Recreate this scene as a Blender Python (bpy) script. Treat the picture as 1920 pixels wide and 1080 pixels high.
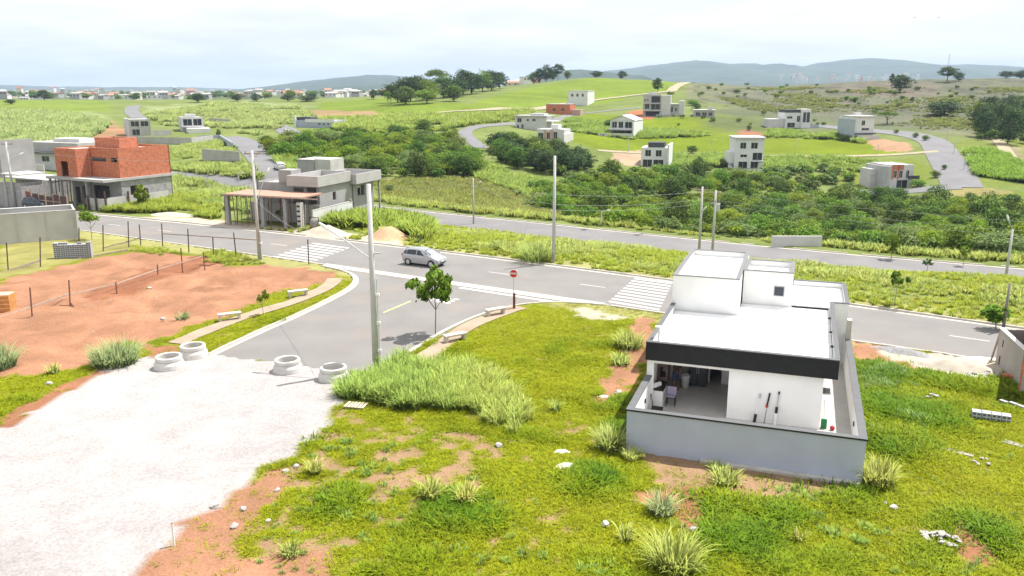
import bpy, bmesh, math, random
import numpy as np
from mathutils import Vector, Matrix
random.seed(7)
RNG = np.random.default_rng(11)
for o in list(bpy.data.objects): bpy.data.objects.remove(o)
SC = bpy.context.scene
COL = SC.collection
R = math.radians

# ------------------------------------------------------------------ camera
F, H = 1550.0, 15.3                      # focal length in photo pixels (1920 wide), drone height in metres
PITCH = math.atan(375/1550)
cam_data = bpy.data.cameras.new('camera'); cam = bpy.data.objects.new('camera', cam_data); COL.objects.link(cam)
cam.location = (0, 0, H); cam.rotation_euler = (math.pi/2-PITCH, 0, 0)
cam_data.sensor_width = 36; cam_data.lens = F/1920*36
cam_data.clip_start = 0.5; cam_data.clip_end = 30000
SC.camera = cam

# ------------------------------------------------------------------ sky and sun
SUN_EL, SUN_AZ = R(62), R(31)            # azimuth from +X towards +Y
world = bpy.data.worlds.new('World'); SC.world = world; world.use_nodes = True
wn, wl = world.node_tree.nodes, world.node_tree.links
wn.clear()
sky = wn.new('ShaderNodeTexSky'); sky.sky_type = 'NISHITA'; sky.sun_disc = False
sky.sun_elevation = SUN_EL; sky.sun_rotation = math.pi/2-SUN_AZ
sky.air_density = 1.0; sky.dust_density = 2.5; sky.ozone_density = 1.0
tc = wn.new('ShaderNodeTexCoord')
sep = wn.new('ShaderNodeSeparateXYZ'); wl.new(tc.outputs['Generated'], sep.inputs[0])
zz = wn.new('ShaderNodeMath'); zz.operation = 'ADD'; zz.inputs[1].default_value = 0.12; wl.new(sep.outputs['Z'], zz.inputs[0])
zm = wn.new('ShaderNodeMath'); zm.operation = 'MAXIMUM'; zm.inputs[1].default_value = 0.05; wl.new(zz.outputs[0], zm.inputs[0])
dx = wn.new('ShaderNodeMath'); dx.operation = 'DIVIDE'; wl.new(sep.outputs['X'], dx.inputs[0]); wl.new(zm.outputs[0], dx.inputs[1])
dy = wn.new('ShaderNodeMath'); dy.operation = 'DIVIDE'; wl.new(sep.outputs['Y'], dy.inputs[0]); wl.new(zm.outputs[0], dy.inputs[1])
cmb = wn.new('ShaderNodeCombineXYZ'); wl.new(dx.outputs[0], cmb.inputs[0]); wl.new(dy.outputs[0], cmb.inputs[1])
cn = wn.new('ShaderNodeTexNoise'); cn.inputs['Scale'].default_value = 0.85; cn.inputs['Detail'].default_value = 8; cn.inputs['Roughness'].default_value = 0.55
wl.new(cmb.outputs[0], cn.inputs['Vector'])
cr = wn.new('ShaderNodeValToRGB'); cr.color_ramp.elements[0].position = 0.40; cr.color_ramp.elements[1].position = 0.62
cr.color_ramp.elements[0].color = (0, 0, 0, 1); cr.color_ramp.elements[1].color = (1, 1, 1, 1)
wl.new(cn.outputs['Fac'], cr.inputs[0])
cf = wn.new('ShaderNodeMath'); cf.operation = 'MULTIPLY_ADD'; cf.inputs[1].default_value = 0.36; cf.inputs[2].default_value = 0.62
wl.new(cr.outputs[0], cf.inputs[0])
mixc = wn.new('ShaderNodeMix'); mixc.data_type = 'RGBA'
SKY_STR = 0.10
CLOUD = (7.5, 7.5, 7.5, 1)
mixc.inputs[7].default_value = CLOUD
wl.new(cf.outputs[0], mixc.inputs[0]); wl.new(sky.outputs[0], mixc.inputs[6])
bg = wn.new('ShaderNodeBackground'); bg.inputs[1].default_value = SKY_STR; wl.new(mixc.outputs[2], bg.inputs[0])
wo = wn.new('ShaderNodeOutputWorld'); wl.new(bg.outputs[0], wo.inputs[0])
sun_data = bpy.data.lights.new('sun', 'SUN'); sun = bpy.data.objects.new('sun', sun_data); COL.objects.link(sun)
sun_data.energy = 4.7; sun_data.angle = R(0.6); sun_data.color = (1.0, 0.955, 0.89)
sd = Vector((math.cos(SUN_EL)*math.cos(SUN_AZ), math.cos(SUN_EL)*math.sin(SUN_AZ), math.sin(SUN_EL)))
sun.rotation_euler = (-sd).to_track_quat('-Z', 'Y').to_euler(); sun.location = (60, 40, 120)
VS = SC.view_settings
VS.view_transform = 'Standard'; VS.look = 'None'; VS.exposure = 0.75; VS.gamma = 1.0; VS.use_curve_mapping = False
SC.render.engine = 'CYCLES'
CY = SC.cycles
CY.use_denoising = True; CY.max_bounces = 6; CY.diffuse_bounces = 3; CY.glossy_bounces = 2; CY.transmission_bounces = 4
CY.transparent_max_bounces = 8; CY.volume_bounces = 0; CY.caustics_reflective = False; CY.caustics_refractive = False

# ------------------------------------------------------------------ helpers: pixels, noise
def ray(u, v):
    x = (u-960)/F; y = (540-v)/F
    return np.array([x, math.cos(PITCH)+y*math.sin(PITCH), -math.sin(PITCH)+y*math.cos(PITCH)])
def P0(u, v, z=0.0):
    r = ray(u, v); t = (z-H)/r[2]
    return np.array([t*r[0], t*r[1], z])
def atY(u, v, Y):
    r = ray(u, v); t = Y/r[1]
    return np.array([t*r[0], Y, H+t*r[2]])
def project(x, y, z):
    zc = y*math.cos(PITCH)-(z-H)*math.sin(PITCH); yc = y*math.sin(PITCH)+(z-H)*math.cos(PITCH)
    zc = np.maximum(zc, 0.1)
    return 960+F*x/zc, 540-F*yc/zc
def _h(i, j, s):
    n = (i.astype(np.int64)*374761393+j.astype(np.int64)*668265263+s*1442695041) & 0x7fffffff
    n = ((n ^ (n >> 13))*1274126177) & 0x7fffffff
    return ((n ^ (n >> 16)) & 0xffff)/65535.0
def vnoise(x, y, s=0):
    x = np.asarray(x, float); y = np.asarray(y, float)
    i = np.floor(x); j = np.floor(y); fx = x-i; fy = y-j
    fx = fx*fx*(3-2*fx); fy = fy*fy*(3-2*fy)
    a = _h(i, j, s); b = _h(i+1, j, s); c = _h(i, j+1, s); d = _h(i+1, j+1, s)
    return (a*(1-fx)+b*fx)*(1-fy)+(c*(1-fx)+d*fx)*fy
def fbm(x, y, o=4, s=0):
    t = 0; a = 0.5; f = 1.0; n = 0
    for k in range(o):
        t = t+a*vnoise(np.asarray(x)*f+13.7*k, np.asarray(y)*f-7.1*k, s+k); n += a; a *= .5; f *= 2.03
    return t/n
def sstep(a, b, x):
    t = np.clip((np.asarray(x, float)-a)/(b-a), 0, 1); return t*t*(3-2*t)
def inpoly(x, y, poly):
    x = np.asarray(x, float); y = np.asarray(y, float); c = np.zeros(x.shape, bool)
    n = len(poly)
    for i in range(n):
        x1, y1 = poly[i][0], poly[i][1]; x2, y2 = poly[i-1][0], poly[i-1][1]
        if y1 == y2: continue
        k = ((y1 > y) != (y2 > y)) & (x < (x2-x1)*(y-y1)/(y2-y1)+x1)
        c ^= k
    return c
def polydist(x, y, line):
    d = np.full(np.shape(x), 1e9)
    for (x1, y1), (x2, y2) in zip(line[:-1], line[1:]):
        ex, ey = x2-x1, y2-y1; L = ex*ex+ey*ey+1e-9
        t = np.clip(((x-x1)*ex+(y-y1)*ey)/L, 0, 1)
        d = np.minimum(d, np.hypot(x-x1-t*ex, y-y1-t*ey))
    return d
def chaikin(p, n=2, closed=False):
    p = [np.array(q, float)[:2] for q in p]
    for _ in range(n):
        q = [] if closed else [p[0]]
        m = len(p)
        for i in range(m if closed else m-1):
            a, b = p[i], p[(i+1) % m]
            q += [a*.75+b*.25, a*.25+b*.75]
        if not closed: q.append(p[-1])
        p = q
    return p
def g2(l): return [tuple(P0(*q)[:2]) for q in l]

# ------------------------------------------------------------------ terrain height
far_px = [(200, 403), (420, 423), (600, 441), (760, 467), (1000, 490), (1250, 522), (1600, 572), (1880, 608)]
near_px = [(330, 455), (600, 497), (960, 547), (1140, 568), (1250, 583), (1590, 640)]
FQ = np.polyfit(*np.array(g2(far_px)).T, 2); NQ = np.polyfit(*np.array(g2(near_px)).T, 2)
def road_far(x): return np.polyval(FQ, x)
def road_near(x): return np.polyval(NQ, x)
S2 = [(-60, 150), (-35, 137), (-15, 121.5), (3, 110), (16, 101), (35, 89), (52, 80.3), (75, 69), (110, 52)]
S2 = [tuple(q) for q in chaikin(S2, 2)]
Z2 = -3.0
_ctl = [(0,300,180),(0,250,260),(0,215,350),(0,190,520),(250,205,430),(250,260,250),(480,345,132),(450,300,182),(430,262,250),(360,245,270),(150,300,185),
 (560,215,380),(600,240,290),(700,215,360),(700,188,460),(800,190,420),(900,205,350),(940,175,480),(950,165,560),(700,183,560),(400,190,540),
 (1100,145,600),(1300,155,600),(1450,160,600),(1600,152,600),(1750,150,590),(1900,148,560),(1250,190,430),(1500,200,420),(1700,205,390),
 (1403,315,235),(1225,313,240),(1168,258,290),(1495,240,330),(1230,217,360),(1000,243,300),(1035,262,270),(1083,197,450),(1045,212,400),(1611,260,290),
 (1665,352,215),(1770,345,205),(1755,262,265),(1320,218,360),(1900,300,230),(1900,240,320),(650,310,185),(600,260,240),(850,320,190),(800,250,270),
 (950,300,215),(1060,330,195),(1400,265,290),(1550,285,262)]
_cs, _ct, _cz = [], [], []
def _add(s, y, z): _cs.append(s); _ct.append(math.log(y)); _cz.append(z)
for u, v, Y in _ctl:
    p = atY(u, v, Y); _add(p[0]/p[1], Y, p[2])
for s, y, z in [(.1,165,-9),(.22,165,-12),(.35,165,-13),(.5,160,-12.5),(.62,155,-12),(-.05,160,-6),(-.13,165,-4.5),(-.1,140,-4),(.05,135,-5),(.2,130,-7),(.4,125,-8),(.6,120,-8),
  (-.6,110,0),(-.5,130,0),(-.35,130,-.5),(-.3,160,0),(-.6,150,0),
  (-.6,800,4),(-.4,800,4),(-.2,800,6),(0,800,12),(.2,800,9),(.4,800,10),(.6,800,10),(-.6,1400,2),(-.2,1400,3),(.2,1400,2),(.6,1400,3),
  (-.6,3000,0),(0,3000,0),(.6,3000,0),(-.6,12000,0),(0,12000,0),(.6,12000,0)]: _add(s, y, z)
for s in (-.6,-.3,0,.3,.6):
    for y in (12, 35, 70): _add(s, y, 0 if y < 60 else -.3)
for (x, y) in S2[::4]: _add(x/y, y, Z2)
_C = np.array([np.array(_cs)*3.0, np.array(_ct)*1.6]).T
def _phi(d2): return d2*np.log(np.maximum(d2, 1e-12))*.5
_n = len(_C)
_K = _phi(((_C[:, None]-_C[None])**2).sum(-1))+np.eye(_n)*2e-2
_Pm = np.c_[np.ones(_n), _C]
_A = np.block([[_K, _Pm], [_Pm.T, np.zeros((3, 3))]])
_W = np.linalg.solve(_A, np.r_[_cz, 0, 0, 0])
DIRT_L = g2([(-60,560),(0,528),(100,502),(230,475),(330,472),(400,490),(480,500),(560,500),(620,512),(628,525),(600,535),(520,548),(450,580),(380,603),(330,628),(290,655),(240,640),(200,680),(130,690),(70,695),(0,700),(-100,720)])
HOUSE_O = P0(1173, 843.6); HA = R(19.3)
def Z(x, y):
    x = np.atleast_1d(np.asarray(x, float)); y = np.atleast_1d(np.asarray(y, float))
    yc = np.maximum(y, 12.0)
    s = np.clip(x/yc, -.75, .75)*3.0; t = np.log(yc)*1.6
    z = np.full(x.shape, _W[-3])+_W[-2]*s+_W[-1]*t
    for k in range(_n): z += _W[k]*_phi((s-_C[k, 0])**2+(t-_C[k, 1])**2)
    w = sstep(2, 26, y-road_far(x)*1.0+0*np.abs(x))
    w = np.where(y < 40, 0, w); w = np.where(y > 160, 1, w)
    z = z*w
    d = polydist(x, y, S2); k = 1-sstep(5.5, 16, d)
    z = z*(1-k)+Z2*k
    far = sstep(170, 330, y)
    z += far*((fbm(x/45, y/45, 3, 5)-.5)*2.6)*(1-sstep(900, 2500, y)*.0)
    near = (1-sstep(70, 110, y))
    z += near*((fbm(x/2.2, y/2.2, 3, 3)-.5)*.16)*np.where(polydist(x, y, [(0, 0), (0, 1)]) > 0, 1, 1)
    return z
def Zs(x, y): return float(Z([x], [y])[0])
def PG(u, v):
    """where the line of sight through a photo pixel meets the ground"""
    r = ray(u, v)
    t = np.r_[np.linspace(14, 130, 700), np.geomspace(130.3, 12000, 1400)]
    x, y, z = r[0]*t, r[1]*t, H+r[2]*t
    hgt = z-Z(x, y)
    k = np.argmax(hgt < 0)
    if k == 0: k = len(t)-1
    a = hgt[k-1]/(hgt[k-1]-hgt[k]+1e-9); tt = t[k-1]+(t[k]-t[k-1])*min(max(a, 0), 1)
    X, Y = r[0]*tt, r[1]*tt
    return np.array([X, Y, Zs(X, Y)])
def PGs(l): return [PG(*q) for q in l]

# ------------------------------------------------------------------ helpers: materials
def _ramp(nt, fac, stops):
    r = nt.nodes.new('ShaderNodeValToRGB'); nt.links.new(fac, r.inputs[0])
    e = r.color_ramp.elements
    e[0].position, e[0].color = stops[0][0], (*stops[0][1], 1)
    e[1].position, e[1].color = stops[-1][0], (*stops[-1][1], 1)
    for p, c in stops[1:-1]:
        n = e.new(p); n.color = (*c, 1)
    return r
MATS = {}
def M(name, col=(.5, .5, .5), rough=.85, var=.12, scale=2.0, bump=0.0, bscale=30, metal=0.0, spec=.3, stain=0.0, stain_col=(.25, .2, .15), rand=0.0):
    if name in MATS: return MATS[name]
    m = bpy.data.materials.new(name); m.use_nodes = True; nt = m.node_tree; N, L = nt.nodes, nt.links
    b = N['Principled BSDF']; b.inputs['Roughness'].default_value = rough; b.inputs['Metallic'].default_value = metal
    b.inputs['Specular IOR Level'].default_value = spec
    t = N.new('ShaderNodeTexCoord'); n = N.new('ShaderNodeTexNoise'); n.inputs['Scale'].default_value = scale; n.inputs['Detail'].default_value = 5
    L.new(t.outputs['Object'], n.inputs['Vector'])
    lo = tuple(c*(1-var) for c in col); hi = tuple(min(1, c*(1+var)) for c in col)
    r = _ramp(nt, n.outputs['Fac'], [(.3, lo), (.7, hi)]); out = r.outputs[0]
    if stain:
        n2 = N.new('ShaderNodeTexNoise'); n2.inputs['Scale'].default_value = scale*.35; n2.inputs['Detail'].default_value = 8; n2.inputs['Roughness'].default_value = .65
        L.new(t.outputs['Object'], n2.inputs['Vector'])
        r2 = _ramp(nt, n2.outputs['Fac'], [(.5, (0, 0, 0)), (.75, (stain,)*3)])
        mx = N.new('ShaderNodeMix'); mx.data_type = 'RGBA'; L.new(r2.outputs[0], mx.inputs[0]); L.new(out, mx.inputs[6]); mx.inputs[7].default_value = (*stain_col, 1); out = mx.outputs[2]
    if rand:
        oi = N.new('ShaderNodeObjectInfo'); hs = N.new('ShaderNodeHueSaturation')
        mp = N.new('ShaderNodeMapRange'); mp.inputs[3].default_value = 1-rand; mp.inputs[4].default_value = 1+rand
        L.new(oi.outputs['Random'], mp.inputs[0]); L.new(mp.outputs[0], hs.inputs['Value']); L.new(out, hs.inputs['Color']); out = hs.outputs[0]
    L.new(out, b.inputs['Base Color'])
    if bump:
        n3 = N.new('ShaderNodeTexNoise'); n3.inputs['Scale'].default_value = bscale; n3.inputs['Detail'].default_value = 4; L.new(t.outputs['Object'], n3.inputs['Vector'])
        bp = N.new('ShaderNodeBump'); bp.inputs['Strength'].default_value = bump; bp.inputs['Distance'].default_value = .05
        L.new(n3.outputs['Fac'], bp.inputs['Height']); L.new(bp.outputs[0], b.inputs['Normal'])
    MATS[name] = m; return m
def add_stain(m, scale, strength, col, p0=.5, p1=.7):
    nt = m.node_tree; N, L = nt.nodes, nt.links; b = N['Principled BSDF']; src = b.inputs['Base Color'].links[0].from_socket
    t = N.new('ShaderNodeTexCoord'); n = N.new('ShaderNodeTexNoise'); n.inputs['Scale'].default_value = scale; n.inputs['Detail'].default_value = 9; n.inputs['Roughness'].default_value = .68; L.new(t.outputs['Object'], n.inputs['Vector'])
    r = _ramp(nt, n.outputs['Fac'], [(p0, (0, 0, 0)), (p1, (strength,)*3)]); mx = N.new('ShaderNodeMix'); mx.data_type = 'RGBA'
    L.new(r.outputs[0], mx.inputs[0]); L.new(src, mx.inputs[6]); mx.inputs[7].default_value = (*col, 1); L.new(mx.outputs[2], b.inputs['Base Color'])
def MBrick(name, c1, c2, mortar, bw=.3, bh=.2, ms=.015, rot=0):
    if name in MATS: return MATS[name]
    m = bpy.data.materials.new(name); m.use_nodes = True; nt = m.node_tree; N, L = nt.nodes, nt.links
    b = N['Principled BSDF']; b.inputs['Roughness'].default_value = .9; b.inputs['Specular IOR Level'].default_value = .2
    t = N.new('ShaderNodeTexCoord'); s = N.new('ShaderNodeSeparateXYZ'); L.new(t.outputs['Object'], s.inputs[0])
    a = N.new('ShaderNodeMath'); a.operation = 'ADD'; L.new(s.outputs[0], a.inputs[0]); L.new(s.outputs[1], a.inputs[1])
    c = N.new('ShaderNodeCombineXYZ'); L.new(a.outputs[0], c.inputs[0]); L.new(s.outputs[2], c.inputs[1])
    br = N.new('ShaderNodeTexBrick'); br.inputs['Scale'].default_value = 1.0; br.inputs['Brick Width'].default_value = bw; br.inputs['Row Height'].default_value = bh
    br.inputs['Mortar Size'].default_value = ms; br.inputs['Color1'].default_value = (*c1, 1); br.inputs['Color2'].default_value = (*c2, 1); br.inputs['Mortar'].default_value = (*mortar, 1)
    L.new(c.outputs[0], br.inputs['Vector'])
    n = N.new('ShaderNodeTexNoise'); n.inputs['Scale'].default_value = 2.6; n.inputs['Detail'].default_value = 8; n.inputs['Roughness'].default_value = .7; L.new(t.outputs['Object'], n.inputs['Vector'])
    r = _ramp(nt, n.outputs['Fac'], [(.34, (.66, .64, .63)), (.5, (1.0, 1.0, 1.0)), (.68, (1.15, 1.15, 1.15))])
    mx = N.new('ShaderNodeMix'); mx.data_type = 'RGBA'; mx.blend_type = 'MULTIPLY'; mx.inputs[0].default_value = 1
    L.new(br.outputs['Color'], mx.inputs[6]); L.new(r.outputs[0], mx.inputs[7]); L.new(mx.outputs[2], b.inputs['Base Color'])
    bp = N.new('ShaderNodeBump'); bp.inputs['Strength'].default_value = .5; bp.inputs['Distance'].default_value = .02; bp.invert = True
    L.new(br.outputs['Fac'], bp.inputs['Height']); L.new(bp.outputs[0], b.inputs['Normal'])
    MATS[name] = m; return m
def MLeaf(name, c_lo, c_hi, trans=.35, rand=.12, hue=.02, tint=False, rough=.6, upn=0.0):
    """leaf or blade: colour varies leaf by leaf, plant by plant; lets some light through"""
    if name in MATS: return MATS[name]
    m = bpy.data.materials.new(name); m.use_nodes = True; nt = m.node_tree; N, L = nt.nodes, nt.links
    N.clear(); out = N.new('ShaderNodeOutputMaterial')
    at = N.new('ShaderNodeAttribute'); at.attribute_name = 'lv'
    r = _ramp(nt, at.outputs['Fac'], [(0, c_lo), (1, c_hi)])
    oi = N.new('ShaderNodeObjectInfo'); hs = N.new('ShaderNodeHueSaturation')
    mp = N.new('ShaderNodeMapRange'); mp.inputs[3].default_value = 1-rand; mp.inputs[4].default_value = 1+rand; L.new(oi.outputs['Random'], mp.inputs[0])
    ml = N.new('ShaderNodeMath'); ml.operation = 'MULTIPLY'; ml.inputs[1].default_value = 7.31; L.new(oi.outputs['Random'], ml.inputs[0])
    fr = N.new('ShaderNodeMath'); fr.operation = 'FRACT'; L.new(ml.outputs[0], fr.inputs[0])
    mh = N.new('ShaderNodeMapRange'); mh.inputs[3].default_value = .5-hue; mh.inputs[4].default_value = .5+hue; L.new(fr.outputs[0], mh.inputs[0])
    L.new(mp.outputs[0], hs.inputs['Value']); L.new(mh.outputs[0], hs.inputs['Hue']); L.new(r.outputs[0], hs.inputs['Color'])
    col = hs.outputs[0]
    if tint:
        ti = N.new('ShaderNodeAttribute'); ti.attribute_name = 'tint'; ti.attribute_type = 'INSTANCER'
        mx = N.new('ShaderNodeMix'); mx.data_type = 'RGBA'; mx.blend_type = 'MULTIPLY'; mx.inputs[0].default_value = 1
        L.new(col, mx.inputs[6]); L.new(ti.outputs['Color'], mx.inputs[7]); col = mx.outputs[2]
    d = N.new('ShaderNodeBsdfPrincipled'); d.inputs['Roughness'].default_value = rough; d.inputs['Specular IOR Level'].default_value = .12; L.new(col, d.inputs['Base Color'])
    tr = N.new('ShaderNodeBsdfTranslucent'); L.new(col, tr.inputs[0])
    if upn:  # shading normals bent upward so leaves and blades look as sunlit as level ground
        ge = N.new('ShaderNodeNewGeometry'); vm = N.new('ShaderNodeMix'); vm.data_type = 'VECTOR'; vm.inputs[0].default_value = upn; L.new(ge.outputs['Normal'], vm.inputs[4]); vm.inputs[5].default_value = (0, 0, 1)
        vn = N.new('ShaderNodeVectorMath'); vn.operation = 'NORMALIZE'; L.new(vm.outputs[1], vn.inputs[0]); L.new(vn.outputs[0], d.inputs['Normal'])
    ms = N.new('ShaderNodeMixShader'); ms.inputs[0].default_value = trans; L.new(d.outputs[0], ms.inputs[1]); L.new(tr.outputs[0], ms.inputs[2]); L.new(ms.outputs[0], out.inputs[0])
    MATS[name] = m; return m

# ------------------------------------------------------------------ helpers: meshes and objects
class MB:
    """collects faces of ONE object"""
    def __init__(s): s.v = []; s.f = []; s.m = []; s.mi = 0
    def quad(s, *p):
        k = len(s.v); s.v += [tuple(q) for q in p]; s.f.append(tuple(range(k, k+len(p)))); s.m.append(s.mi); return s
    def box(s, x0, x1, y0, y1, z0, z1):
        k = len(s.v)
        s.v += [(x0,y0,z0),(x1,y0,z0),(x1,y1,z0),(x0,y1,z0),(x0,y0,z1),(x1,y0,z1),(x1,y1,z1),(x0,y1,z1)]
        for f in ((0,3,2,1),(4,5,6,7),(0,1,5,4),(1,2,6,5),(2,3,7,6),(3,0,4,7)): s.f.append(tuple(k+i for i in f)); s.m.append(s.mi)
        return s
    def prism(s, poly, z0, z1):
        k = len(s.v); n = len(poly)
        s.v += [(p[0], p[1], z0) for p in poly]+[(p[0], p[1], z1) for p in poly]
        s.f.append(tuple(range(k+n-1, k-1, -1))); s.f.append(tuple(range(k+n, k+2*n))); s.m += [s.mi]*2
        for i in range(n):
            j = (i+1) % n; s.f.append((k+i, k+j, k+n+j, k+n+i)); s.m.append(s.mi)
        return s
    def tube(s, pts, rad, n=8, caps=True):
        pts = [Vector(p) for p in pts]
        if not hasattr(rad, '__len__'): rad = [rad]*len(pts)
        k = len(s.v)
        for i, p in enumerate(pts):
            d = (pts[min(i+1, len(pts)-1)]-pts[max(i-1, 0)]).normalized()
            a = d.cross(Vector((0, 0, 1))) if abs(d.z) < .95 else d.cross(Vector((0, 1, 0)))
            a.normalize(); b = d.cross(a)
            for j in range(n):
                q = p+(a*math.cos(2*math.pi*j/n)+b*math.sin(2*math.pi*j/n))*rad[i]; s.v.append(tuple(q))
        for i in range(len(pts)-1):
            for j in range(n):
                s.f.append((k+i*n+j, k+i*n+(j+1) % n, k+(i+1)*n+(j+1) % n, k+(i+1)*n+j)); s.m.append(s.mi)
        if caps:
            s.f.append(tuple(k+j for j in range(n-1, -1, -1))); s.f.append(tuple(k+(len(pts)-1)*n+j for j in range(n))); s.m += [s.mi]*2
        return s
    def lathe(s, prof, n=24, c=(0, 0, 0)):
        k = len(s.v); m = len(prof)
        for i in range(n):
            a = 2*math.pi*i/n
            for r, z in prof: s.v.append((c[0]+r*math.cos(a), c[1]+r*math.sin(a), c[2]+z))
        for i in range(n):
            j = (i+1) % n
            for q in range(m-1): s.f.append((k+i*m+q, k+j*m+q, k+j*m+q+1, k+i*m+q+1)); s.m.append(s.mi)
        return s
    def wall(s, a, b, z0, z1, th, holes=()):
        """straight wall from plan point a to b, thickness th to the left of a->b, with rectangular openings (s0,s1,z0,z1)"""
        ax, ay = a; bx, by = b; L = math.hypot(bx-ax, by-ay); ex, ey = (bx-ax)/L, (by-ay)/L; nx, ny = -ey, ex
        S = sorted({0, L, *[h[0] for h in holes], *[h[1] for h in holes]}); T = sorted({z0, z1, *[h[2] for h in holes], *[h[3] for h in holes]})
        for s0, s1 in zip(S[:-1], S[1:]):
            run = None
            for t0, t1 in zip(T[:-1], T[1:]):
                cs, ct = (s0+s1)/2, (t0+t1)/2
                op = any(h[0] < cs < h[1] and h[2] < ct < h[3] for h in holes)
                if not op: run = (run[0], t1) if run else (t0, t1)
                if (op or t1 == T[-1]) and run:
                    pl = [(ax+ex*s0, ay+ey*s0), (ax+ex*s1, ay+ey*s1), (ax+ex*s1+nx*th, ay+ey*s1+ny*th), (ax+ex*s0+nx*th, ay+ey*s0+ny*th)]
                    s.prism(pl, run[0], run[1]); run = None
        return s
    def mesh(s, name, mats, smooth=False):
        me = bpy.data.meshes.new(name); me.from_pydata(s.v, [], s.f)
        if not isinstance(mats, (list, tuple)): mats = [mats]
        for m in mats: me.materials.append(M(m) if isinstance(m, str) else m)
        if len(mats) > 1: me.polygons.foreach_set('material_index', s.m)
        if smooth: me.polygons.foreach_set('use_smooth', [True]*len(me.polygons))
        me.update(); return me
    def build(s, name, mats, parent=None, smooth=False, loc=None):
        return ob(name, s.mesh(name, mats, smooth), parent, loc)
def ob(name, me, parent=None, loc=None, rz=0.0):
    o = bpy.data.objects.new(name, me); COL.objects.link(o)
    if parent is not None: o.parent = parent
    if loc is not None: o.location = loc
    if rz: o.rotation_euler = (0, 0, rz)
    return o
def tag(o, label=None, cat=None, group=None, kind=None):
    if label: o['label'] = label
    if cat: o['category'] = cat
    if group: o['group'] = group
    if kind: o['kind'] = kind
    return o
def thing(name, label, cat, loc=(0, 0, 0), rz=0.0, group=None):
    o = bpy.data.objects.new(name, None); COL.objects.link(o); o.empty_display_size = .3
    o.location = loc; o.rotation_euler = (0, 0, rz)
    return tag(o, label, cat, group)
def copy_tree(o, parent=None):
    c = o.copy(); COL.objects.link(c); c.parent = parent
    for ch in [q for q in KIDS.get(o.name, [])]: copy_tree(ch, c)
    return c
KIDS = {}
def note_kids(o):
    KIDS[o.name] = list(o.children)
    for c in o.children: note_kids(c)
def npmesh(name, v, f, mat, lv=None, smooth=False):
    """v (n,3), f (m,3 or 4) index array"""
    me = bpy.data.meshes.new(name); n, m, k = len(v), len(f), f.shape[1]
    me.vertices.add(n); me.vertices.foreach_set('co', np.asarray(v, np.float32).ravel())
    me.loops.add(m*k); me.loops.foreach_set('vertex_index', np.asarray(f, np.int32).ravel())
    me.polygons.add(m); me.polygons.foreach_set('loop_start', np.arange(0, m*k, k, dtype=np.int32)); me.polygons.foreach_set('loop_total', np.full(m, k, np.int32))
    if smooth: me.polygons.foreach_set('use_smooth', np.ones(m, bool))
    if lv is not None:
        a = me.attributes.new('lv', 'FLOAT', 'POINT'); a.data.foreach_set('value', np.asarray(lv, np.float32))
    if mat is not None: me.materials.append(mat)
    me.update(); me.validate(); return me
# ================================================================== THE GROUND
SIDE_L = g2([(392,664),(470,627),(560,588),(612,563),(645,546),(664,532),(667,520),(655,510),(632,503),(605,498)])
SIDE_R = g2([(735,681),(800,637),(860,605),(920,581),(975,569),(1030,565),(1075,566),(1140,571)])
SIDE_L = [tuple(q) for q in chaikin(SIDE_L, 2)]; SIDE_R = [tuple(q) for q in chaikin(SIDE_R, 2)]
SIDE = SIDE_L+g2([(620,493),(700,505),(800,519),(900,533),(1000,547),(1080,557),(1135,565)])+SIDE_R[::-1]+g2([(700,700),(612,694),(560,684),(480,674)])
GRAVEL = g2([(-700,1250),(-500,900),(-60,825),(0,797),(60,766),(130,727),(200,688),(250,676),(290,668),(345,672),(390,662),(440,668),(490,672),(560,682),(610,694),(652,700),(640,755),(600,805),(565,850),(500,882),(440,925),(385,972),(300,1035),(225,1090),(120,1180),(0,1300)])
PATH_L = chaikin(g2([(330,646),(390,620),(460,594),(540,570),(590,551),(622,533),(628,522)]), 2)
PATH_R = chaikin(g2([(770,690),(800,668),(838,640),(876,612),(930,590),(975,576)]), 2)
GR1, GR2, GR3 = (.150,.178,.009), (.180,.190,.018), (.10,.145,.022)
SOIL, SOILR, SOILT = (.30,.155,.092), (.27,.125,.07), (.29,.185,.11)
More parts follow.
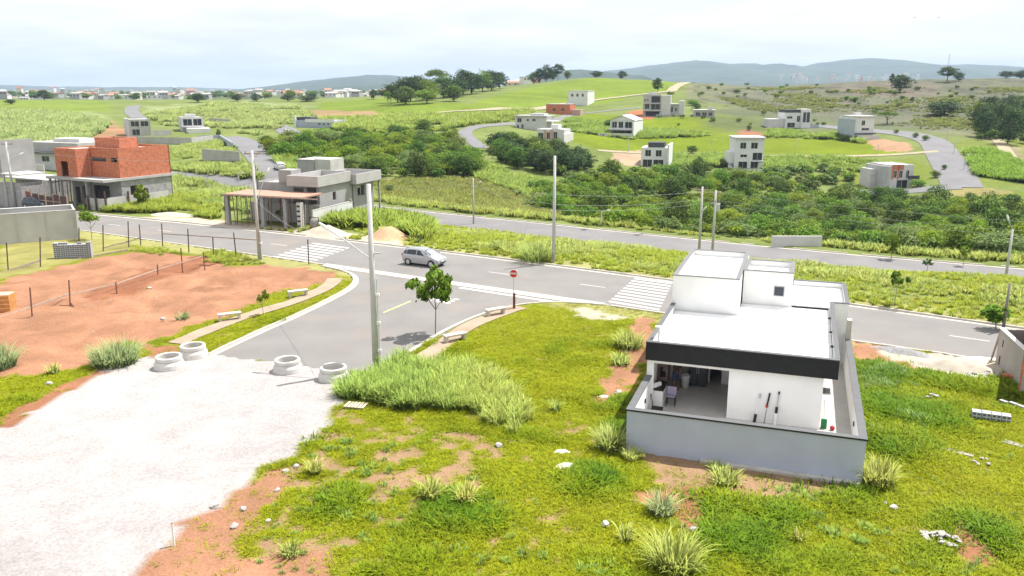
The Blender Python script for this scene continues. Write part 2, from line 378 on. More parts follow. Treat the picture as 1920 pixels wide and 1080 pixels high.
near_zones = [
 (DIRT_L, SOIL, 1.0), (GRAVEL, (.365,.342,.335), .45),
 (g2([(150,556),(230,526),(300,500),(385,474),(425,482),(350,512),(250,548),(190,566)]), (.24,.105,.058), .8),
 (g2([(225,1090),(330,1000),(420,935),(480,900),(535,880),(552,892),(490,955),(450,1010),(445,1040),(600,1035),(640,1060),(665,1090),(500,1150)]), SOIL, .5),
 (g2([(1195,592),(1232,598),(1222,640),(1200,690),(1165,745),(1135,765),(1112,752),(1132,715),(1165,668),(1182,625)]), SOIL, .5),
 (g2([(1200,848),(1330,862),(1605,903),(1600,935),(1430,937),(1300,925),(1222,898)]), SOILT, .35),
 (g2([(1180,922),(1290,906),(1325,925),(1340,1005),(1275,1018),(1262,968),(1200,952)]), SOILR, .3),
 (g2([(1765,990),(1790,968),(1815,975),(1885,1050),(1870,1072),(1800,1045)]), SOILR, .3),
 (g2([(1588,640),(1640,645),(1700,655),(1745,682),(1715,697),(1640,684),(1590,676)]), SOIL, .5),
 (g2([(1640,655),(1720,662),(1800,655),(1890,668),(1880,702),(1800,706),(1720,690)]), (.42,.37,.30), .4),
 (g2([(1055,575),(1110,578),(1190,594),(1150,603),(1080,594)]), (.37,.34,.26), .6),
 (g2([(505,1000),(540,930),(555,925),(550,965),(525,1000)]), SOILT, .2), (g2([(470,1015),(520,1008),(540,1030),(500,1045)]), SOILT, .2),
 (g2([(0,782),(60,752),(130,718),(190,690),(200,700),(130,735),(60,775),(0,808)]), SOILR, .2),
 (g2([(270,655),(330,648),(345,665),(290,676)]), SOILR, .2),
 (g2([(270,400),(420,415),(560,428),(700,440),(760,452),(760,470),(600,445),(420,427),(280,410)]), (.45,.38,.29), .9),
 (g2([(0,455),(150,445),(260,455),(230,470),(100,498),(0,525)]), (.24,.225,.075), .8),
]
def grass_cover(x, y):
    """0 bare .. 1 full grass on the near lots"""
    n = fbm(x/.7, y/.7, 4, 21); b = fbm(x/7, y/7, 3, 31)
    bare_c = np.exp(-(((x+5.5)/7)**2+((y-32)/5.5)**2))*.20+np.exp(-(((x-0)/9)**2+((y-28)/5)**2))*.10
    return sstep(.27, .40, n+.24*(b-.5)-bare_c*1.15+.12)
def zone_of(x, y):
    jx = (fbm(x/1.3, y/1.3, 4, 41)-.5)*2; jy = (fbm(x/1.3, y/1.3, 4, 51)-.5)*2
    z = np.full(np.shape(x), -1)
    for k, (p, c, j) in enumerate(near_zones):
        z = np.where(inpoly(x+jx*j*1.6, y+jy*j*1.6, p), k, z)
    return z
far_zones = [  # pixel outlines of far fields, turned into ground areas; colours are the land's own
 ([(-900,300),(-900,180),(0,184),(120,190),(210,225),(170,262),(110,300),(0,330)], (.27,.33,.13)),
 ([(-900,205),(-900,180),(0,180),(200,190),(215,212),(100,208)], (.20,.27,.045)),
 ([(150,265),(175,240),(215,225),(235,245),(250,262),(160,275)], (.38,.24,.13)), ([(215,238),(245,240),(262,255),(240,258)], (.40,.22,.13)),
 ([(400,215),(480,205),(560,212),(600,225),(480,225)], (.36,.27,.13)), ([(480,218),(560,206),(720,205),(860,206),(860,214),(720,217),(560,221)], (.36,.25,.13)),
 ([(265,200),(470,190),(600,200),(470,208),(280,215)], (.29,.34,.15)),
 ([(600,192),(720,186),(880,195),(960,170),(1100,146),(1290,150),(1290,165),(1050,205),(860,213),(720,212),(600,205)], (.19,.265,.03)),
 ([(1290,130),(2600,130),(2600,262),(1830,262),(1700,238),(1600,232),(1500,212),(1290,185)], (.21,.225,.105)),
 ([(1560,158),(1700,152),(1760,158),(1760,180),(1650,182),(1560,172)], (.26,.21,.13)),
 ([(1060,225),(1100,212),(1200,222),(1440,215),(1460,245),(1640,255),(1700,285),(1640,292),(1200,285),(1080,262)], (.19,.255,.012)),
 ([(1060,250),(1180,262),(1380,262),(1380,287),(1120,285)], (.185,.25,.012)), ([(1420,255),(1560,245),(1660,270),(1640,290),(1430,285)], (.19,.25,.012)),
 ([(1385,248),(1410,243),(1435,252),(1430,262),(1390,262)], (.42,.17,.085)), ([(1625,264),(1670,260),(1715,280),(1700,285),(1655,283)], (.44,.27,.17)),
 ([(1180,212),(1210,206),(1222,222),(1185,222)], (.45,.18,.09)), ([(1440,232),(1465,228),(1475,240),(1445,242)], (.40,.22,.15)),
 ([(1140,285),(1210,280),(1225,300),(1190,313),(1150,308)], (.45,.33,.23)), ([(960,208),(1000,202),(1010,222),(965,222)], (.44,.30,.19)),
 ([(910,218),(945,216),(945,230),(912,232)], (.42,.30,.18)),
 ([(1560,315),(1630,312),(1665,340),(1660,358),(1580,355)], (.21,.25,.035)), ([(1650,300),(1720,295),(1760,320),(1740,345)], (.18,.23,.04)),
 ([(1720,355),(1830,350),(1900,362),(1800,372)], (.33,.29,.12)), ([(1780,370),(2300,340),(2300,420),(1850,400)], (.19,.25,.03)),
 ([(1790,262),(2300,262),(2300,350),(1820,350)], (.20,.25,.05)), ([(1860,262),(1885,265),(1960,320),(1960,345)], (.30,.26,.16)),
 ([(700,335),(860,330),(1000,350),(1060,380),(1040,410),(860,395),(720,370)], (.25,.24,.10)),
 ([(320,330),(440,345),(480,380),(420,420),(300,400),(310,350)], (.24,.28,.09)), ([(310,270),(420,262),(440,300),(480,325),(400,330),(310,320)], (.23,.30,.08)),
 ([(330,312),(400,320),(460,330),(440,338),(340,325)], (.40,.27,.16)),
]
def lines(segs):
    r = [segs[0][0]]
    for a, b, st in segs:
        n = max(1, int(round((b-a)/st))); r += [a+(b-a)*(i+1)/n for i in range(n)]
    return r
def grow(a, b, st, q):
    r = []; x = a
    while x < b: x += st; st *= q; r.append(x)
    return r
gx = lines([(-420,-130,3.2),(-130,-62,1.2),(-62,62,.42),(62,130,1.2),(130,420,3.2)])
ge = grow(420, 9000, 6, 1.22); gx = [-q for q in ge[::-1]]+gx+ge
gy = [-200,-120,-60,-30,-10,0,6,10]+lines([(13,70,.40),(70,112,.6),(112,200,1.1),(200,420,2.2),(420,720,4)])+grow(720, 14000, 8, 1.14)
gx, gy = np.array(gx), np.array(gy)
X, Y = np.meshgrid(gx, gy); x, y = X.ravel(), Y.ravel()
z = Z(x, y)
in_road = (y > road_near(x)-.16) & (y < road_far(x)+.16) & (x > -120) & (x < 90)
in_side = inpoly(x, y, SIDE) | (polydist(x, y, SIDE_L) < .16) | (polydist(x, y, SIDE_R) < .16)
d2r = polydist(x, y, S2)
in_sec = d2r < 4.75
sunk = in_road | in_side | in_sec
zn = zone_of(x, y); nearm = (y < 112) & (np.abs(x) < 130)
lump = (fbm(x/.9, y/.9, 4, 61)-.5)
z = z+np.where(nearm & (zn == 0), lump*.75*sstep(0, .25, fbm(x/6, y/6, 2, 71)-.35), 0)
z = z+np.where(nearm & ((zn == 0) | (zn == 2)), (fbm(x/2.6, y/2.6, 3, 63)-.5)*.9*sstep(0, 3, polydist(x, y, DIRT_L)), 0)
z = np.where(nearm & (zn == 1), z*.25+.045+lump*.03, z)
hx = (x-HOUSE_O[0])*math.cos(HA)-(y-HOUSE_O[1])*math.sin(HA); hy = (x-HOUSE_O[0])*math.sin(HA)+(y-HOUSE_O[1])*math.cos(HA)
lot = (hx > .25) & (hx < 9.3) & (hy > .25) & (hy < 20)
z = np.where(lot, -.12, z)
z = np.where(sunk, np.where(in_sec, Z2-.28, -.28), z)
cov = grass_cover(x, y)
c = np.zeros((len(x), 3))
big = fbm(x/5, y/5, 3, 81)[:, None]
ga = np.array(GR1)*(1-big)+np.array(GR2)*big
so = np.array(SOILT)*.95
c[:] = ga*cov[:, None]+so*(1-cov[:, None])
verge = ((y > road_near(x)-3.2) & (y < road_far(x)+3.0)); c[verge] = np.array((.27,.265,.10))*(.8+.4*fbm(x[verge]/1.5, y[verge]/1.5, 3, 5)[:, None])
for k, (p, col, j) in enumerate(near_zones):
    m = (zn == k) & nearm; n = fbm(x[m]/1.7, y[m]/1.7, 4, 91+k)[:, None]
    c[m] = np.array(col)*((.72+.56*n) if k != 1 else (.90+.14*n)*(.95+.1*fbm(x[m]/.35, y[m]/.35, 3, 7)[:, None]))
u, v = project(x, y, z)
fm = (y > 100) | ((y-road_far(x) > 4) & (y > 60))
fg = fbm(x/14, y/14, 4, 15)[:, None]; fl = fbm(x/60, y/60, 3, 17)[:, None]
fc = np.array((.155,.215,.045))*(1-fg)+np.array((.24,.28,.095))*fg
ju = (fbm(x/14, y/14, 4, 25)-.5)*36; jv = (fbm(x/14, y/14, 4, 26)-.5)*9
for p, col in far_zones:
    m = inpoly(u+ju, v+jv, p) & (y > 95) & (y < 720); fc[m] = np.array(col)*(.78+.44*fg[m])*(.9+.2*fl[m])
rocky = (fbm(x/5, y/16, 4, 35) > .62) & (u > 1300) & (v < 215) & (y > 300); fc[rocky] *= np.array((.72,.70,.75))
far2 = (y > 720); fc[far2] = (np.array((.13,.17,.06))*(.7+.6*fg))[far2]
fc *= np.array((.72,.72,.70)); gw_ = (sstep(1250, 1400, u+ju*5)*(1-sstep(232, 268, v-jv*2))*(y > 230))[:, None]; fc = fc*(1-gw_)+gw_*.80*(fc*.5+.5*fc.mean(1, keepdims=True)*np.array((1.0,1.02,.92)))
c[fm] = fc[fm]
nx_, ny_ = len(gx), len(gy)
i0 = (np.arange(ny_-1)[:, None]*nx_+np.arange(nx_-1)[None]).ravel()
faces = np.stack([i0, i0+1, i0+nx_+1, i0+nx_], 1)
def ground_material():
    m = bpy.data.materials.new('ground'); m.use_nodes = True; nt = m.node_tree; N, L = nt.nodes, nt.links; b = N['Principled BSDF']
    b.inputs['Roughness'].default_value = .95; b.inputs['Specular IOR Level'].default_value = .1
    a = N.new('ShaderNodeAttribute'); a.attribute_name = 'soil_colour'
    g = N.new('ShaderNodeNewGeometry')
    def ns(sc, det, lo, hi, p0=.3, p1=.7):
        n = N.new('ShaderNodeTexNoise'); n.inputs['Scale'].default_value = sc; n.inputs['Detail'].default_value = det; n.inputs['Roughness'].default_value = .65
        L.new(g.outputs['Position'], n.inputs['Vector']); return _ramp(nt, n.outputs['Fac'], [(p0, (lo,)*3), (p1, (hi,)*3)]), n
    col = a.outputs['Color']
    for sc, det, lo, hi in ((9.0, 6, .78, 1.2), (.5, 6, .85, 1.13), (.06, 5, .86, 1.12)):
        r, n = ns(sc, det, lo, hi); mx = N.new('ShaderNodeMix'); mx.data_type = 'RGBA'; mx.blend_type = 'MULTIPLY'; mx.inputs[0].default_value = 1
        L.new(col, mx.inputs[6]); L.new(r.outputs[0], mx.inputs[7]); col = mx.outputs[2]
        if sc == 9.0:
            bp = N.new('ShaderNodeBump'); bp.inputs['Strength'].default_value = .7; bp.inputs['Distance'].default_value = .06; L.new(n.outputs['Fac'], bp.inputs['Height']); L.new(bp.outputs[0], b.inputs['Normal'])
    L.new(col, b.inputs['Base Color']); return m
gm = ground_material()
me = npmesh('ground', np.stack([x, y, z], 1), faces, gm, smooth=True)
ca = me.color_attributes.new('soil_colour', 'FLOAT_COLOR', 'POINT'); ca.data.foreach_set('color', np.c_[c, np.ones(len(c))].astype(np.float32).ravel())
ground = tag(ob('ground', me), 'grassy hill land with bare red soil and pale gravel', 'ground', kind='structure')

# ================================================================== ROADS
ASPH = M('asphalt', (.192,.184,.177), .9, .08, .35, .25, 60, stain=.35, stain_col=(.235,.222,.21))
ASPH2 = M('asphalt_worn', (.175,.17,.172), .9, .10, .3, .25, 60, stain=.3, stain_col=(.26,.25,.24))
CONC = M('kerb_concrete', (.50,.47,.42), .9, .15, 1.3, .3, 25, stain=.4, stain_col=(.36,.28,.20))
add_stain(ASPH, .16, .45, (.27,.215,.175), .52, .72); add_stain(ASPH, 1.7, .35, (.14,.135,.13), .60, .75); add_stain(ASPH2, .16, .35, (.14,.135,.135), .55, .7)
PAINT = M('road_paint', (.52,.51,.50), .7, .08, 3, stain=.45, stain_col=(.42,.40,.39)); YPAINT = M('yellow_paint', (.72,.58,.22), .7, .12, 3)
PATHM = M('path_concrete', (.33,.255,.19), .9, .12, .9, .3, 20, stain=.35, stain_col=(.29,.19,.12))
def strip_mesh(left, right, mat, name):
    b = MB()
    for i in range(len(left)-1): b.quad(right[i], right[i+1], left[i+1], left[i])
    return b.mesh(name, mat)
def offset_line(pts, w):
    pts = [np.array(q[:2], float) for q in pts]; a, b = [], []
    for i, p in enumerate(pts):
        d = pts[min(i+1, len(pts)-1)]-pts[max(i-1, 0)]; d /= np.hypot(*d)+1e-9; n = np.array([-d[1], d[0]])
        a.append(p+n*w/2); b.append(p-n*w/2)
    return a, b
xs = np.linspace(-115, 88, 120)
tag(ob('road', strip_mesh([(q, road_far(q), -.10) for q in xs], [(q, road_near(q), -.10) for q in xs], ASPH, 'road')), 'wide pale asphalt street crossing the picture with a zebra at each end', 'road', kind='structure')
b = MB(); pl = [(q[0], q[1], -.106) for q in SIDE]; b.quad(*pl)
sideo = ob('road', b.mesh('side_street', ASPH), None); tag(sideo, 'short asphalt side street ending at the gravel lot', 'road', kind='structure')
bm = bmesh.new(); bm.from_mesh(sideo.data); bmesh.ops.triangulate(bm, faces=bm.faces[:]); bmesh.ops.recalc_face_normals(bm, faces=bm.faces[:])
if bm.faces and sum(f.normal.z for f in bm.faces) < 0: bmesh.ops.reverse_faces(bm, faces=bm.faces[:])
bm.to_mesh(sideo.data); bm.free()
la, lb = offset_line(S2, 9.0)
tag(ob('road', strip_mesh([(*q, Z2-.10) for q in la], [(*q, Z2-.10) for q in lb], ASPH2, 'second_road')), 'lower asphalt street behind the tall grass strip', 'road', kind='structure')
# gutter across the mouth of the side street and the stop line
def curve_pts(f, x0, x1, n, dz, z): return [(q, f(q)+dz, z) for q in np.linspace(x0, x1, n)]
gx0, gx1 = P0(605, 498)[0], P0(1135, 568)[0]
gut = ob('gutter', strip_mesh(curve_pts(road_near, gx0, gx1, 24, .75, -.092), curve_pts(road_near, gx0, gx1, 24, -.45, -.092), M('gutter_concrete', (.48,.44,.40), .9, .1, 1.0, .2, 20, stain=.3, stain_col=(.45,.33,.24)), 'gutter')); tag(gut, 'pale concrete gutter across the mouth of the side street', 'gutter', kind='structure')
sl0, sl1 = P0(862, 537), P0(1042, 564)
dd = sl1-sl0; nn = np.array([-dd[1], dd[0], 0])/np.hypot(dd[0], dd[1])*.2
def flat(name, pts, z, mat, parent): return ob(name, MB().quad(*[(p[0], p[1], z) for p in pts]).mesh(name, mat), parent)
mk = thing('road_marking', 'white stop line and PARE lettering at the side street mouth', 'road marking'); mk['kind'] = 'structure'
flat('stop_line', [sl0-nn, sl1-nn, sl1+nn, sl0+nn], -.098, PAINT, mk)
cu = bpy.data.curves.new('pare', 'FONT'); cu.body = 'PARE'; cu.size = 1.0; cu.align_x = 'CENTER'; cu.align_y = 'CENTER'; cu.extrude = 0; cu.offset = .02
tmp = bpy.data.objects.new('pare_text', cu); COL.objects.link(tmp); bpy.context.view_layer.update()
dg = bpy.context.evaluated_depsgraph_get(); tme = bpy.data.meshes.new_from_object(tmp.evaluated_get(dg)); bpy.data.objects.remove(tmp)
tme.materials.clear(); tme.materials.append(PAINT)
pt = ob('pare_lettering', tme, mk); pc = P0(826, 560); pt.location = (pc[0], pc[1], -.098); pt.rotation_euler = (0, 0, R(-27)); pt.scale = (1.05, 2.1, 1)
ya, yb = P0(719, 583.5), P0(770, 562); yd = yb-ya; yn = np.array([-yd[1], yd[0], 0])/np.hypot(yd[0], yd[1])*.075
flat('yellow_line', [ya-yn, yb-yn, yb+yn, ya+yn], -.098, YPAINT, mk); off = yn/.075*.28
# dashes along the middle of the main street
dash = thing('lane_dashes', 'worn white dashes along the middle of the wide street', 'road marking'); dash['kind'] = 'structure'
for q in np.arange(-62, 62, 7.5):
    if -22 < q < -15 or 7 < q < 12: continue
    a = np.array([q, (road_far(q)+road_near(q))/2]); q2 = q+1.9; e = np.array([q2, (road_far(q2)+road_near(q2))/2]); n = np.array([e[1]-a[1], a[0]-e[0]]); n = n/np.hypot(*n)*.06
    flat('dash', [a-n, e-n, e+n, a+n][::-1], -.0955, PAINT, dash)
def zebra(label, a, b, c, d, n):
    """stripes from near edge a-b to far edge c-d (a,c left ends)"""
    zt = thing('zebra_crossing', label, 'zebra crossing', group='zebra crossings on the wide street'); zt['kind'] = 'structure'
    a, b, c, d = [P0(*q)[:2] for q in (a, b, c, d)]
    for i in range(n):
        t0 = (i+.08)/n; t1 = (i+.50)/n
        p = [a+(c-a)*t0, b+(d-b)*t0, b+(d-b)*t1, a+(c-a)*t1]; flat('stripe', p, -.0955, PAINT, zt)
zebra('white zebra crossing just left of the white house', (1140,564), (1236,580), (1192,517), (1262,526), 10)
zebra('white zebra crossing near the grey house with timber props', (497,484), (570,495), (592,452), (660,461), 9)
zebra('short zebra crossing on the far bend road', (1732,290), (1780,291), (1734,281), (1778,282), 1) if False else None
# kerbs: single stones
KERB = MB().box(-.5, .5, 0, .16, -.3, .035).mesh('kerb_stone', CONC)
def kerb(label, pts, zoff=0.0, side=1, step=1.0, p_skip=.0):
    kt = thing('kerb', label, 'kerb'); kt['kind'] = 'structure'
    pts = [np.array(q[:2], float) for q in pts]
    seg = [np.hypot(*(b_-a_)) for a_, b_ in zip(pts[:-1], pts[1:])]; cum = np.r_[0, np.cumsum(seg)]
    n = int(cum[-1]/step)
    for i in range(n):
        s0, s1 = i*cum[-1]/n, (i+1)*cum[-1]/n
        if random.random() < p_skip: continue
        a_ = np.array([np.interp(s0, cum, [p[k] for p in pts]) for k in (0, 1)]); e_ = np.array([np.interp(s1, cum, [p[k] for p in pts]) for k in (0, 1)])
        o = ob('kerb_stone', KERB, kt); m_ = (a_+e_)/2; L_ = np.hypot(*(e_-a_))
        o.location = (m_[0], m_[1], zoff+random.uniform(-.012, .012)); o.rotation_euler = (0, 0, math.atan2(e_[1]-a_[1], e_[0]-a_[0])+random.uniform(-.012, .012)); o.scale = (L_*.985, 1.0 if side > 0 else -1.0, 1)
    return kt
kerb('pale kerb along the left side of the side street and round its corner', SIDE_L, side=1)
kerb('pale kerb along the right side of the side street', SIDE_R, side=-1)
kerb('long kerb on the far side of the wide street', [(q, road_far(q)) for q in np.linspace(-58, 60, 60)], side=1, step=1.2)
xa = P0(605, 498)[0]
kerb('kerb on the near side of the wide street before the fenced red lot', [(q, road_near(q)) for q in np.linspace(-50, xa, 24)], side=-1, step=1.2)
kerb('kerb on the near side of the wide street beside the white house', [(q, road_near(q)) for q in np.linspace(P0(1145, 570)[0], 30, 24)], side=-1, step=1.2, p_skip=.15)
kerb('kerb on the far side of the lower street', [q for q in la if -25 < q[0] < 75], Z2, side=1, step=1.5, p_skip=.1)
GUTM = M('edge_gutter_concrete', (.47,.44,.39), .9, .15, .9, .2, 20, stain=.5, stain_col=(.34,.29,.23))
for lab, pts, w_, s_, z_ in (('pale concrete edge gutter on the far side of the wide street', [(q, road_far(q)) for q in np.linspace(-60, 62, 70)], .42, -1, 0), ('pale concrete edge gutter before the red lot', [(q, road_near(q)) for q in np.linspace(-52, xa, 24)], .42, 1, 0), ('pale concrete edge gutter beside the white house', [(q, road_near(q)) for q in np.linspace(P0(1145, 570)[0], 32, 24)], .35, 1, 0), ('pale edge gutter round the left corner of the side street', SIDE_L, .30, -1, 0), ('pale edge gutter on the right of the side street', SIDE_R, .30, 1, 0), ('pale edge gutter on the far side of the lower street', [q for q in la if -25 < q[0] < 75], .4, -1, Z2)):
    a, b_ = offset_line(pts, w_*2); m_ = [np.array(q[:2], float) for q in pts]
    L_, R_ = (a, m_) if s_ > 0 else (m_, b_)
    tag(ob('gutter', strip_mesh([(*q, z_-.0935) for q in L_], [(*q, z_-.0935) for q in R_], GUTM, 'gutter')), lab, 'gutter', kind='structure')
# footpaths
for pth, lab in ((PATH_L, 'narrow sandy concrete footpath with two benches beside the red lot'), (PATH_R, 'narrow sandy concrete footpath below the stop sign')):
    a, b_ = offset_line(pth, 1.25)
    tag(ob('footpath', strip_mesh([(*q, Zs(*q)+.05) for q in a], [(*q, Zs(*q)+.05) for q in b_], PATHM, 'footpath')), lab, 'footpath', kind='structure')
# far roads and tracks laid on the land
def drape(px, w, mat, label, name='road', lift=.12, n=3, kind='structure', world=None):
    pts = [q[:2] for q in (PGs(px) if world is None else world)]; pts = chaikin(pts, n)
    dense = [pts[0]]
    for a_, b_ in zip(pts[:-1], pts[1:]):
        k = max(1, int(np.hypot(*(b_-a_))/3)); dense += [a_+(b_-a_)*(i+1)/k for i in range(k)]
    l_, r_ = offset_line(dense, w); l_, r_ = np.array(l_), np.array(r_); m_ = (l_+r_)/2
    zl, zr, zm_ = Z(l_[:, 0], l_[:, 1]), Z(r_[:, 0], r_[:, 1]), Z(m_[:, 0], m_[:, 1])
    b = MB()
    L3 = [(l_[i, 0], l_[i, 1], zl[i]+lift) for i in range(len(l_))]; R3 = [(r_[i, 0], r_[i, 1], zr[i]+lift) for i in range(len(l_))]; M3 = [(m_[i, 0], m_[i, 1], max(zm_[i], (zl[i]+zr[i])/2)+lift+.02) for i in range(len(l_))]
    for i in range(len(l_)-1):
        b.quad(M3[i], M3[i+1], L3[i+1], L3[i]); b.quad(R3[i], R3[i+1], M3[i+1], M3[i])
    return tag(b.build(name, mat), label, 'road' if name == 'road' else 'track', kind=kind)
FASPH = M('far_asphalt', (.17,.168,.175), .9, .1, .2); TRACK = M('track_soil', (.31,.27,.18), .95, .15, .3)
drape([(530,345),(512,318),(492,295),(470,275),(450,262),(425,257)], 7.2, FASPH, 'asphalt street climbing away behind the grey house')
drape([(300,326),(360,333),(430,345),(520,362)], 6.5, FASPH, 'small street behind the brick house')
drape([(140,268),(180,262),(225,258)], 6.5, FASPH, 'short street above the brick house roof')
drape([(262,222),(248,212),(246,203),(258,198)], 6.5, FASPH, 'street climbing to the town edge at upper left')
drape([(560,258),(530,240),(505,228)], 7, FASPH, 'grey street with white car among the far lots')
drape([(-100,297),(0,292),(70,290)], 6, FASPH, 'street beside the low grey house at far left')
drape([(905,278),(880,262),(868,246),(895,238),(940,233),(985,231)], 4.6, FASPH, 'narrow curving asphalt street left of the far houses')
drape([(1030,228),(1055,222),(1075,214),(1130,208),(1200,202)], 5, FASPH, 'asphalt street in front of the warehouse')
drape([(1805,352),(1795,330),(1778,305),(1765,285),(1752,265),(1725,256),(1680,248),(1600,243),(1530,235)], 9, FASPH, 'bending asphalt street on the right hillside')
drape([(1560,362),(1640,358),(1720,358),(1800,350)], 6, FASPH, 'lane in front of the brick fronted house')
drape([(1760,284),(1700,289),(1600,292),(1400,292),(1240,288),(1120,282)], 3.0, TRACK, 'thin dirt lane along the far green lots', 'track')
drape([(560,222),(720,217),(860,211),(960,204),(1050,196),(1100,190),(1200,178),(1300,168),(1400,158)], 6, TRACK, 'pale dirt track running across the far hill', 'track', lift=.25)
drape([(1920,330),(1890,290),(1870,262)], 3.5, TRACK, 'dirt track below the dark wood at right', 'track')
# ================================================================== THE WHITE HOUSE
WHITE = M('white_render', (.78,.775,.765), .85, .035, 1.2, .08, 40, stain=.12, stain_col=(.62,.60,.56))
WHITE2 = M('white_roof_sheet', (.82,.82,.815), .5, .02, 1.0, stain=.15, stain_col=(.70,.69,.66))
GREYW = M('bluegrey_render', (.405,.435,.535), .9, .05, 1.1, .15, 30, stain=.22, stain_col=(.40,.41,.42))
CAP = M('dark_cap_stone', (.17,.17,.175), .7, .12, 4)
BLACK = M('charcoal_cladding', (.014,.014,.016), .75, .2, 6, .1, 60)
TILE = M('floor_tile', (.50,.48,.45), .35, .08, 1.5)
DARK = M('dark_grille', (.05,.055,.07), .5, .1); BLK = M('black_plastic', (.015,.015,.016), .5, .2); GLASS = M('dark_glass', (.03,.035,.04), .12, .1, spec=.6)
ALU = M('aluminium', (.45,.46,.47), .4, .05, metal=.6); CONCP = M('pale_concrete', (.50,.47,.43), .9, .15, 1.5, .3, 20, stain=.3)
hb = HOUSE_O.copy(); hb[2] = 0
wl_ = thing('boundary_wall', 'low blue grey boundary wall with dark coping around the white house yard', 'wall', hb, -HA)
MB().wall((0, 0), (9.52, 0), -.45, 1.85, .2).build('front_panel', GREYW, wl_)
MB().wall((.2, .2), (.2, 5.0), -.45, 1.85, .2).build('side_panel', GREYW, wl_)
MB().wall((9.52, .2), (9.52, 15.15), -.45, 1.85, .2).build('side_panel', GREYW, wl_)
MB().box(.2, 9.32, .2, .215, .15, 1.845).build('inner_render', WHITE, wl_); MB().box(.2, .215, .215, 4.6, .15, 1.845).build('inner_render', WHITE, wl_); MB().box(9.305, 9.32, .215, 15.1, .15, 1.845).build('inner_render', WHITE, wl_)
CAPM = M('grey_cap', (.115,.118,.124), .7, .08, 2)
for bx_ in ((-.04, 9.56, -.04, .27), (-.04, .27, .27, 5.05), (9.25, 9.56, .27, 15.15)):
    cp = MB().box(*bx_, 1.853, 1.90).build('coping', CAPM, wl_)
MB().box(-.055, 9.575, -.052, -.04, 1.835, 1.905).build('coping_edge', BLK, wl_)
MB().box(3.2, 9.5, -.28, -.003, -.45, .10).build('footing', CONCP, wl_)
for x_, y_, s_ in ((.225, 1.4, 1), (.225, 3.1, 1), (9.285, 1.1, -1), (9.285, 3.4, -1)):
    MB().box(min(x_, x_+.05*s_), max(x_, x_+.05*s_), y_-.05, y_+.05, 1.05, 1.25).build('wall_lamp', BLK, wl_)
hs_ = thing('white_house', 'white flat roofed house with black fascia and open veranda', 'house', hb, -HA)
MB().box(.215, 9.305, .215, 20.4, -.2, .2).build('floor', TILE, hs_)
fw = MB(); fw.wall((.0, 4.65), (7.95, 4.65), .201, 2.76, .15, [(.33, 3.83, .201, 2.53)]).build('facade', WHITE, hs_)
MB().wall((.15, 4.8), (.15, 20.4), .2, 3.2, .15).build('side_wall', WHITE, hs_)
MB().wall((7.95, 4.8), (7.95, 15.2), .2, 2.76, .15, [(.6, 1.5, 1.5, 2.15), (4, 5.2, 1.2, 2.15)]).build('side_wall', WHITE, hs_)
aw = MB().box(7.96, 8.36, 5.42, 5.46, 1.62, 1.66).box(7.96, 8.36, 6.24, 6.28, 1.62, 1.66).box(8.32, 8.36, 5.46, 6.24, 1.62, 1.66).box(7.96, 8.0, 5.46, 6.24, 1.62, 1.66).build('awning_window', ALU, hs_)
MB().box(8.0, 8.32, 5.46, 6.24, 1.635, 1.645).build('pane', GLASS, aw)
for q in (5.4, 8.8):
    MB().box(7.90, 7.93, q, q+(.9 if q < 6 else 1.2), 1.2 if q > 6 else 1.5, 2.15).build('window_pane', GLASS, hs_)
MB().wall((3.83, 4.8), (3.83, 9.3), .201, 2.60, -.15).build('partition', WHITE, hs_)
MB().wall((.151, 9.3), (3.83, 9.3), .201, 2.60, .15, [(2.4, 3.0, .201, 2.3)]).build('back_wall', WHITE, hs_)
MB().wall((.151, 14), (7.8, 14), .201, 2.60, .15).build('back_wall', WHITE, hs_)
MB().box(.151, 7.799, 4.801, 15.2, 2.601, 2.74).build('ceiling', WHITE, hs_)
MB().box(-.05, 8.52, 4.42, 4.56, 2.72, 3.60).build('fascia', BLACK, hs_)
MB().box(-.045, 8.515, 4.56, 4.80, 2.765, 2.86).build('soffit', WHITE, hs_)
MB().box(-.06, 8.53, 4.41, 4.66, 3.602, 3.635).build('fascia_cap', CAPM, hs_)
# parapets with dark caps
def parapet(x0, x1, y0, y1, z0, z1, name='parapet', cap=True):
    p = MB().box(x0, x1, y0, y1, z0, z1).build(name, WHITE, hs_)
    if cap: MB().box(x0-.03, x1+.03, y0-.03, y1+.03, z1+.002, z1+.04).build('cap', CAP if z1 > 4 else CAPM, p)
parapet(0.001, .17, 4.67, 12.1, 2.9, 3.595); parapet(8.35, 8.515, 4.67, 15.14, 2.765, 3.595)
parapet(8.35, 9.34, 15.2, 15.36, .2, 3.595); parapet(9.18, 9.34, 15.42, 20.3, .2, 3.595); parapet(6.34, 9.34, 20.36, 20.52, .2, 3.595)
MB().box(7.96, 8.349, 4.82, 15.2, 2.766, 2.86).build('eave_slab', WHITE, hs_)
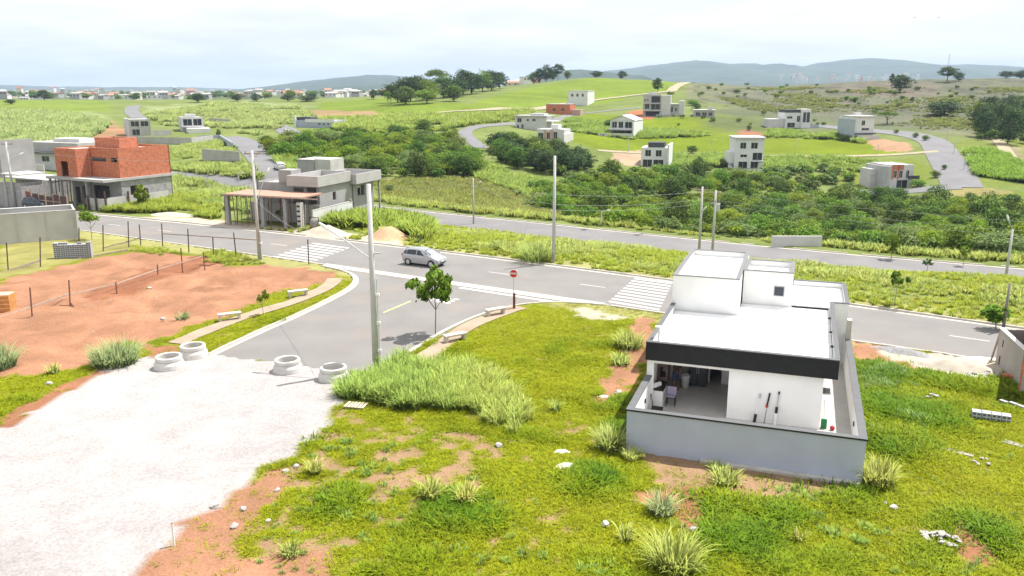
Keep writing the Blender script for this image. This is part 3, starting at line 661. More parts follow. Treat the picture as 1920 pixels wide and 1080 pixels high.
# roof sheets: single panels with a raised joint
rp0 = None
def roof_panel(x0, x1, y0, y1, z0, z1):
    b = MB()
    v8 = [(x0,y0,z0-.06),(x1,y0,z0-.06),(x1,y1,z1-.06),(x0,y1,z1-.06),(x0,y0,z0),(x1,y0,z0),(x1,y1,z1),(x0,y1,z1)]
    b.v += v8
    for f in ((0,3,2,1),(4,5,6,7),(0,1,5,4),(1,2,6,5),(2,3,7,6),(3,0,4,7)): b.f.append(f); b.m.append(0)
    k = b.box(x0+.02, x1-.02, y1-.03, y1-.005, min(z0, z1)-.05, max(z0, z1)+.028)
    b.build('roof_panel', WHITE2, hs_)
n = 10
for i in range(n):
    y0, y1 = 4.68+i*(15.16-4.68)/n, 4.68+(i+1)*(15.16-4.68)/n
    x1 = 8.33
    if y0 < 12.0: roof_panel(.19, x1, y0, min(y1-.012, 12.1), 3.06+.02*i, 3.06+.02*i+.02)
    elif y0 < 14.6: roof_panel(3.58, x1, y0, min(y1-.012, 14.62), 3.06+.02*i, 3.06+.02*i+.02)
    else: roof_panel(6.34, x1, y0, y1-.012, 3.26, 3.28)
for i in range(4): roof_panel(6.34, 9.16, 15.40+i*1.22, 15.40+(i+1)*1.22-.012, 3.26, 3.28)
MB().box(3.56, 6.32, 18.05, 20.36, 2.9, 3.3).build('roof_slab', WHITE2, hs_)
# tall rooms above the roof: hollow boxes with a sunk white roof
def upper(x0, x1, y0, y1, z1, name):
    p = MB().box(x0, x1, y0, y0+.15, 3.0, z1).box(x0, x1, y1-.15, y1, 3.0, z1).box(x0, x0+.15, y0+.15, y1-.15, 3.0, z1).box(x1-.15, x1, y0+.15, y1-.15, 3.0, z1).build(name, WHITE, hs_)
    MB().box(x0+.151, x1-.151, y0+.151, y1-.151, z1-.5, z1-.34).build('sunk_roof', WHITE2, p)
    c = MB(); o_ = .03; w_ = .2
    c.box(x0-o_, x1+o_, y0-o_, y0+w_, z1+.002, z1+.045).box(x0-o_, x1+o_, y1-w_, y1+o_, z1+.002, z1+.045).box(x0-o_, x0+w_, y0+w_, y1-w_, z1+.002, z1+.045).box(x1-w_, x1+o_, y0+w_, y1-w_, z1+.002, z1+.045)
    c.build('cap', CAP, p); return p
upper(0.0, 3.55, 12.15, 20.2, 5.2, 'living_block')
tk = upper(3.62, 6.3, 14.7, 18.0, 5.22, 'tank_block')
vw = MB().box(5.3, 5.88, 14.66, 14.698, 3.86, 4.44).build('vent_frame', ALU, tk)
MB().box(5.34, 5.84, 14.64, 14.659, 3.90, 4.40).build('vent_grille', DARK, vw)
MB().box(.0, .15, 12.3, 20.0, .2, 2.98).build('street_side_wall', WHITE, hs_); MB().box(.16, 6.3, 20.2, 20.36, .2, 2.9).build('street_front_wall', WHITE, hs_)
vp = MB().tube([(.42, 5.2, 3.08), (.42, 5.2, 4.15)], .055, 10).box(.24, .6, 5.08, 5.32, 4.151, 4.2).build('vent_pipe', M('white_pvc', (.75,.75,.74), .4, .03), hs_)
for y_ in (7.0, 9.5, 12.2): MB().box(8.20, 8.34, y_, y_+.12, 3.42, 3.50).build('lamp_bracket', BLK, hs_)
MB().tube([(8.28, 5, 3.2), (8.28, 15, 3.4)], .025, 6).build('conduit', ALU, hs_)
MB().box(9.26, 9.5, 13.9, 14.4, 1.91, 3.0).build('meter_pillar', CONCP, hs_)
# --- what stands on the veranda
def inhouse(x_, y_, z_=.2):
    return (hb[0]+x_*math.cos(HA)+y_*math.sin(HA), hb[1]-x_*math.sin(HA)+y_*math.cos(HA), z_)
fr = thing('refrigerator', 'black double door refrigerator at the back of the veranda', 'refrigerator', inhouse(2.0, 8.85), -HA)
MB().box(-.46, .46, -.33, .38, 0.03, 1.85).build('cabinet', BLK, fr)
for s in (0, 1):
    d_ = MB().box(-.455+s*.46, -.005+s*.46, -.39, -.332, .08, 1.84).build('door', M('dark_steel', (.06,.065,.07), .3, .05, metal=.7), fr); MB().tube([(-.05+s*.1, -.43, .7), (-.05+s*.1, -.43, 1.5)], .015, 6).build('handle', ALU, d_)
gb = thing('barbecue_grill', 'tall brown brick barbecue at the left end of the veranda', 'barbecue', inhouse(.55, 7.4), -HA)
MB().wall((-.38, -.5), (.12, -.5), 0, 2.38, .9, [(.10, .4, .85, 1.4)]).build('hearth', MBrick('brown_brick', (.22,.14,.11), (.18,.11,.09), (.2,.17,.15), .22, .07, .008), gb)
MB().box(-.27, .0, -.45, .38, .84, .86).build('grate', BLK, gb)
ct = thing('kitchen_counter', 'white veranda counter with a dark top', 'counter', inhouse(.5, 5.35), -HA)
MB().box(-.28, .26, -.42, .9, 0, .84).build('cabinet', WHITE, ct); MB().box(-.29, .30, -.45, .92, .842, .89).build('counter_top', M('dark_granite', (.03,.022,.02), .3, .3, 20), ct)
MB().box(.262, .28, -.2, -.17, .55, .7).build('handle', ALU, ct)
dr = thing('dish_rack', 'white dishes in a dark rack on the veranda counter', 'dish rack', inhouse(.42, 5.3, 1.09), -HA)
MB().box(-.2, .2, -.3, .3, 0, .03).build('tray', BLK, dr)
for i in range(5): MB().lathe([(0, 0), (.11, .012), (.12, .03), (.11, .02), (0, .008)], 14).build('plate', WHITE, dr, loc=(-.12+.05*i, -.2+.09*i, .12)).rotation_euler = (R(70), R(10*i), R(30))
bn = thing('rubbish_bin', 'white bucket shaped bin on the veranda floor', 'bin', inhouse(1.42, 8.15), -HA)
MB().lathe([(0, .0), (.17, 0), (.23, .6), (.25, .62), (.25, .66), (.22, .655), (.20, .1), (0, .08)], 20).build('tub', WHITE, bn, smooth=True); MB().lathe([(.0, .56), (.2, .55), (.1, .62), (0, .64)], 12).build('liner', WHITE, bn)
chh = thing('chair', 'small dark stool chair with a lilac seat beside the counter', 'chair', inhouse(1.12, 5.35), -HA)
LIL = M('lilac_cloth', (.33,.29,.40), .8, .1)
for sx in (-.19, .19):
    for sy in (-.17, .17): MB().tube([(sx*1.1, sy*1.1, 0), (sx, sy, .42)], .02, 6).build('leg', BLK, chh)
MB().box(-.22, .22, -.2, .2, .42, .47).build('seat', BLK, chh); MB().box(-.22, .22, .16, .22, .50, .92).build('backrest', LIL, chh); MB().box(-.2, .2, -.18, .15, .471, .52).build('cushion', LIL, chh)
ca_ = thing('pressure_washer', 'small black cart with raised handle in the yard corner', 'cart', inhouse(.62, 4.05), -HA)
MB().box(-.2, .3, -.15, .15, .12, .34).build('body', BLK, ca_)
for s in (-.18, .18): MB().tube([(-.15, s-.03, .13), (-.15, s+.03, .13)], .13, 12).build('wheel', BLK, ca_)
MB().tube([(-.16, -.12, .2), (-.28, -.12, .95), (-.28, .12, .95), (-.16, .12, .2)], .02, 6).build('handle', BLK, ca_)
REDP = M('red_plastic', (.45,.03,.03), .5, .1); GRNP = M('green_plastic', (.02,.20,.07), .6, .2)
def tool(name, label, x_, parts):
    t = thing(name, label, 'tool', inhouse(x_, 4.44), -HA, 'garden tools against the white wall'); t.scale = (.8, .8, .8)
    for nm, a_, b_, r_, m_ in parts: MB().tube([a_, b_], r_, 8).build(nm, m_, t)
tool('grass_trimmer', 'leftmost tool on the white wall, pale shaft with black motor below', 5.15, [('shaft', (-.0, 0, .5), (.16, .22, 1.75), .022, WHITE), ('motor', (-.06, -.03, .0), (0, 0, .55), .085, BLK), ('guard', (.13, .16, 1.5), (.17, .215, 1.75), .05, ALU)])
tool('hedge_trimmer', 'middle tool on the white wall, black blade above a red grip', 5.62, [('blade', (.0, .12, 1.15), (.1, .21, 1.85), .05, BLK), ('grip', (-.02, .1, 1.0), (.0, .12, 1.15), .075, REDP), ('leg', (-.1, 0, 0), (0, .1, 1.0), .018, BLK), ('leg', (.05, 0, 0), (0, .1, 1.0), .018, WHITE)])
tool('leaf_blower', 'rightmost tool on the white wall, black top over white body', 6.05, [('hook', (.06, .2, 1.85), (.06, .2, 2.0), .05, BLK), ('tube_arm', (0, .1, .9), (.05, .21, 1.85), .035, ALU), ('motor', (-.02, .04, .75), (0, .1, 1.1), .08, BLK), ('body', (-.03, -.0, 0), (-.02, .04, .75), .075, WHITE)])
br_ = thing('broom', 'green bristled broom at the right corner of the white wall', 'broom', inhouse(8.12, 4.85), -HA)
MB().tube([(0, 0, .45), (-.06, .03, 1.35)], .014, 6).build('handle', ALU, br_); MB().prism([(-.12, -.05), (.14, -.05), (.14, .05), (-.12, .05)], .0, .45).build('bristles', GRNP, br_)
bl = thing('ball', 'small red ball on the sunlit side passage floor', 'ball', inhouse(8.5, 4.75), 0)
MB().lathe([(0, 0)]+[(.11*math.sin(math.pi*i/10), .11-.11*math.cos(math.pi*i/10)) for i in range(1, 10)]+[(0, .22)], 16).build('skin', REDP, bl, smooth=True); MB().tube([(0, 0, .215), (0, 0, .235)], .012, 6).build('valve', BLK, bl)
# --- person: one skinned body, clothing and hair as children
def person(label, loc, rz):
    pv = [(0,0,.95),(0,-.02,1.12),(0,-.06,1.34),(0,-.10,1.46),(0,-.13,1.55),(0,-.15,1.66),
          (-.18,-.07,1.40),(-.24,-.18,1.15),(-.18,-.40,1.08),(-.15,-.48,1.05),(.18,-.07,1.40),(.25,-.14,1.14),(.20,-.36,1.02),(.17,-.44,.98),
          (-.10,0,.9),(-.11,-.02,.5),(-.12,.03,.09),(-.12,-.14,.045),(.10,0,.9),(.12,-.06,.5),(.12,.02,.09),(.12,-.15,.045)]
    pe = [(0,1),(1,2),(2,3),(3,4),(4,5),(2,6),(6,7),(7,8),(8,9),(2,10),(10,11),(11,12),(12,13),(0,14),(14,15),(15,16),(16,17),(0,18),(18,19),(19,20),(20,21)]
    pr = [.15,.13,.15,.07,.06,.095,.062,.048,.036,.03,.062,.048,.036,.03,.10,.065,.045,.04,.10,.065,.045,.04]
    me = bpy.data.meshes.new('body'); me.from_pydata(pv, pe, []); o = bpy.data.objects.new('body', me); COL.objects.link(o)
    sk = o.modifiers.new('s', 'SKIN'); 
    for i, r_ in enumerate(pr): me.skin_vertices[0].data[i].radius = (r_, r_*.85); me.skin_vertices[0].data[i].use_root = (i == 0)
    ss = o.modifiers.new('b', 'SUBSURF'); ss.levels = ss.render_levels = 2
    bpy.context.view_layer.update(); ev = bpy.data.meshes.new_from_object(o.evaluated_get(bpy.context.evaluated_depsgraph_get())); bpy.data.objects.remove(o)
    bm = bmesh.new(); bm.from_mesh(ev); bmesh.ops.delete(bm, geom=[v_ for v_ in bm.verts if not v_.link_faces], context='VERTS'); bm.to_mesh(ev); bm.free()
    skin = M('skin', (.22,.115,.07), .6, .05); ev.materials.clear(); ev.materials.append(skin); ev.polygons.foreach_set('use_smooth', [True]*len(ev.polygons))
    t = thing('person', label, 'person', loc, rz); bo = ob('body', ev, t)
    def shell(nm, cond, mat, off):
        bm = bmesh.new(); bm.from_mesh(ev); bm.normal_update()
        bmesh.ops.delete(bm, geom=[f for f in bm.faces if not cond(f.calc_center_median())], context='FACES')
        for v_ in bm.verts: v_.co += v_.normal*off
        
        seen, best = set(), []
        for f0 in bm.faces:
            if f0 in seen: continue
            st_, comp = [f0], []
            seen.add(f0)
            while st_:
                q = st_.pop(); comp.append(q)
                for e in q.edges:
                    for g_ in e.link_faces:
                        if g_ not in seen: seen.add(g_); st_.append(g_)
            if len(comp) > len(best): best = comp
        bmesh.ops.delete(bm, geom=[q for q in bm.faces if q not in set(best)], context='FACES')
        keepv = {v_ for q in bm.faces for v_ in q.verts}; bmesh.ops.delete(bm, geom=[v_ for v_ in bm.verts if v_ not in keepv], context='VERTS')
        m2 = bpy.data.meshes.new(nm); bm.to_mesh(m2); bm.free(); m2.materials.append(mat); ob(nm, m2, t)
    shell('shirt', lambda c_: .98 < c_.z < 1.47 and abs(c_.x) < .26 and c_.y > -.24, M('brown_shirt', (.10,.045,.04), .85, .1), .014)
    shell('shorts', lambda c_: .52 < c_.z < 1.0 and c_.y > -.2 and abs(c_.x) < .22, M('blue_denim', (.06,.085,.16), .85, .15), .018)
    shell('hair', lambda c_: c_.z > 1.62 or (c_.z > 1.56 and c_.y > -.14), M('dark_hair', (.02,.013,.01), .6, .2), .012)
    for s in (-1, 1):
        for k in range(5):
            a_ = (s*.16+(k-2)*.012*s, -.47, 1.05 if s < 0 else .98); MB().tube([a_, (a_[0], a_[1]-.035, a_[2]-.02), (a_[0], a_[1]-.05, a_[2]-.05)], [.009, .008, .006], 6).build('finger', skin, t)
    MB().lathe([(0, -.03), (.02, 0), (0, .035)], 8).build('nose', skin, t, loc=(0, -.245, 1.65))
    for s in (-1, 1): MB().lathe([(0, -.015), (.014, 0), (0, .015)], 8).build('eye', BLK, t, loc=(s*.035, -.235, 1.68))
    return t
person('person in a brown top and blue shorts standing on the veranda', inhouse(1.0, 7.55), -HA+R(50))
# ================================================================== BUILDINGS ALONG THE WIDE STREET
BRICK = MBrick('clay_brick', (.55,.17,.088), (.47,.138,.072), (.46,.28,.20), .29, .19, .014)
BLOCK = MBrick('grey_block', (.36,.355,.35), (.32,.315,.315), (.40,.39,.38), .39, .2, .012)
BLOCKP = M('grey_render', (.325,.32,.317), .95, .10, .8, .2, 20, stain=.35, stain_col=(.26,.24,.23))
SLABC = M('slab_concrete', (.41,.40,.395), .95, .08, .9, .2, 20, stain=.3, stain_col=(.33,.30,.28))
PALE = M('pale_block_plaster', (.47,.46,.45), .95, .12, .6, .2, 20, stain=.5, stain_col=(.36,.35,.34))
WOOD = M('form_timber', (.17,.11,.08), .9, .25, 5); DWOOD = M('dark_hoarding_board', (.10,.06,.05), .9, .3, 3); GWOOD = M('weathered_board', (.33,.26,.21), .9, .2, 4)
CLAY = M('clay_tile_slab', (.40,.24,.18), .9, .2, 6, .3, 30)
SHADEM = M('shade_paint', (.03,.028,.027), .9, .2)  # near black colour standing in for shade in holes and openings
def frame(name, label, cat, P, deg, z=None, group=None):
    return thing(name, label, cat, (P[0], P[1], Zs(P[0], P[1]) if z is None else z), -R(deg), group)
def local(t, x_, y_):
    a_ = t.rotation_euler[2]; return (t.location[0]+x_*math.cos(a_)-y_*math.sin(a_), t.location[1]+x_*math.sin(a_)+y_*math.cos(a_))
# --- red brick house on a grey ground floor
bh = frame('brick_house', 'unfinished two storey red brick house on a grey block ground floor', 'house', (-51.6, 107.9), 28, 0)
MB().wall((-5.0, 0), (1.0, 0), -.3, 3.6, .2, [(.3, 3.6, .2, 2.8)]).wall((1.0, .2), (1.0, 8), -.3, 3.6, .2, [(1.1, 2.8, 1.3, 2.8)]).wall((1, 8), (-9, 8), -.3, 3.6, .2).wall((-9, 8), (-9, 0), -.3, 3.6, .2).wall((-9.0, 0), (-5.2, 0), -.3, 3.6, .2, [(.5, 1.5, .1, 2.3), (2.1, 3.2, .9, 2.5)]).build('ground_floor_wall', BLOCK, bh)
MB().box(-10.4, 1.25, -2.7, 8.2, 3.605, 3.93).build('floor_slab', SLABC, bh)
MB().box(-9, 1, .3, 8, -.2, .02).build('floor', SLABC, bh); MB().box(-8.9, .8, 3.4, 3.5, .02, 3.6).build('inner_wall', BLOCKP, bh)
MB().wall((-4.65, 0), (1.0, 0), 3.935, 7.72, .2, [(.2, 3.25, 5.95, 6.45), (4.1, 5.35, 5.95, 6.5)]).build('upper_wall', BRICK, bh)
MB().wall((1.0, .2), (1.0, 8), 3.935, 7.72, .2).build('upper_wall', BRICK, bh); MB().wall((1.0, 8), (-9.0, 8), 3.935, 7.72, .2).build('upper_wall', BRICK, bh)
MB().wall((-9.0, 7.8), (-9.0, -2), 3.935, 7.62, .2).build('upper_wall', BRICK, bh)
bay = MB().wall((-8.8, -2), (-4.65, -2), 3.935, 7.62, .2, [(.85, 2.3, 3.95, 5.95)]).wall((-4.65, -1.8), (-4.65, -.001), 3.935, 7.62, .2).build('bay_wall', BRICK, bh)
MB().box(-8.8, -4.85, -1.8, 2.5, 7.3, 7.45).build('bay_roof_slab', SLABC, bay); MB().box(-7.9, -7.82, -1.95, -1.88, 3.95, 5.9).build('prop', WOOD, bay)
MB().box(-8.75, .75, 2.55, 7.75, 7.2, 7.4).build('roof_slab', SLABC, bh); MB().box(-4.6, .78, .25, 2.5, 7.2, 7.4).build('roof_slab', SLABC, bh)
tb = MB().wall((-8.2, 3.5), (-3.2, 3.5), 7.42, 8.75, .2).wall((-3.2, 3.7), (-3.2, 6.5), 7.42, 8.75, .2).wall((-3.2, 6.5), (-8.2, 6.5), 7.42, 8.75, .2).wall((-8.2, 6.3), (-8.2, 3.7), 7.42, 8.75, .2).build('tank_room', BRICK, bh); MB().box(-8.0, -3.4, 3.7, 6.3, 8.3, 8.4).build('tank_floor', SLABC, tb)
for x0 in (-4.45, -1.45, -.55):
    for k in range(3 if x0 < -1 else 2): MB().box(x0+.0, x0+(2.9 if x0 < -4 else .55), .08, .12, 6.0+.15*k, 6.03+.15*k).build('window_bar', BLOCKP, bh)
MB().box(-4.5, -4.4, -.35, -.25, 3.95, 7.2).build('downpipe', M('orange_pvc', (.55,.25,.17), .6), bh)
for x_, y_ in ((-10.0, -2.4), (-7.7, -2.4), (-5.4, -2.4), (-2.6, -2.4)): MB().box(x_-.12, x_+.12, y_-.12, y_+.12, -.3, 3.6).build('column', BLOCKP, bh)
for x_ in (-9.3, -8.6, -6.9, -6.2, -3.9): MB().tube([(x_, -2.3, 0), (x_+.1, -2.2, 3.6)], .06, 6).build('prop', WOOD, bh)
lwp = frame('block_yard_wall', 'low pale block wall with dark struts beside the brick house', 'wall', local(bh, -2.2, -2.9), 28, 0)
MB().wall((0, 0), (4.0, 0), -.3, 1.55, .15).wall((4.0, .15), (4.0, 9.5), -.3, 1.7, .15).build('panel', PALE, lwp)
for x_, y_, h_ in ((.4, -.1, 1.9), (1.9, -.1, 2.1), (3.8, -.1, 2.6)): MB().box(x_, x_+.22, y_-.12, y_, -.3, h_).build('strut', DWOOD, lwp)
for y_ in (3, 6): MB().box(4.01, 4.12, y_, y_+.22, -.3, 2.3).build('strut', DWOOD, lwp)
hd = frame('site_hoarding', 'dark timber site hoarding in front of the brick house', 'hoarding', local(bh, -10.6, -5.6), 28, 0)
for i, (w_, h_, m_) in enumerate([(1.1, 2.2, 'r'), (1.3, 2.0, 'd'), (1.2, 1.9, 'd'), (1.4, 1.8, 'd'), (1.3, 2.1, 'd'), (1.3, 2.0, 'd')]):
    x0 = i*1.42; MB().box(x0, x0+w_, -.02, .02, .05, h_).build('board', M('red_board', (.25,.09,.08), .9, .2) if m_ == 'r' else DWOOD, hd); MB().box(x0+w_, x0+w_+.14, -.08, .08, -.2, h_+.35).build('post', GWOOD, hd)
for x0 in (1.45, 4.3): MB().box(x0, x0+2.6, -.05, -.022, 1.15, 1.27).build('rail', GWOOD, hd)
# --- grey house with formwork in front
ch = frame('grey_house', 'unfinished grey concrete house with deep flat roof slab', 'house', (-23.86, 91.03), 20, 0)
MB().wall((-4.0, 4.7), (0.0, 4.7), -.3, 4.22, .2, [(.5, 1.9, 2.0, 4.0), (2.3, 3.6, .2, 4.1)]).wall((0, 4.9), (0, 12), -.3, 4.22, .2, [(2.6, 3.3, 2.3, 3.3)]).wall((0, 12), (-9, 12), -.3, 4.22, .2).build('wall', BLOCKP, ch)
MB().wall((-9.0, 5.2), (-4.0, 5.2), -.3, 4.45, .2, [(3.0, 4.0, .2, 2.2), (.6, 2.0, 1.0, 2.0)]).wall((-9, 12), (-9, 5.2), -.3, 4.45, .2).build('wall', BLOCKP, ch)
MB().wall((-4, 5.2), (-4, 4.9), -.3, 4.22, .2).build('wall', BLOCKP, ch)
MB().box(-5.7, -3.92, 5.0, 7.0, 4.452, 5.95).build('water_tank_tower', BLOCKP, ch); MB().box(-8.98, -5.72, 5.42, 12, 4.1, 4.25).build('roof_slab', SLABC, ch)
def ring(x0, x1, y0, y1, z0, z1, t, nm, mat):
    p = MB().box(x0, x1, y0, y0+t, z0, z1).box(x0, x1, y1-t, y1, z0, z1).box(x0, x0+t, y0+t, y1-t, z0, z1).box(x1-t, x1, y0+t, y1-t, z0, z1).build(nm, mat, ch)
    MB().box(x0+t, x1-t, y0+t, y1-t, z0+.1, z0+.35).build('slab', SLABC, p)
ring(-3.9, .3, 4.0, 11.3, 4.25, 5.45, .2, 'roof_parapet', SLABC); ring(-4.2, 1.0, 11.36, 17.6, 3.85, 5.05, .2, 'roof_parapet', SLABC)
MB().wall((0.0, 12.2), (0.0, 17.0), -2.5, 3.84, .2, [(1.0, 2.8, 2.1, 3.4)]).wall((0, 17.2), (-9, 17.2), -2.5, 3.84, .2).build('wall', BLOCKP, ch)
MB().box(-.7, -.65, 13.0, 15.2, 1.9, 3.6).build('painted_sky_sheet', WHITE, ch); MB().box(-.6, -.55, 14.3, 14.8, 2.1, 3.0).build('silhouette_board', SHADEM, ch)  # white sheet painted for bright sky seen through the window; dark silhouette before it
MB().box(.7, .9, 17.2, 17.4, -3, 3.84).build('column', BLOCKP, ch); MB().box(-8.8, -.21, 4.95, 11.8, -.1, .05).build('floor', SLABC, ch); MB().box(-8.5, -.4, 8, 8.1, .05, 4.0).build('inner_wall', BLOCKP, ch)
fo = frame('garage_formwork', 'clay tile garage slab on timber props in front of the grey house', 'scaffold', (-23.86, 91.03), 20, 0)
MB().box(-9.6, .7, -.1, 4.2, 3.42, 3.6).build('slab', CLAY, fo)
for i in range(11): MB().box(-9.9+i*.95, -9.78+i*.95, -.28, 4.3, 3.28, 3.415).build('joist', WOOD, fo)
MB().box(-9.9, 2.9, -.3, -.2, 3.43, 3.55).build('edge_board', GWOOD, fo)
for x_ in (-9.4, -4.6, -1.6): MB().box(x_-.2, x_+.2, .0, .4, -.2, 3.415).build('column', BLOCKP, fo)
pil = MB().box(.05, .55, -.1, .5, -.2, 3.0).build('block_pillar', PALE, fo)
for k in range(5): MB().box(.1, .5, -.13, -.101, .3+k*.55, .48+k*.55).build('hole_shade', SHADEM, pil)  # dark plates on the face, shade of the block cells put into colour
rs = random.Random(4)
for i in range(34):
    x_ = -9.7+i*.285
    if abs(x_+4.6) < .3 or abs(x_+1.6) < .3: continue
    a_ = rs.uniform(-.25, .25); y_ = rs.choice((.1, 1.4, 2.8)) if i > 6 else rs.choice((.1, 1.2)); MB().tube([(x_+a_, y_, -.05), (x_, y_, 3.3)], .045, 6).build('prop', WOOD, fo)
MB().box(-9.3, .4, 4.0, 4.12, -.1, 2.2).build('back_panel', PALE, fo)
gw = frame('white_side_wall', 'white rendered wall sloping back beside the grey house', 'wall', local(ch, 1.0, 1.4), 20, 0)
MB().wall((0, 0), (0, 8.5), -.5, 1.95, -.18).build('panel', M('white_lime', (.62,.62,.62), .9, .06, .8, stain=.3), gw); MB().box(-.02, .2, -.03, 8.53, 1.952, 2.0).build('coping', PALE, gw)
MB().tube([(.09, 8.2, 2.0), (.09, 8.2, 2.25)], .2, 10).build('finial', GWOOD, gw)
bb = frame('grey_shed', 'plain grey block building behind the grey house', 'building', PG(590, 340), 20)
MB().box(-3.6, 0, 0, 6, -2, 3.9).build('wall', BLOCKP, bb); MB().box(0.01, 3.4, .3, 5, -2, 4.1).build('wing', PALE, bb); MB().box(-3.7, .05, -.1, 6.1, 3.902, 4.02).build('roof_slab', SLABC, bb)
# ladder, mixer, heaps by the grey house
ld = frame('ladder', 'pale timber ladder leaning on the block pillar', 'ladder', local(ch, 1.1, -.7), 20, 0)
for s in (0, .42): MB().tube([(s, 0, 0), (s-.35, .75, 2.9)], .035, 6).build('rail', GWOOD, ld)
for k in range(8): t_ = (k+.5)/8.5; MB().tube([(-.35*t_, .75*t_, 2.9*t_), (.42-.35*t_, .75*t_, 2.9*t_)], .025, 6).build('rung', GWOOD, ld)
mx_ = frame('cement_mixer', 'dark drum shaped cement mixer beside the ladder', 'cement mixer', local(ch, 2.3, -.2), 20, 0)
MB().lathe([(.0, .35), (.35, .4), (.5, .8), (.45, 1.15), (.25, 1.4), (.22, 1.4), (.38, 1.1), (0, .9)], 16).build('drum', M('worn_steel', (.22,.21,.20), .7, .3, 4), mx_, smooth=True)
for s in (-1, 1): MB().tube([(s*.55, -.3, 0), (s*.55, 0, 1.5), (s*.55, .3, 0)], .035, 6).build('frame_leg', BLK, mx_); MB().tube([(s*.62, .3, .2), (s*.7, .3, .2)], .2, 12).build('wheel', BLK, mx_)
MB().tube([(-.55, 0, 1.5), (.55, 0, 1.5)], .035, 6).build('frame_bar', BLK, mx_)
def heap(name, label, P, rx, ry, h_, mat, seed, cat='heap', rough=.12, rz=0):
    n_, m_ = 14, 36; v_ = []; rr = random.Random(seed)
    for i in range(n_+1):
        r_ = i/n_
        for j in range(m_):
            a_ = 2*math.pi*j/m_; k = 1+.18*math.sin(2*a_+seed)+.10*math.sin(5*a_+seed*2)
            x_, y_ = rx*r_*k*math.cos(a_), ry*r_*k*math.sin(a_)
            z_ = h_*(math.cos(math.pi*r_)*.5+.5)**.8*(1+.25*r_*math.sin(3*a_+seed))+(float(fbm([x_*2+seed], [y_*2], 4, seed)[0])-.5)*rough*(1-r_**3)
            v_.append((x_, y_, z_-.05*(r_ > .98)-.08*r_*r_))
    f_ = [(i*m_+j, (i+1)*m_+j, (i+1)*m_+(j+1) % m_, i*m_+(j+1) % m_) for i in range(n_) for j in range(m_)]
    me = bpy.data.meshes.new(name); me.from_pydata(v_, [], f_); me.materials.append(mat); me.polygons.foreach_set('use_smooth', [True]*len(f_))
    o = ob(name, me, None, (P[0], P[1], Zs(P[0], P[1])+.02), rz); return tag(o, label, cat)
SANDW = M('pale_sand', (.47,.42,.34), .95, .1, 2, .4, 15); SANDO = M('orange_sand', (.52,.33,.20), .95, .12, 2, .4, 15); SANDG = M('grey_sand', (.40,.36,.30), .95, .15, 1.5, .4, 15, stain=.3)
heap('sand_heap', 'white sand heap spilling to the kerb beside the ladder', P0(613, 439), 3.2, 2.0, .9, SANDW, 3, rz=R(-20))
heap('sand_heap', 'orange sand heap at the kerb behind the silver car', P0(728, 446), 2.6, 1.6, 1.15, SANDO, 5)
heap('sand_heap', 'flat pale sand heap at the kerb left of the formwork', P0(325, 404), 4.2, 1.2, .35, SANDW, 6, rz=R(-25))
heap('sand_heap', 'wide grey brown sand heap at the kerb right of the white house', P0(1795, 688), 2.4, 1.5, .38, SANDG, 8, rz=R(-30))
heap('gravel_heap', 'low dark grey gravel heap spread on the street edge right of the white house', P0(1695, 661), 2.0, .8, .22, M('grey_gravel', (.27,.27,.275), .95, .2, 6, .6, 20), 9, rz=R(-35))
# --- pale block enclosure at the left edge
A_, B_ = P0(0, 459), P0(148, 447)
be_ang = math.degrees(math.atan2(B_[1]-A_[1], B_[0]-A_[0])); Lw = math.hypot(B_[0]-A_[0], B_[1]-A_[1])
be = thing('block_enclosure', 'pale grey block enclosure with open top at the left edge', 'wall', (B_[0], B_[1], 0), R(be_ang))
MB().wall((-Lw-9, 0), (0, 0), -.4, 3.0, .18).build('front_panel', PALE, be); MB().wall((-.001, .18), (-.001, 4.5), -.4, 3.0, .18).build('side_panel', PALE, be); MB().wall((-Lw-9, 4.5), (-.0, 4.5), -.4, 3.0, .18, [(3, 3.8, 2.2, 2.7), (5.5, 6.3, 2.2, 2.7)]).build('back_panel', PALE, be)
for k in range(6): MB().box(-.35-k*2.6, -.12-k*2.6, -.03, -.001, -.4, 3.02).build('pilaster', M('grey_pilaster', (.42,.41,.40), .95, .1, 2), be)
MB().box(-Lw-9, .02, -.03, .21, 3.001, 3.05).build('coping', PALE, be); MB().box(-Lw-9, .02, 4.47, 4.71, 3.001, 3.05).build('coping', WHITE, be)
MB().box(-6, -.3, 3.6, 4.48, 1.9, 2.05).build('ledge', PALE, be)
# --- grey buildings behind it
g1 = frame('grey_block_house', 'grey block house shell at the far left edge', 'house', PG(8, 385), 28)
MB().wall((-8, 0), (4.2, 0), -.3, 3.2, .2).wall((4.2, .2), (4.2, 7), -.3, 3.2, .2).wall((4.2, 7), (-8, 7), -.3, 3.2, .2).build('wall', BLOCK, g1); MB().wall((-14, 4), (-6.2, 4), 3.2, 8.2, .2, [(5.8, 6.8, 5.5, 6.8)]).wall((-6.2, 4.2), (-6.2, 9), 3.2, 8.2, .2).build('upper_wall', BLOCKP, g1); MB().box(-8, 4.25, 3.9, 9, 3.0, 3.19).build('floor_slab', SLABC, g1)
MB().box(.6, 4.6, -.3, 3.5, 4.2, 4.35).build('canopy_slab', PALE, g1); MB().box(.9, 1.1, -.2, 0, 0, 4.2).build('column', PALE, g1)
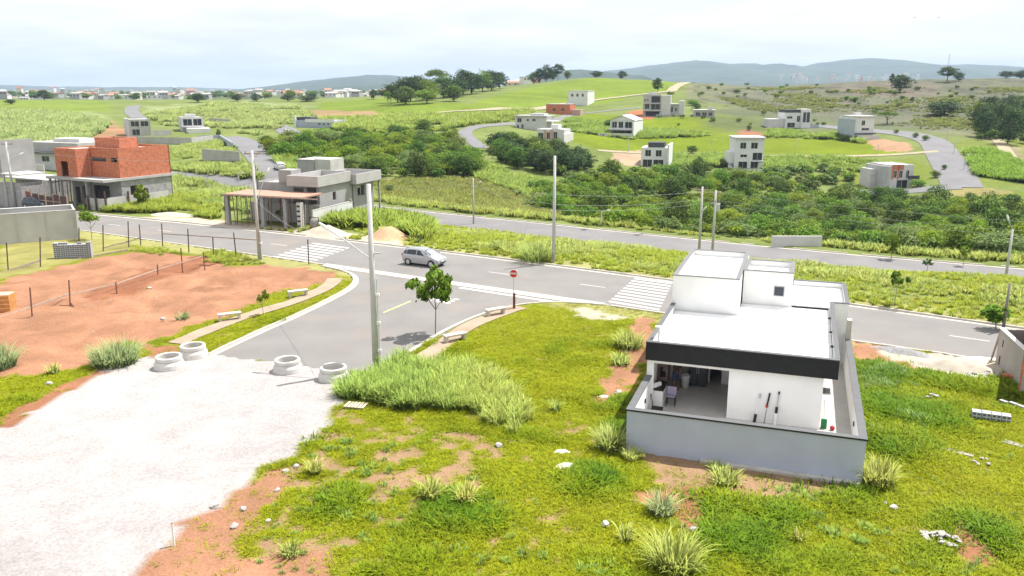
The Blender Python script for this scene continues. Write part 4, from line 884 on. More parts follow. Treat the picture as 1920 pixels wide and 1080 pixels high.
# --- unfinished building at the right edge
C1, C2 = P0(1866, 680), P0(1900, 716)
ra = math.atan2(C2[1]-C1[1], C2[0]-C1[0]); rL = math.hypot(C2[0]-C1[0], C2[1]-C1[1])
rb = thing('grey_yard_wall', 'grey rendered wall with white edge beside the sand heap at the right edge', 'wall', (C1[0], C1[1], 0), ra)
RBM = M('warm_grey_render', (.36,.325,.30), .95, .12, .8, .2, 20, stain=.4, stain_col=(.28,.24,.21))
MB().wall((0, 0), (rL+1, 0), -.4, 2.05, .18).build('panel', RBM, rb); MB().box(-.03, rL+.95, -.03, .21, 2.052, 2.1).build('coping', WHITE, rb); MB().wall((-.001, .18), (-.001, 6), -.4, 2.05, -.18).build('return_panel', RBM, rb); MB().box(.8, .9, -.02, -.001, 1.2, 1.6).build('slot_shade', SHADEM, rb); MB().box(.6, .72, -.02, -.001, .1, .6).build('slot_shade', SHADEM, rb)  # the dark plates on this wall are painted shade, nothing is cut in
C3 = P0(1905, 738)
rh = thing('rendered_house', 'tall brownish rendered house wall cut by the right edge', 'house', (C3[0]+.2, C3[1], 0), -R(32))
MB().wall((0, 6), (0, 0), -.4, 3.7, .2).wall((.2, 0), (8, 0), -.4, 3.7, .2, [(2, 3.2, 1, 2.2)]).wall((8, 0), (8, 6), -.4, 3.7, .2).build('wall', RBM, rh); MB().box(-.1, 8.2, -.1, 6.1, 3.702, 3.85).build('roof_slab', SLABC, rh); MB().box(-.1, -.001, .0, .12, -.3, 3.7).build('brick_edge', BRICK, rh)

# ================================================================== FAR HOUSES ON THE LOTS
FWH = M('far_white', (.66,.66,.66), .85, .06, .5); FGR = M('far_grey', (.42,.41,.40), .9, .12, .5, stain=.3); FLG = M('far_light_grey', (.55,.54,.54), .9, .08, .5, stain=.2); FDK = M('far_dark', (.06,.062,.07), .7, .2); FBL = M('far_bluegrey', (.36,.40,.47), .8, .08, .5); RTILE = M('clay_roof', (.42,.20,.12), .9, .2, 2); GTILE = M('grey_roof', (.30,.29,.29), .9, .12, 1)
def far_house(name, label, uv, w, d, h, deg, mat, wins=(), boxes=(), roof='flat', z_off=0, floor_h=None, cat='house', sidew=()):
    P = PG(*uv); t = frame(name, label, cat, P, deg)
    x0, x1 = -w/2, w/2
    MB().wall((x0, 0), (x1, 0), -3, h, .25, [(a_-x0, b_-x0, c_, e_) for a_, b_, c_, e_ in wins]).build('front_wall', mat, t)
    MB().wall((x1, .25), (x1, d), -3, h, .25, [(a_, b_, c_, e_) for a_, b_, c_, e_ in sidew]).build('side_wall', mat, t); MB().wall((x0, d), (x0, .25), -3, h, .25).build('side_wall', mat, t); MB().wall((x1-.25, d), (x0+.25, d), -3, h, .25).build('back_wall', mat, t)
    MB().box(x0+.3, x1-.3, .9, d-.3, -.5, h-.3).build('dark_room_fill', FDK, t)  # dark solid block painted for the unlit rooms behind the openings
    for a_, b_, c_, e_ in wins:
        if (b_-a_)*(e_-c_) < 9:
            f_ = MB().box(a_-.06, b_+.06, -.04, -.002, c_-.06, c_).box(a_-.06, b_+.06, -.04, -.002, e_, e_+.06).box((a_+b_)/2-.03, (a_+b_)/2+.03, .1, .15, c_, e_).build('window_frame', FLG, t)
            MB().box(a_+.01, b_-.01, .16, .18, c_+.01, e_-.01).build('pane', GLASS, f_)
    if roof == 'flat': MB().box(x0+.2, x1-.2, .2, d-.2, h-.28, h-.12).build('roof', FLG, t)
    if roof == 'gable':
        b_ = MB(); rx = .4; hh = w*.2
        b_.quad((x0-rx, -.6, h-.02), (0, -.6, h+hh), (0, d+.3, h+hh), (x0-rx, d+.3, h-.02)); b_.quad((0, -.6, h+hh), (x1+rx, -.6, h-.02), (x1+rx, d+.3, h-.02), (0, d+.3, h+hh))
        b_.quad((x0, -.01, h), (x1, -.01, h), (0, -.01, h+hh-.05)); b_.build('roof', FWH, t)
    if roof == 'dark': MB().prism([(x0-.3, -.3), (x1+.3, -.3), (x1+.3, d), (x0-.3, d)], h+.002, h+.3).build('roof', GTILE, t)
    for bx in boxes: MB().box(*bx[1:7]).build(bx[0], bx[7], t)
    return t
far_house('far_house', 'three storey pale house with wide dark windows above the valley wood', (1403, 316), 8.0, 9, 8.4, 4, FWH, [(-2.6,-1.0,5.6,7.2),(.4,2.2,5.6,7.2),(-2.4,-.6,3.2,3.9),(1.0,3.6,2.4,4.4),(-2.8,-.4,.1,1.9),(.6,2.6,.1,1.9)], [('roof_slab',-4.3,4.3,-.6,9,8.402,8.75,FLG),('balcony',.8,3.9,-1.0,-.001,2.0,2.3,FLG),('yard_wall',-5.2,4.6,-3.2,-3.0,-3,.1,FWH),('side_wing',-5.4,-4.01,1,8,-3,4.5,FWH)])
far_house('far_house', 'white and dark stepped house beside a bare building plot', (1226, 314), 7.6, 10, 5.6, 16, FWH, [(-2.6,-1.0,3.2,4.9),(.4,2.0,3.2,4.9),(-3.2,-.6,.2,2.2),(-.2,2.6,.2,2.2)], [('dark_upper',-2,2.6,1,6,5.602,7.0,FDK),('side_parapet',3.801,4.3,-2,9,-3,6.6,FWH),('yard_wall',-5.0,3.7,-3.2,-3.0,-3,.2,FWH),('side_yard_wall',-5.2,-5.001,-3.2,6,-3,.8,FBL)])
far_house('far_house', 'white gabled house with balcony on the mid slope', (1166, 256), 8.6, 13, 5.6, 20, FLG, [(-3.6,-1.9,3.0,5.0),(-1.3,.3,3.0,5.0),(1.0,3.4,3.0,5.0),(-3.4,3.4,.3,1.9)], [('balcony_slab',-4.5,4.5,-1.4,-.001,2.4,2.7,FWH),('yard_wall',-7.5,4.3,-4.2,-4.0,-3,1.3,FLG),('side_parapet',4.31,4.7,-3,13,-3,5.0,FWH)], roof='gable')
far_house('far_house', 'white cubic house with tall windows and dark roof on the right slope', (1492, 240), 8.5, 9, 5.8, -2, FWH, [(-3.6,-1.6,3.6,4.4),(-3.4,-.4,.2,2.0),(.2,1.4,2.4,4.6)], [('dark_storey',-4.2,1.5,.4,8,5.802,6.9,FDK),('tall_bay',1.6,5.2,-1.2,5,-1,7.2,FWH),('bay_window',2.1,3.2,-1.26,-1.201,2.2,6.0,FDK),('bay_window',3.5,4.7,-1.26,-1.201,2.2,6.0,FDK),('garden_wall',5.3,8.5,-1.4,-1.2,-2,1.4,FBL),('side_block',-10.5,-4.3,1.0,8,-3,3.4,FLG)])
far_house('far_house', 'narrow tall white house with long grey side wall near the bend', (1618, 262), 7.0, 11, 7.6, -6, FWH, [(-1.0,.2,4.9,6.4),(-.8,1.8,3.2,3.9)], [('roof_slab',-3.7,4.0,-.5,9,7.602,8.0,FLG),('side_parapet',-3.9,-3.51,-.5,11,-3,6.8,FBL),('dark_band',-3.4,3.9,-.9,-.02,1.9,2.25,FDK),('yard_wall',-3.2,4.6,-2.4,-2.2,-3,1.6,FLG),('chimney_block',-3.0,-.8,1,3,8.21,9.0,FWH)])
far_house('far_house', 'grey house with brick panelled upper front by the bend road', (1688, 354), 6.4, 9, 6.0, -10, FLG, [(-2.3,-1.4,2.8,4.6),(-.7,.2,2.8,4.6),(1.2,2.0,2.8,4.6),(-1.2,1.8,.1,2.2)], [('brick_panel',-2.9,-2.4,-.06,-.003,2.4,6.1,BRICK),('brick_panel',-1.3,-.8,-.06,-.003,2.4,6.1,BRICK),('brick_panel',-2.39,.3,-.06,-.003,4.8,6.1,BRICK),('side_parapet',-3.9,-3.21,-.2,10,-3,5.6,FGR),('rear_block',-5.2,-3.91,5,10,-3,4.6,FLG),('yard_wall',3.41,5.5,-2,-1.8,-3,1.9,FLG),('balcony_rail',1.0,4.2,-1.2,-1.1,2.5,3.4,FDK)])
far_house('far_house', 'unfinished three storey grey concrete house on the upper lots', (1222, 218), 7.5, 10, 8.8, 12, FGR, [(-3.3,-2.7,6.2,7.0),(-2.2,-1.6,6.2,7.0),(-.4,3.2,5.6,8.2),(-3.0,-1.2,3.0,5.0),(-.4,3.2,2.8,5.0),(-2.6,3.0,.1,2.0)], [('side_parapet',3.76,7.6,-.5,9,-2,8.6,FLG),('floor_slab',-3.8,3.8,-1.0,-.001,2.2,2.5,FLG),('floor_slab',-3.8,3.8,-1.0,-.001,5.2,5.4,FLG),('roof_tank',-2,1.6,3,6,8.81,9.8,FGR)])
far_house('far_house', 'low grey house joined to the right of the three storey shell', (1255, 217), 7.5, 8, 4.6, 12, FGR, [(-1.8,-.8,1.6,3.6),(.2,1.4,1.6,3.6),(2.2,3.0,1.8,3.2)], [('roof_slab',-4.2,3.9,-.6,7,4.602,5.0,FLG),('side_parapet',3.9,6.0,-.2,7,-2,6.2,FLG),('yard_wall',-5.5,5,-3.0,-2.8,-3,.6,FGR)])
far_house('far_house', 'grey flat roofed house at the street curve', (995, 243), 12, 8, 4.6, 22, FLG, [(-5.2,-3.6,2.6,4.0),(-1.6,-.8,3.0,3.8),(.6,1.8,3.0,3.8),(-5.4,-4.6,.4,1.6),(-3.6,-2.8,.4,1.8)], [('roof_slab',-6.4,6.4,-.6,8.3,4.602,5.0,FGR),('roof_box',-1,4.5,2,6,5.002,5.7,FLG),('carport',6.1,9.5,0,6,2.9,3.1,FLG),('column',9.2,9.4,.1,.3,-1,2.9,FLG)])
far_house('far_house', 'small pale house with dark garage and pink front above the dark trees', (1032, 264), 9, 8, 3.6, 18, FLG, [(-4.0,-2.4,.3,2.4),(-1.2,-.2,.6,2.6),(1.0,2.2,.6,2.8)], [('pink_panel',-2.2,-1.3,-.06,-.003,.2,3.4,M('pink_render',(.46,.30,.25),.9,.1)),('pink_panel',-.1,.9,-.06,-.003,.2,3.4,M('pink_render')),('upper_box',-.2,2.2,1.5,5,3.602,5.0,FWH),('side_wall_long',4.51,5.0,-2,10,-2,2.2,FLG)])
far_house('warehouse', 'pale metal clad warehouse on the far hill', (1083, 198), 10.5, 16, 7.4, 18, FWH, [(-3.6,-2.4,4.6,6.0),(-.8,.4,4.6,6.0),(2.0,3.2,4.6,6.0)], [('cladding_rib',-5.3-.4*0+i*0,-5.26,i*1.3,i*1.3+.7,-2,7.5,FBL) for i in range(12)]+[('roof_edge',-5.4,5.4,-.2,16.1,7.402,7.7,FLG)], cat='warehouse')
far_house('far_house', 'unfinished pink brick house below the warehouse', (1046, 214), 11, 9, 4.2, 20, BRICK, [(-2.4,-1.2,1.4,2.6),(1.6,2.8,1.4,2.6)], [('low_wing',5.6,10,1,6,-2,2.0,M('pink_render')),('roof_edge',-5.6,5.6,-.1,9.1,4.202,4.4,FGR)])
far_house('far_house', 'low dark grey house with fence of struts on the upper lots', (1320, 219), 8.5, 7, 2.6, 10, FGR, [(-3.4,-1.6,.4,1.8),(-.8,1.0,.4,1.8),(1.8,3.4,.4,1.8)], [('roof_slab',-4.5,4.6,-.4,7.2,2.602,2.9,FLG),('roof_tank',1.5,3.4,2,4,2.91,4.0,FGR)])
# upper left lots
far_house('far_house', 'grey two storey shell with open upper floor left of the white roofed house', (264, 255), 6.0, 9, 5.0, -30, FGR, [(-2.4,-.2,2.9,4.4),(.3,2.4,2.9,4.4),(-2.2,-.2,.3,2.0)], [('yard_wall',3.01,8.5,-3,-2.8,-2,1.8,FLG),('side_parapet',-3.5,-3.01,0,9,-2,5.2,FLG),('central_post',-.1,.15,-.3,-.05,-1,5,FLG)])
far_house('far_house', 'grey house with two large dark openings and white forecourt', (362, 246), 6.4, 8, 4.4, -28, FLG, [(-2.7,-.1,1.8,3.8),(.3,2.8,1.8,3.8)], [('forecourt',-2.2,4.4,-7,-.3,-2,1.1,FWH),('roof_tank',-1.5,1.6,3,6,4.402,5.2,FLG),('floor_slab',-3.3,3.4,-1.2,-.001,1.3,1.6,FLG)])
far_house('far_house', 'low grey house with dark eave at the left', (88, 318), 15, 9, 3.2, 22, FLG, [(-3.6,-2.9,1.8,2.5),(-1.0,1.0,1.6,2.6),(2.9,3.5,1.8,2.5)], [('roof_slab',-8,8,-1.0,9.5,3.202,3.45,FDK),('roof_parapet',-5.6,7.6,1.2,8.6,3.452,5.2,FGR),('roof_tank',-1,6,3,7,5.21,5.9,FLG),('yard_wall',-9,3.4,-3.4,-3.2,-2,1.4,FLG)])
far_house('far_house', 'low white roofed commercial shed by the far street', (590, 240), 15, 9, 2.6, 16, FBL, [(1.5,2.2,1.0,1.7),(3.2,3.9,1.0,1.7),(4.9,5.6,1.0,1.7)], [('white_parapet',-3.5,7.6,-.12,-.001,1.9,3.0,FWH),('dark_roof',-7.4,-2,1,6,2.61,3.6,FDK),('gate_arch',-7.6,-7.0,-.3,.2,-1,4.2,FWH),('side_annex',7.8,11,0,4,-1,1.6,M('sand_render',(.5,.4,.3),.9))])
def yard(label, pts, h, mat, th=.25):
    pw = [PG(*q) for q in pts]; z0 = min(p[2] for p in pw)
    t = thing('block_yard_wall', label, 'wall', (pw[0][0], pw[0][1], z0))
    for a_, b_ in zip(pw[:-1], pw[1:]):
        MB().wall((a_[0]-pw[0][0], a_[1]-pw[0][1]), (b_[0]-pw[0][0], b_[1]-pw[0][1]), -1.2, h, th).build('panel', mat, t)
yard('long grey yard wall below the two upper left houses', [(238,268),(300,270),(360,272),(410,264)], 2.0, FGR)
yard('pale yard wall corner beside the climbing street', [(372,267),(412,265),(436,284)], 2.2, FBL)
yard('grey block wall on the grassy bank left of the climbing street', [(380,305),(450,308)], 3.0, FGR)
yard('short grey block wall at the edge of the valley wood', [(1447,462),(1540,463)], 1.3, FLG)
yard('pale yard wall at the right of the white forecourt house', [(392,233),(432,236)], 2.4, FGR)
# ================================================================== STREET FURNITURE, CARS, SITE THINGS
POLEC = M('pole_concrete', (.47,.46,.45), .9, .08, 2, .15, 20); STEELG = M('galvanised_steel', (.50,.51,.52), .5, .08, 3, metal=.4); LAMPW = M('lamp_white', (.72,.72,.70), .5, .05); DPOST = M('dark_post', (.085,.07,.065), .9, .25, 4); RPOST = M('brown_post', (.20,.10,.075), .9, .25, 4)
CERAM = M('insulator', (.30,.22,.18), .4, .1)
def base(u, v): return PG(u, v)
def height(P, u, v): return atY(u, v, P[1])[2]-P[2]
def utility_pole(label, uv, top, r0=.17, r1=.10, arm=None, cross=None, transformer=False, conduit=False, mat=None, group='concrete utility poles', name='utility_pole', P=None):
    P = base(*uv) if P is None else P; h_ = height(P, *top); t = thing(name, label, 'pole', P, 0, group)
    MB().tube([(0, 0, -.4), (0, 0, h_)], [r0, r1], 10).build('shaft', mat or POLEC, t, smooth=True)
    if arm:
        (au, av), (bu, bv), dyy = arm
        a_, b_ = atY(au, av, P[1])-P, atY(bu, bv, P[1]+dyy)-P
        m_ = (a_+b_)/2+np.array([0, 0, .12])
        la_ = MB().tube([(0, 0, a_[2]), tuple(m_), tuple(b_)], .035, 6).build('lamp_arm', STEELG, t)
        d_ = (b_-a_)/np.linalg.norm(b_-a_); e_ = b_+d_*.55
        MB().tube([tuple(b_-d_*.05), tuple(b_+d_*.2), tuple(e_)], [.05, .11, .06], 8).build('lamp_head', LAMPW, la_)
    for zc in (cross or ()):
        c_ = MB().box(-.75, .75, r1+.01, r1+.10, h_-zc-.06, h_-zc+.06).build('crossarm', GWOOD, t)
        for x_ in (-.65, 0, .65): MB().tube([(x_, r1+.05, h_-zc+.061), (x_, r1+.05, h_-zc+.22)], [.03, .05], 8).build('insulator', CERAM, c_)
    if transformer:
        tr = MB().tube([(.32, 0, h_-2.3), (.32, 0, h_-1.5)], .24, 14).build('transformer', STEELG, t); MB().box(-.55, .55, -.2, -.12, h_-1.45, h_-1.35).build('bracket', STEELG, t)
        for x_ in (-.4, 0, .4): MB().tube([(x_, -.16, h_-1.34), (x_, -.16, h_-1.05)], .04, 6).build('fuse', CERAM, t)
    if conduit:
        MB().tube([(.26, -.05, 0), (.24, -.05, 5.2)], .045, 8).build('conduit', M('grey_pvc', (.55,.56,.57), .6), t)
        for z_ in (1.0, 2.6, 4.2): MB().box(.15, .36, -.12, .02, z_, z_+.14).build('clamp', LAMPW, t)
    return t, P, h_
pA, PA, hA = utility_pole('nearest tall concrete lamp pole by the tall grass and concrete rings', (705, 691), (690, 345), .19, .12, ((690, 487), (612, 428), 1.2), None, conduit=True)
MB().box(.12, .5, -.05, .05, 6.55, 6.62).build('service_bracket', STEELG, pA)
pB, PB, hB = utility_pole('concrete lamp pole before the grey house formwork', (487, 486), (470, 282), .18, .11, ((478, 387), (501, 324), .8), (.3,), transformer=False)
pC, PC, hC = utility_pole('bare concrete pole standing alone in the tall grass beyond the street', (1038, 492), (1042, 292), .17, .11)
def sec_pt(x_):
    return np.array([x_, float(np.interp(x_, [q[0] for q in lb], [q[1] for q in lb]))-.7, Z2])
def sec_for(u_, dy=0):
    xs_ = np.linspace(5, 70, 400); c_ = [sec_pt(q) for q in xs_]; pu = [project(q[0], q[1], q[2])[0] for q in c_]
    k = int(np.argmin(np.abs(np.array(pu)-u_))); return c_[k]
pD, PD, hD = utility_pole('left one of two concrete poles rising behind the white house roof', None, (1315, 350), .16, .11, ((1314, 400), (1319, 394), -.3), (.35,), P=sec_for(1309))
pE, PE, hE = utility_pole('right pole with transformer of the pair behind the white house roof', None, (1341, 357), .16, .11, None, (.3,), transformer=True, P=sec_for(1336))
pF, PF, hF = utility_pole('grey street lamp pole with bent top at the right edge', None, (1896, 430), .15, .09, ((1896, 432), (1891, 413), .2), None, P=sec_for(1884))
pG, PG_, hG = utility_pole('thin dark pole with a small tree at its foot near the right edge', (1881, 617), (1892, 531), .10, .07, mat=M('dark_pole', (.20,.19,.17), .9))
pH, PH, hH = utility_pole('slim lamp pole on the far side of the lower street', (888, 418), (890, 334), .12, .07, ((890, 352), (898, 344), -.6), (.25,))
pI, PI_, hI = utility_pole('concrete lamp pole beside the dark car at the left', (28, 388), (10, 266), .17, .11, ((16, 300), (36, 290), .5), (.3,))
pJ, PJ, hJ = utility_pole('paired concrete pole behind the formwork lamp pole', (478, 345), (474, 290), .16, .11, None, (.3,))
sp = thing('steel_post', 'short galvanised post strapped beside the lamp pole on the red lot corner', 'post', P0(491, 487)); MB().tube([(0, 0, -.3), (-.02, 0, 2.6)], .07, 8).build('shaft', STEELG, sp); MB().box(-.12, .12, -.1, .1, 1.5, 1.62).build('strap', LAMPW, sp)
for i, (uv, tp) in enumerate([((1491,290),(1491,262)),((1582,232),(1582,209)),((1645,290),(1645,270)),((1629,354),(1629,326)),((1775,262),(1775,246)),((1788,288),(1788,267)),((1807,318),(1808,290)),((1178,286),(1178,258)),((1333,290),(1333,262)),((1237,228),(1237,212)),((1127,424),(1131,396)),((1598,437),(1598,417)),((1175,424),(1176,408)),((853,240),(853,222)),((388,350),(388,328)),((448,345),(448,327))]):
    lab = ['slim lamp post on the lane above the valley wood', 'slim lamp post beside the white cubic house', 'slim lamp post below the red bare plot', 'slim lamp post left of the brick fronted house', 'topmost lamp post beside the bend road', 'middle lamp post beside the bend road', 'lowest lamp post beside the bend road', 'slim post behind the white and dark stepped house', 'slim lamp post on the green lots left of the tall pale house', 'slim lamp post below the three storey shell', 'short bent lamp by the lower street verge', 'short pale lamp at the edge of the valley wood', 'small T shaped post by the lower street verge', 'thin post by the far curving street', 'left one of two thin posts by the small street behind the brick house', 'right one of two thin posts by the small street behind the brick house'][i]
    P_ = base(*uv); h_ = max(2.0, height(P_, *tp)); t = thing('lamp_post', lab, 'lamp post', P_, 0, 'far lamp posts'); MB().tube([(0, 0, -.3), (0, 0, h_)], [.11, .08], 6).build('shaft', POLEC, t); a_ = MB().tube([(0, 0, h_-.1), (.8, 0, h_+.15)], .05, 6).build('lamp_arm', STEELG, t); MB().box(.75, 1.2, -.1, .1, h_+.1, h_+.2).build('lamp_head', LAMPW, a_)
WIRE = M('cable', (.32,.33,.33), .5, .05)
def cable(label, a_, b_, sag, r_=.012):
    a_, b_ = np.array(a_), np.array(b_); pts = [tuple((a_+(b_-a_)*t-np.array([0, 0, 4*sag*t*(1-t)]))-a_) for t in np.linspace(0, 1, 17)]
    o = MB().tube(pts, r_, 5).build('power_line', WIRE); o.location = a_; return tag(o, label, 'cable', 'overhead cables')
def tp(P_, h_, dz, dx_=0): return (P_[0]+dx_, P_[1]+.1, P_[2]+h_-dz)
RGT = np.array([75., 66., Z2]); LFT = np.array([-30., 128., Z2+8])
for i, (dz, w_) in enumerate(((.2, 'upper'), (1.1, 'middle'), (1.6, 'lower'))):
    cable('%s cable between the lone pole and the pole behind the house roof' % w_, tp(PC, hC, dz+3.2), tp(PD, hD, dz+.3), .35)
    cable('%s cable running right from the transformer pole past the wood' % w_, tp(PE, hE, dz), (RGT[0], RGT[1], Z2+6.6-dz), .9)
    cable('%s cable between the slim lamp pole and the lone pole' % w_, tp(PH, hH, dz*.5+.1), tp(PC, hC, dz+3.2), .4)
    cable('%s short cable between the two poles behind the house roof' % w_, tp(PD, hD, dz), tp(PE, hE, dz), .1)
    cable('%s cable from the slim lamp pole towards the grey house' % w_, tp(PH, hH, dz*.5+.1), (LFT[0]+10, LFT[1], LFT[2]-3-dz), .5)
cable('guy cable slanting down from the lone pole', tp(PC, hC, 3.3), PG(990, 397), .0)
cable('slack cable along the wide street from lamp pole to lamp pole', tp(PB, hB, .6), tp(PI_, hI, .6), .9)
cable('service cable from the nearest lamp pole to the formwork pole', tp(PA, hA, 3.8), tp(PB, hB, 4.5), .8, .012)
# --- stop sign with its lettering
P_ = P0(963, 577); hs2 = height(P_, 959, 505)
sg = thing('stop_sign', 'red octagonal PARE stop sign on a thin post at the side street corner', 'stop sign', P_, R(-6))
MB().tube([(0, 0, -.3), (0, 0, hs2)], .03, 8).build('post', STEELG, sg)
oc = [(.30*math.cos(R(22.5+45*i)), .30*math.sin(R(22.5+45*i))) for i in range(8)]
def octo(nm, s_, y0, y1, mat, par):
    b = MB(); n_ = 8; b.v += [(x_*s_, y0, z_*s_+hs2-.30) for x_, z_ in oc]+[(x_*s_, y1, z_*s_+hs2-.30) for x_, z_ in oc]
    b.f += [tuple(range(8)), tuple(range(15, 7, -1))]+[(i, 8+i, 8+(i+1) % 8, (i+1) % 8) for i in range(8)]; b.m = [0]*10
    return b.build(nm, mat, par)
rim = octo('rim', 1.0, -.05, -.035, M('sign_white', (.75,.75,.74), .5, .03), sg); pl_ = octo('face', .93, -.058, -.0505, M('sign_red', (.55,.022,.03), .5, .06), sg)
cu = bpy.data.curves.new('pare2', 'FONT'); cu.body = 'PARE'; cu.size = .22; cu.align_x = 'CENTER'; cu.align_y = 'CENTER'; cu.offset = .006; cu.extrude = .001
tmp = bpy.data.objects.new('t', cu); COL.objects.link(tmp); bpy.context.view_layer.update(); tme = bpy.data.meshes.new_from_object(tmp.evaluated_get(bpy.context.evaluated_depsgraph_get())); bpy.data.objects.remove(tmp); tme.materials.clear(); tme.materials.append(M('sign_white'))
lt = ob('lettering', tme, pl_, (0, -.061, hs2-.30)); lt.rotation_euler = (math.pi/2, 0, 0)
wp = thing('timber_post', 'short reddish brown timber post beside the stop sign', 'post', P0(964, 579)); MB().box(-.09, .09, -.09, .09, -.3, 1.15).build('shaft', M('red_brown_timber', (.16,.06,.055), .9, .2, 5), wp); MB().box(-.095, .095, -.095, .095, 1.151, 1.18).build('cap', GWOOD, wp)
# --- benches
BENCHM = M('bench_concrete', (.55,.51,.44), .9, .12, 2, .2, 20, stain=.4, stain_col=(.34,.30,.24))
for uv, ang, lab in (((431, 600), 27, 'left concrete bench beside the footpath and red lot'), ((559, 556), 30, 'right concrete bench beside the footpath and red lot'), ((853, 640), 33, 'concrete bench with weathered top at the footpath near the young tree'), ((929, 591), 34, 'concrete bench half hidden in grass below the stop sign')):
    P_ = PG(*uv); t = thing('bench', lab, 'bench', P_, R(ang), 'concrete benches by the footpaths')
    MB().box(-.75, .75, -.24, .24, .40, .50).build('seat', BENCHM, t)
    for s in (-1, 1): MB().box(s*.62-.07, s*.62+.07, -.2, .2, -.1, .399).build('leg', BENCHM, t)
# --- concrete shaft rings
RINGM = M('ring_concrete', (.56,.54,.51), .9, .08, 3, .2, 25, stain=.3, stain_col=(.42,.39,.36))
for uv, lab, sc in (((318, 690), 'leftmost concrete shaft ring at the gravel edge', 1.0), ((363, 669), 'concrete shaft ring behind the leftmost one by the kerb', 1.0), ((540, 696), 'concrete shaft ring in the middle of the gravel edge', .98), ((626, 711), 'concrete shaft ring nearest to the tall grass', 1.0)):
    P_ = P0(*uv); t = thing('concrete_ring', lab, 'concrete ring', (P_[0], P_[1], .03), random.uniform(0, 6), 'concrete shaft rings on the gravel'); t.scale = (sc, sc, sc)
    MB().lathe([(.58, 0), (.83, 0), (.83, .06), (.80, .28), (.70, .46), (.56, .46), (.58, 0)], 32).build('base_ring', RINGM, t, smooth=False); MB().lathe([(.57, .465), (.68, .465), (.72, .5), (.72, .66), (.69, .70), (.58, .70), (.56, .66), (.57, .465)], 32).build('collar', RINGM, t)
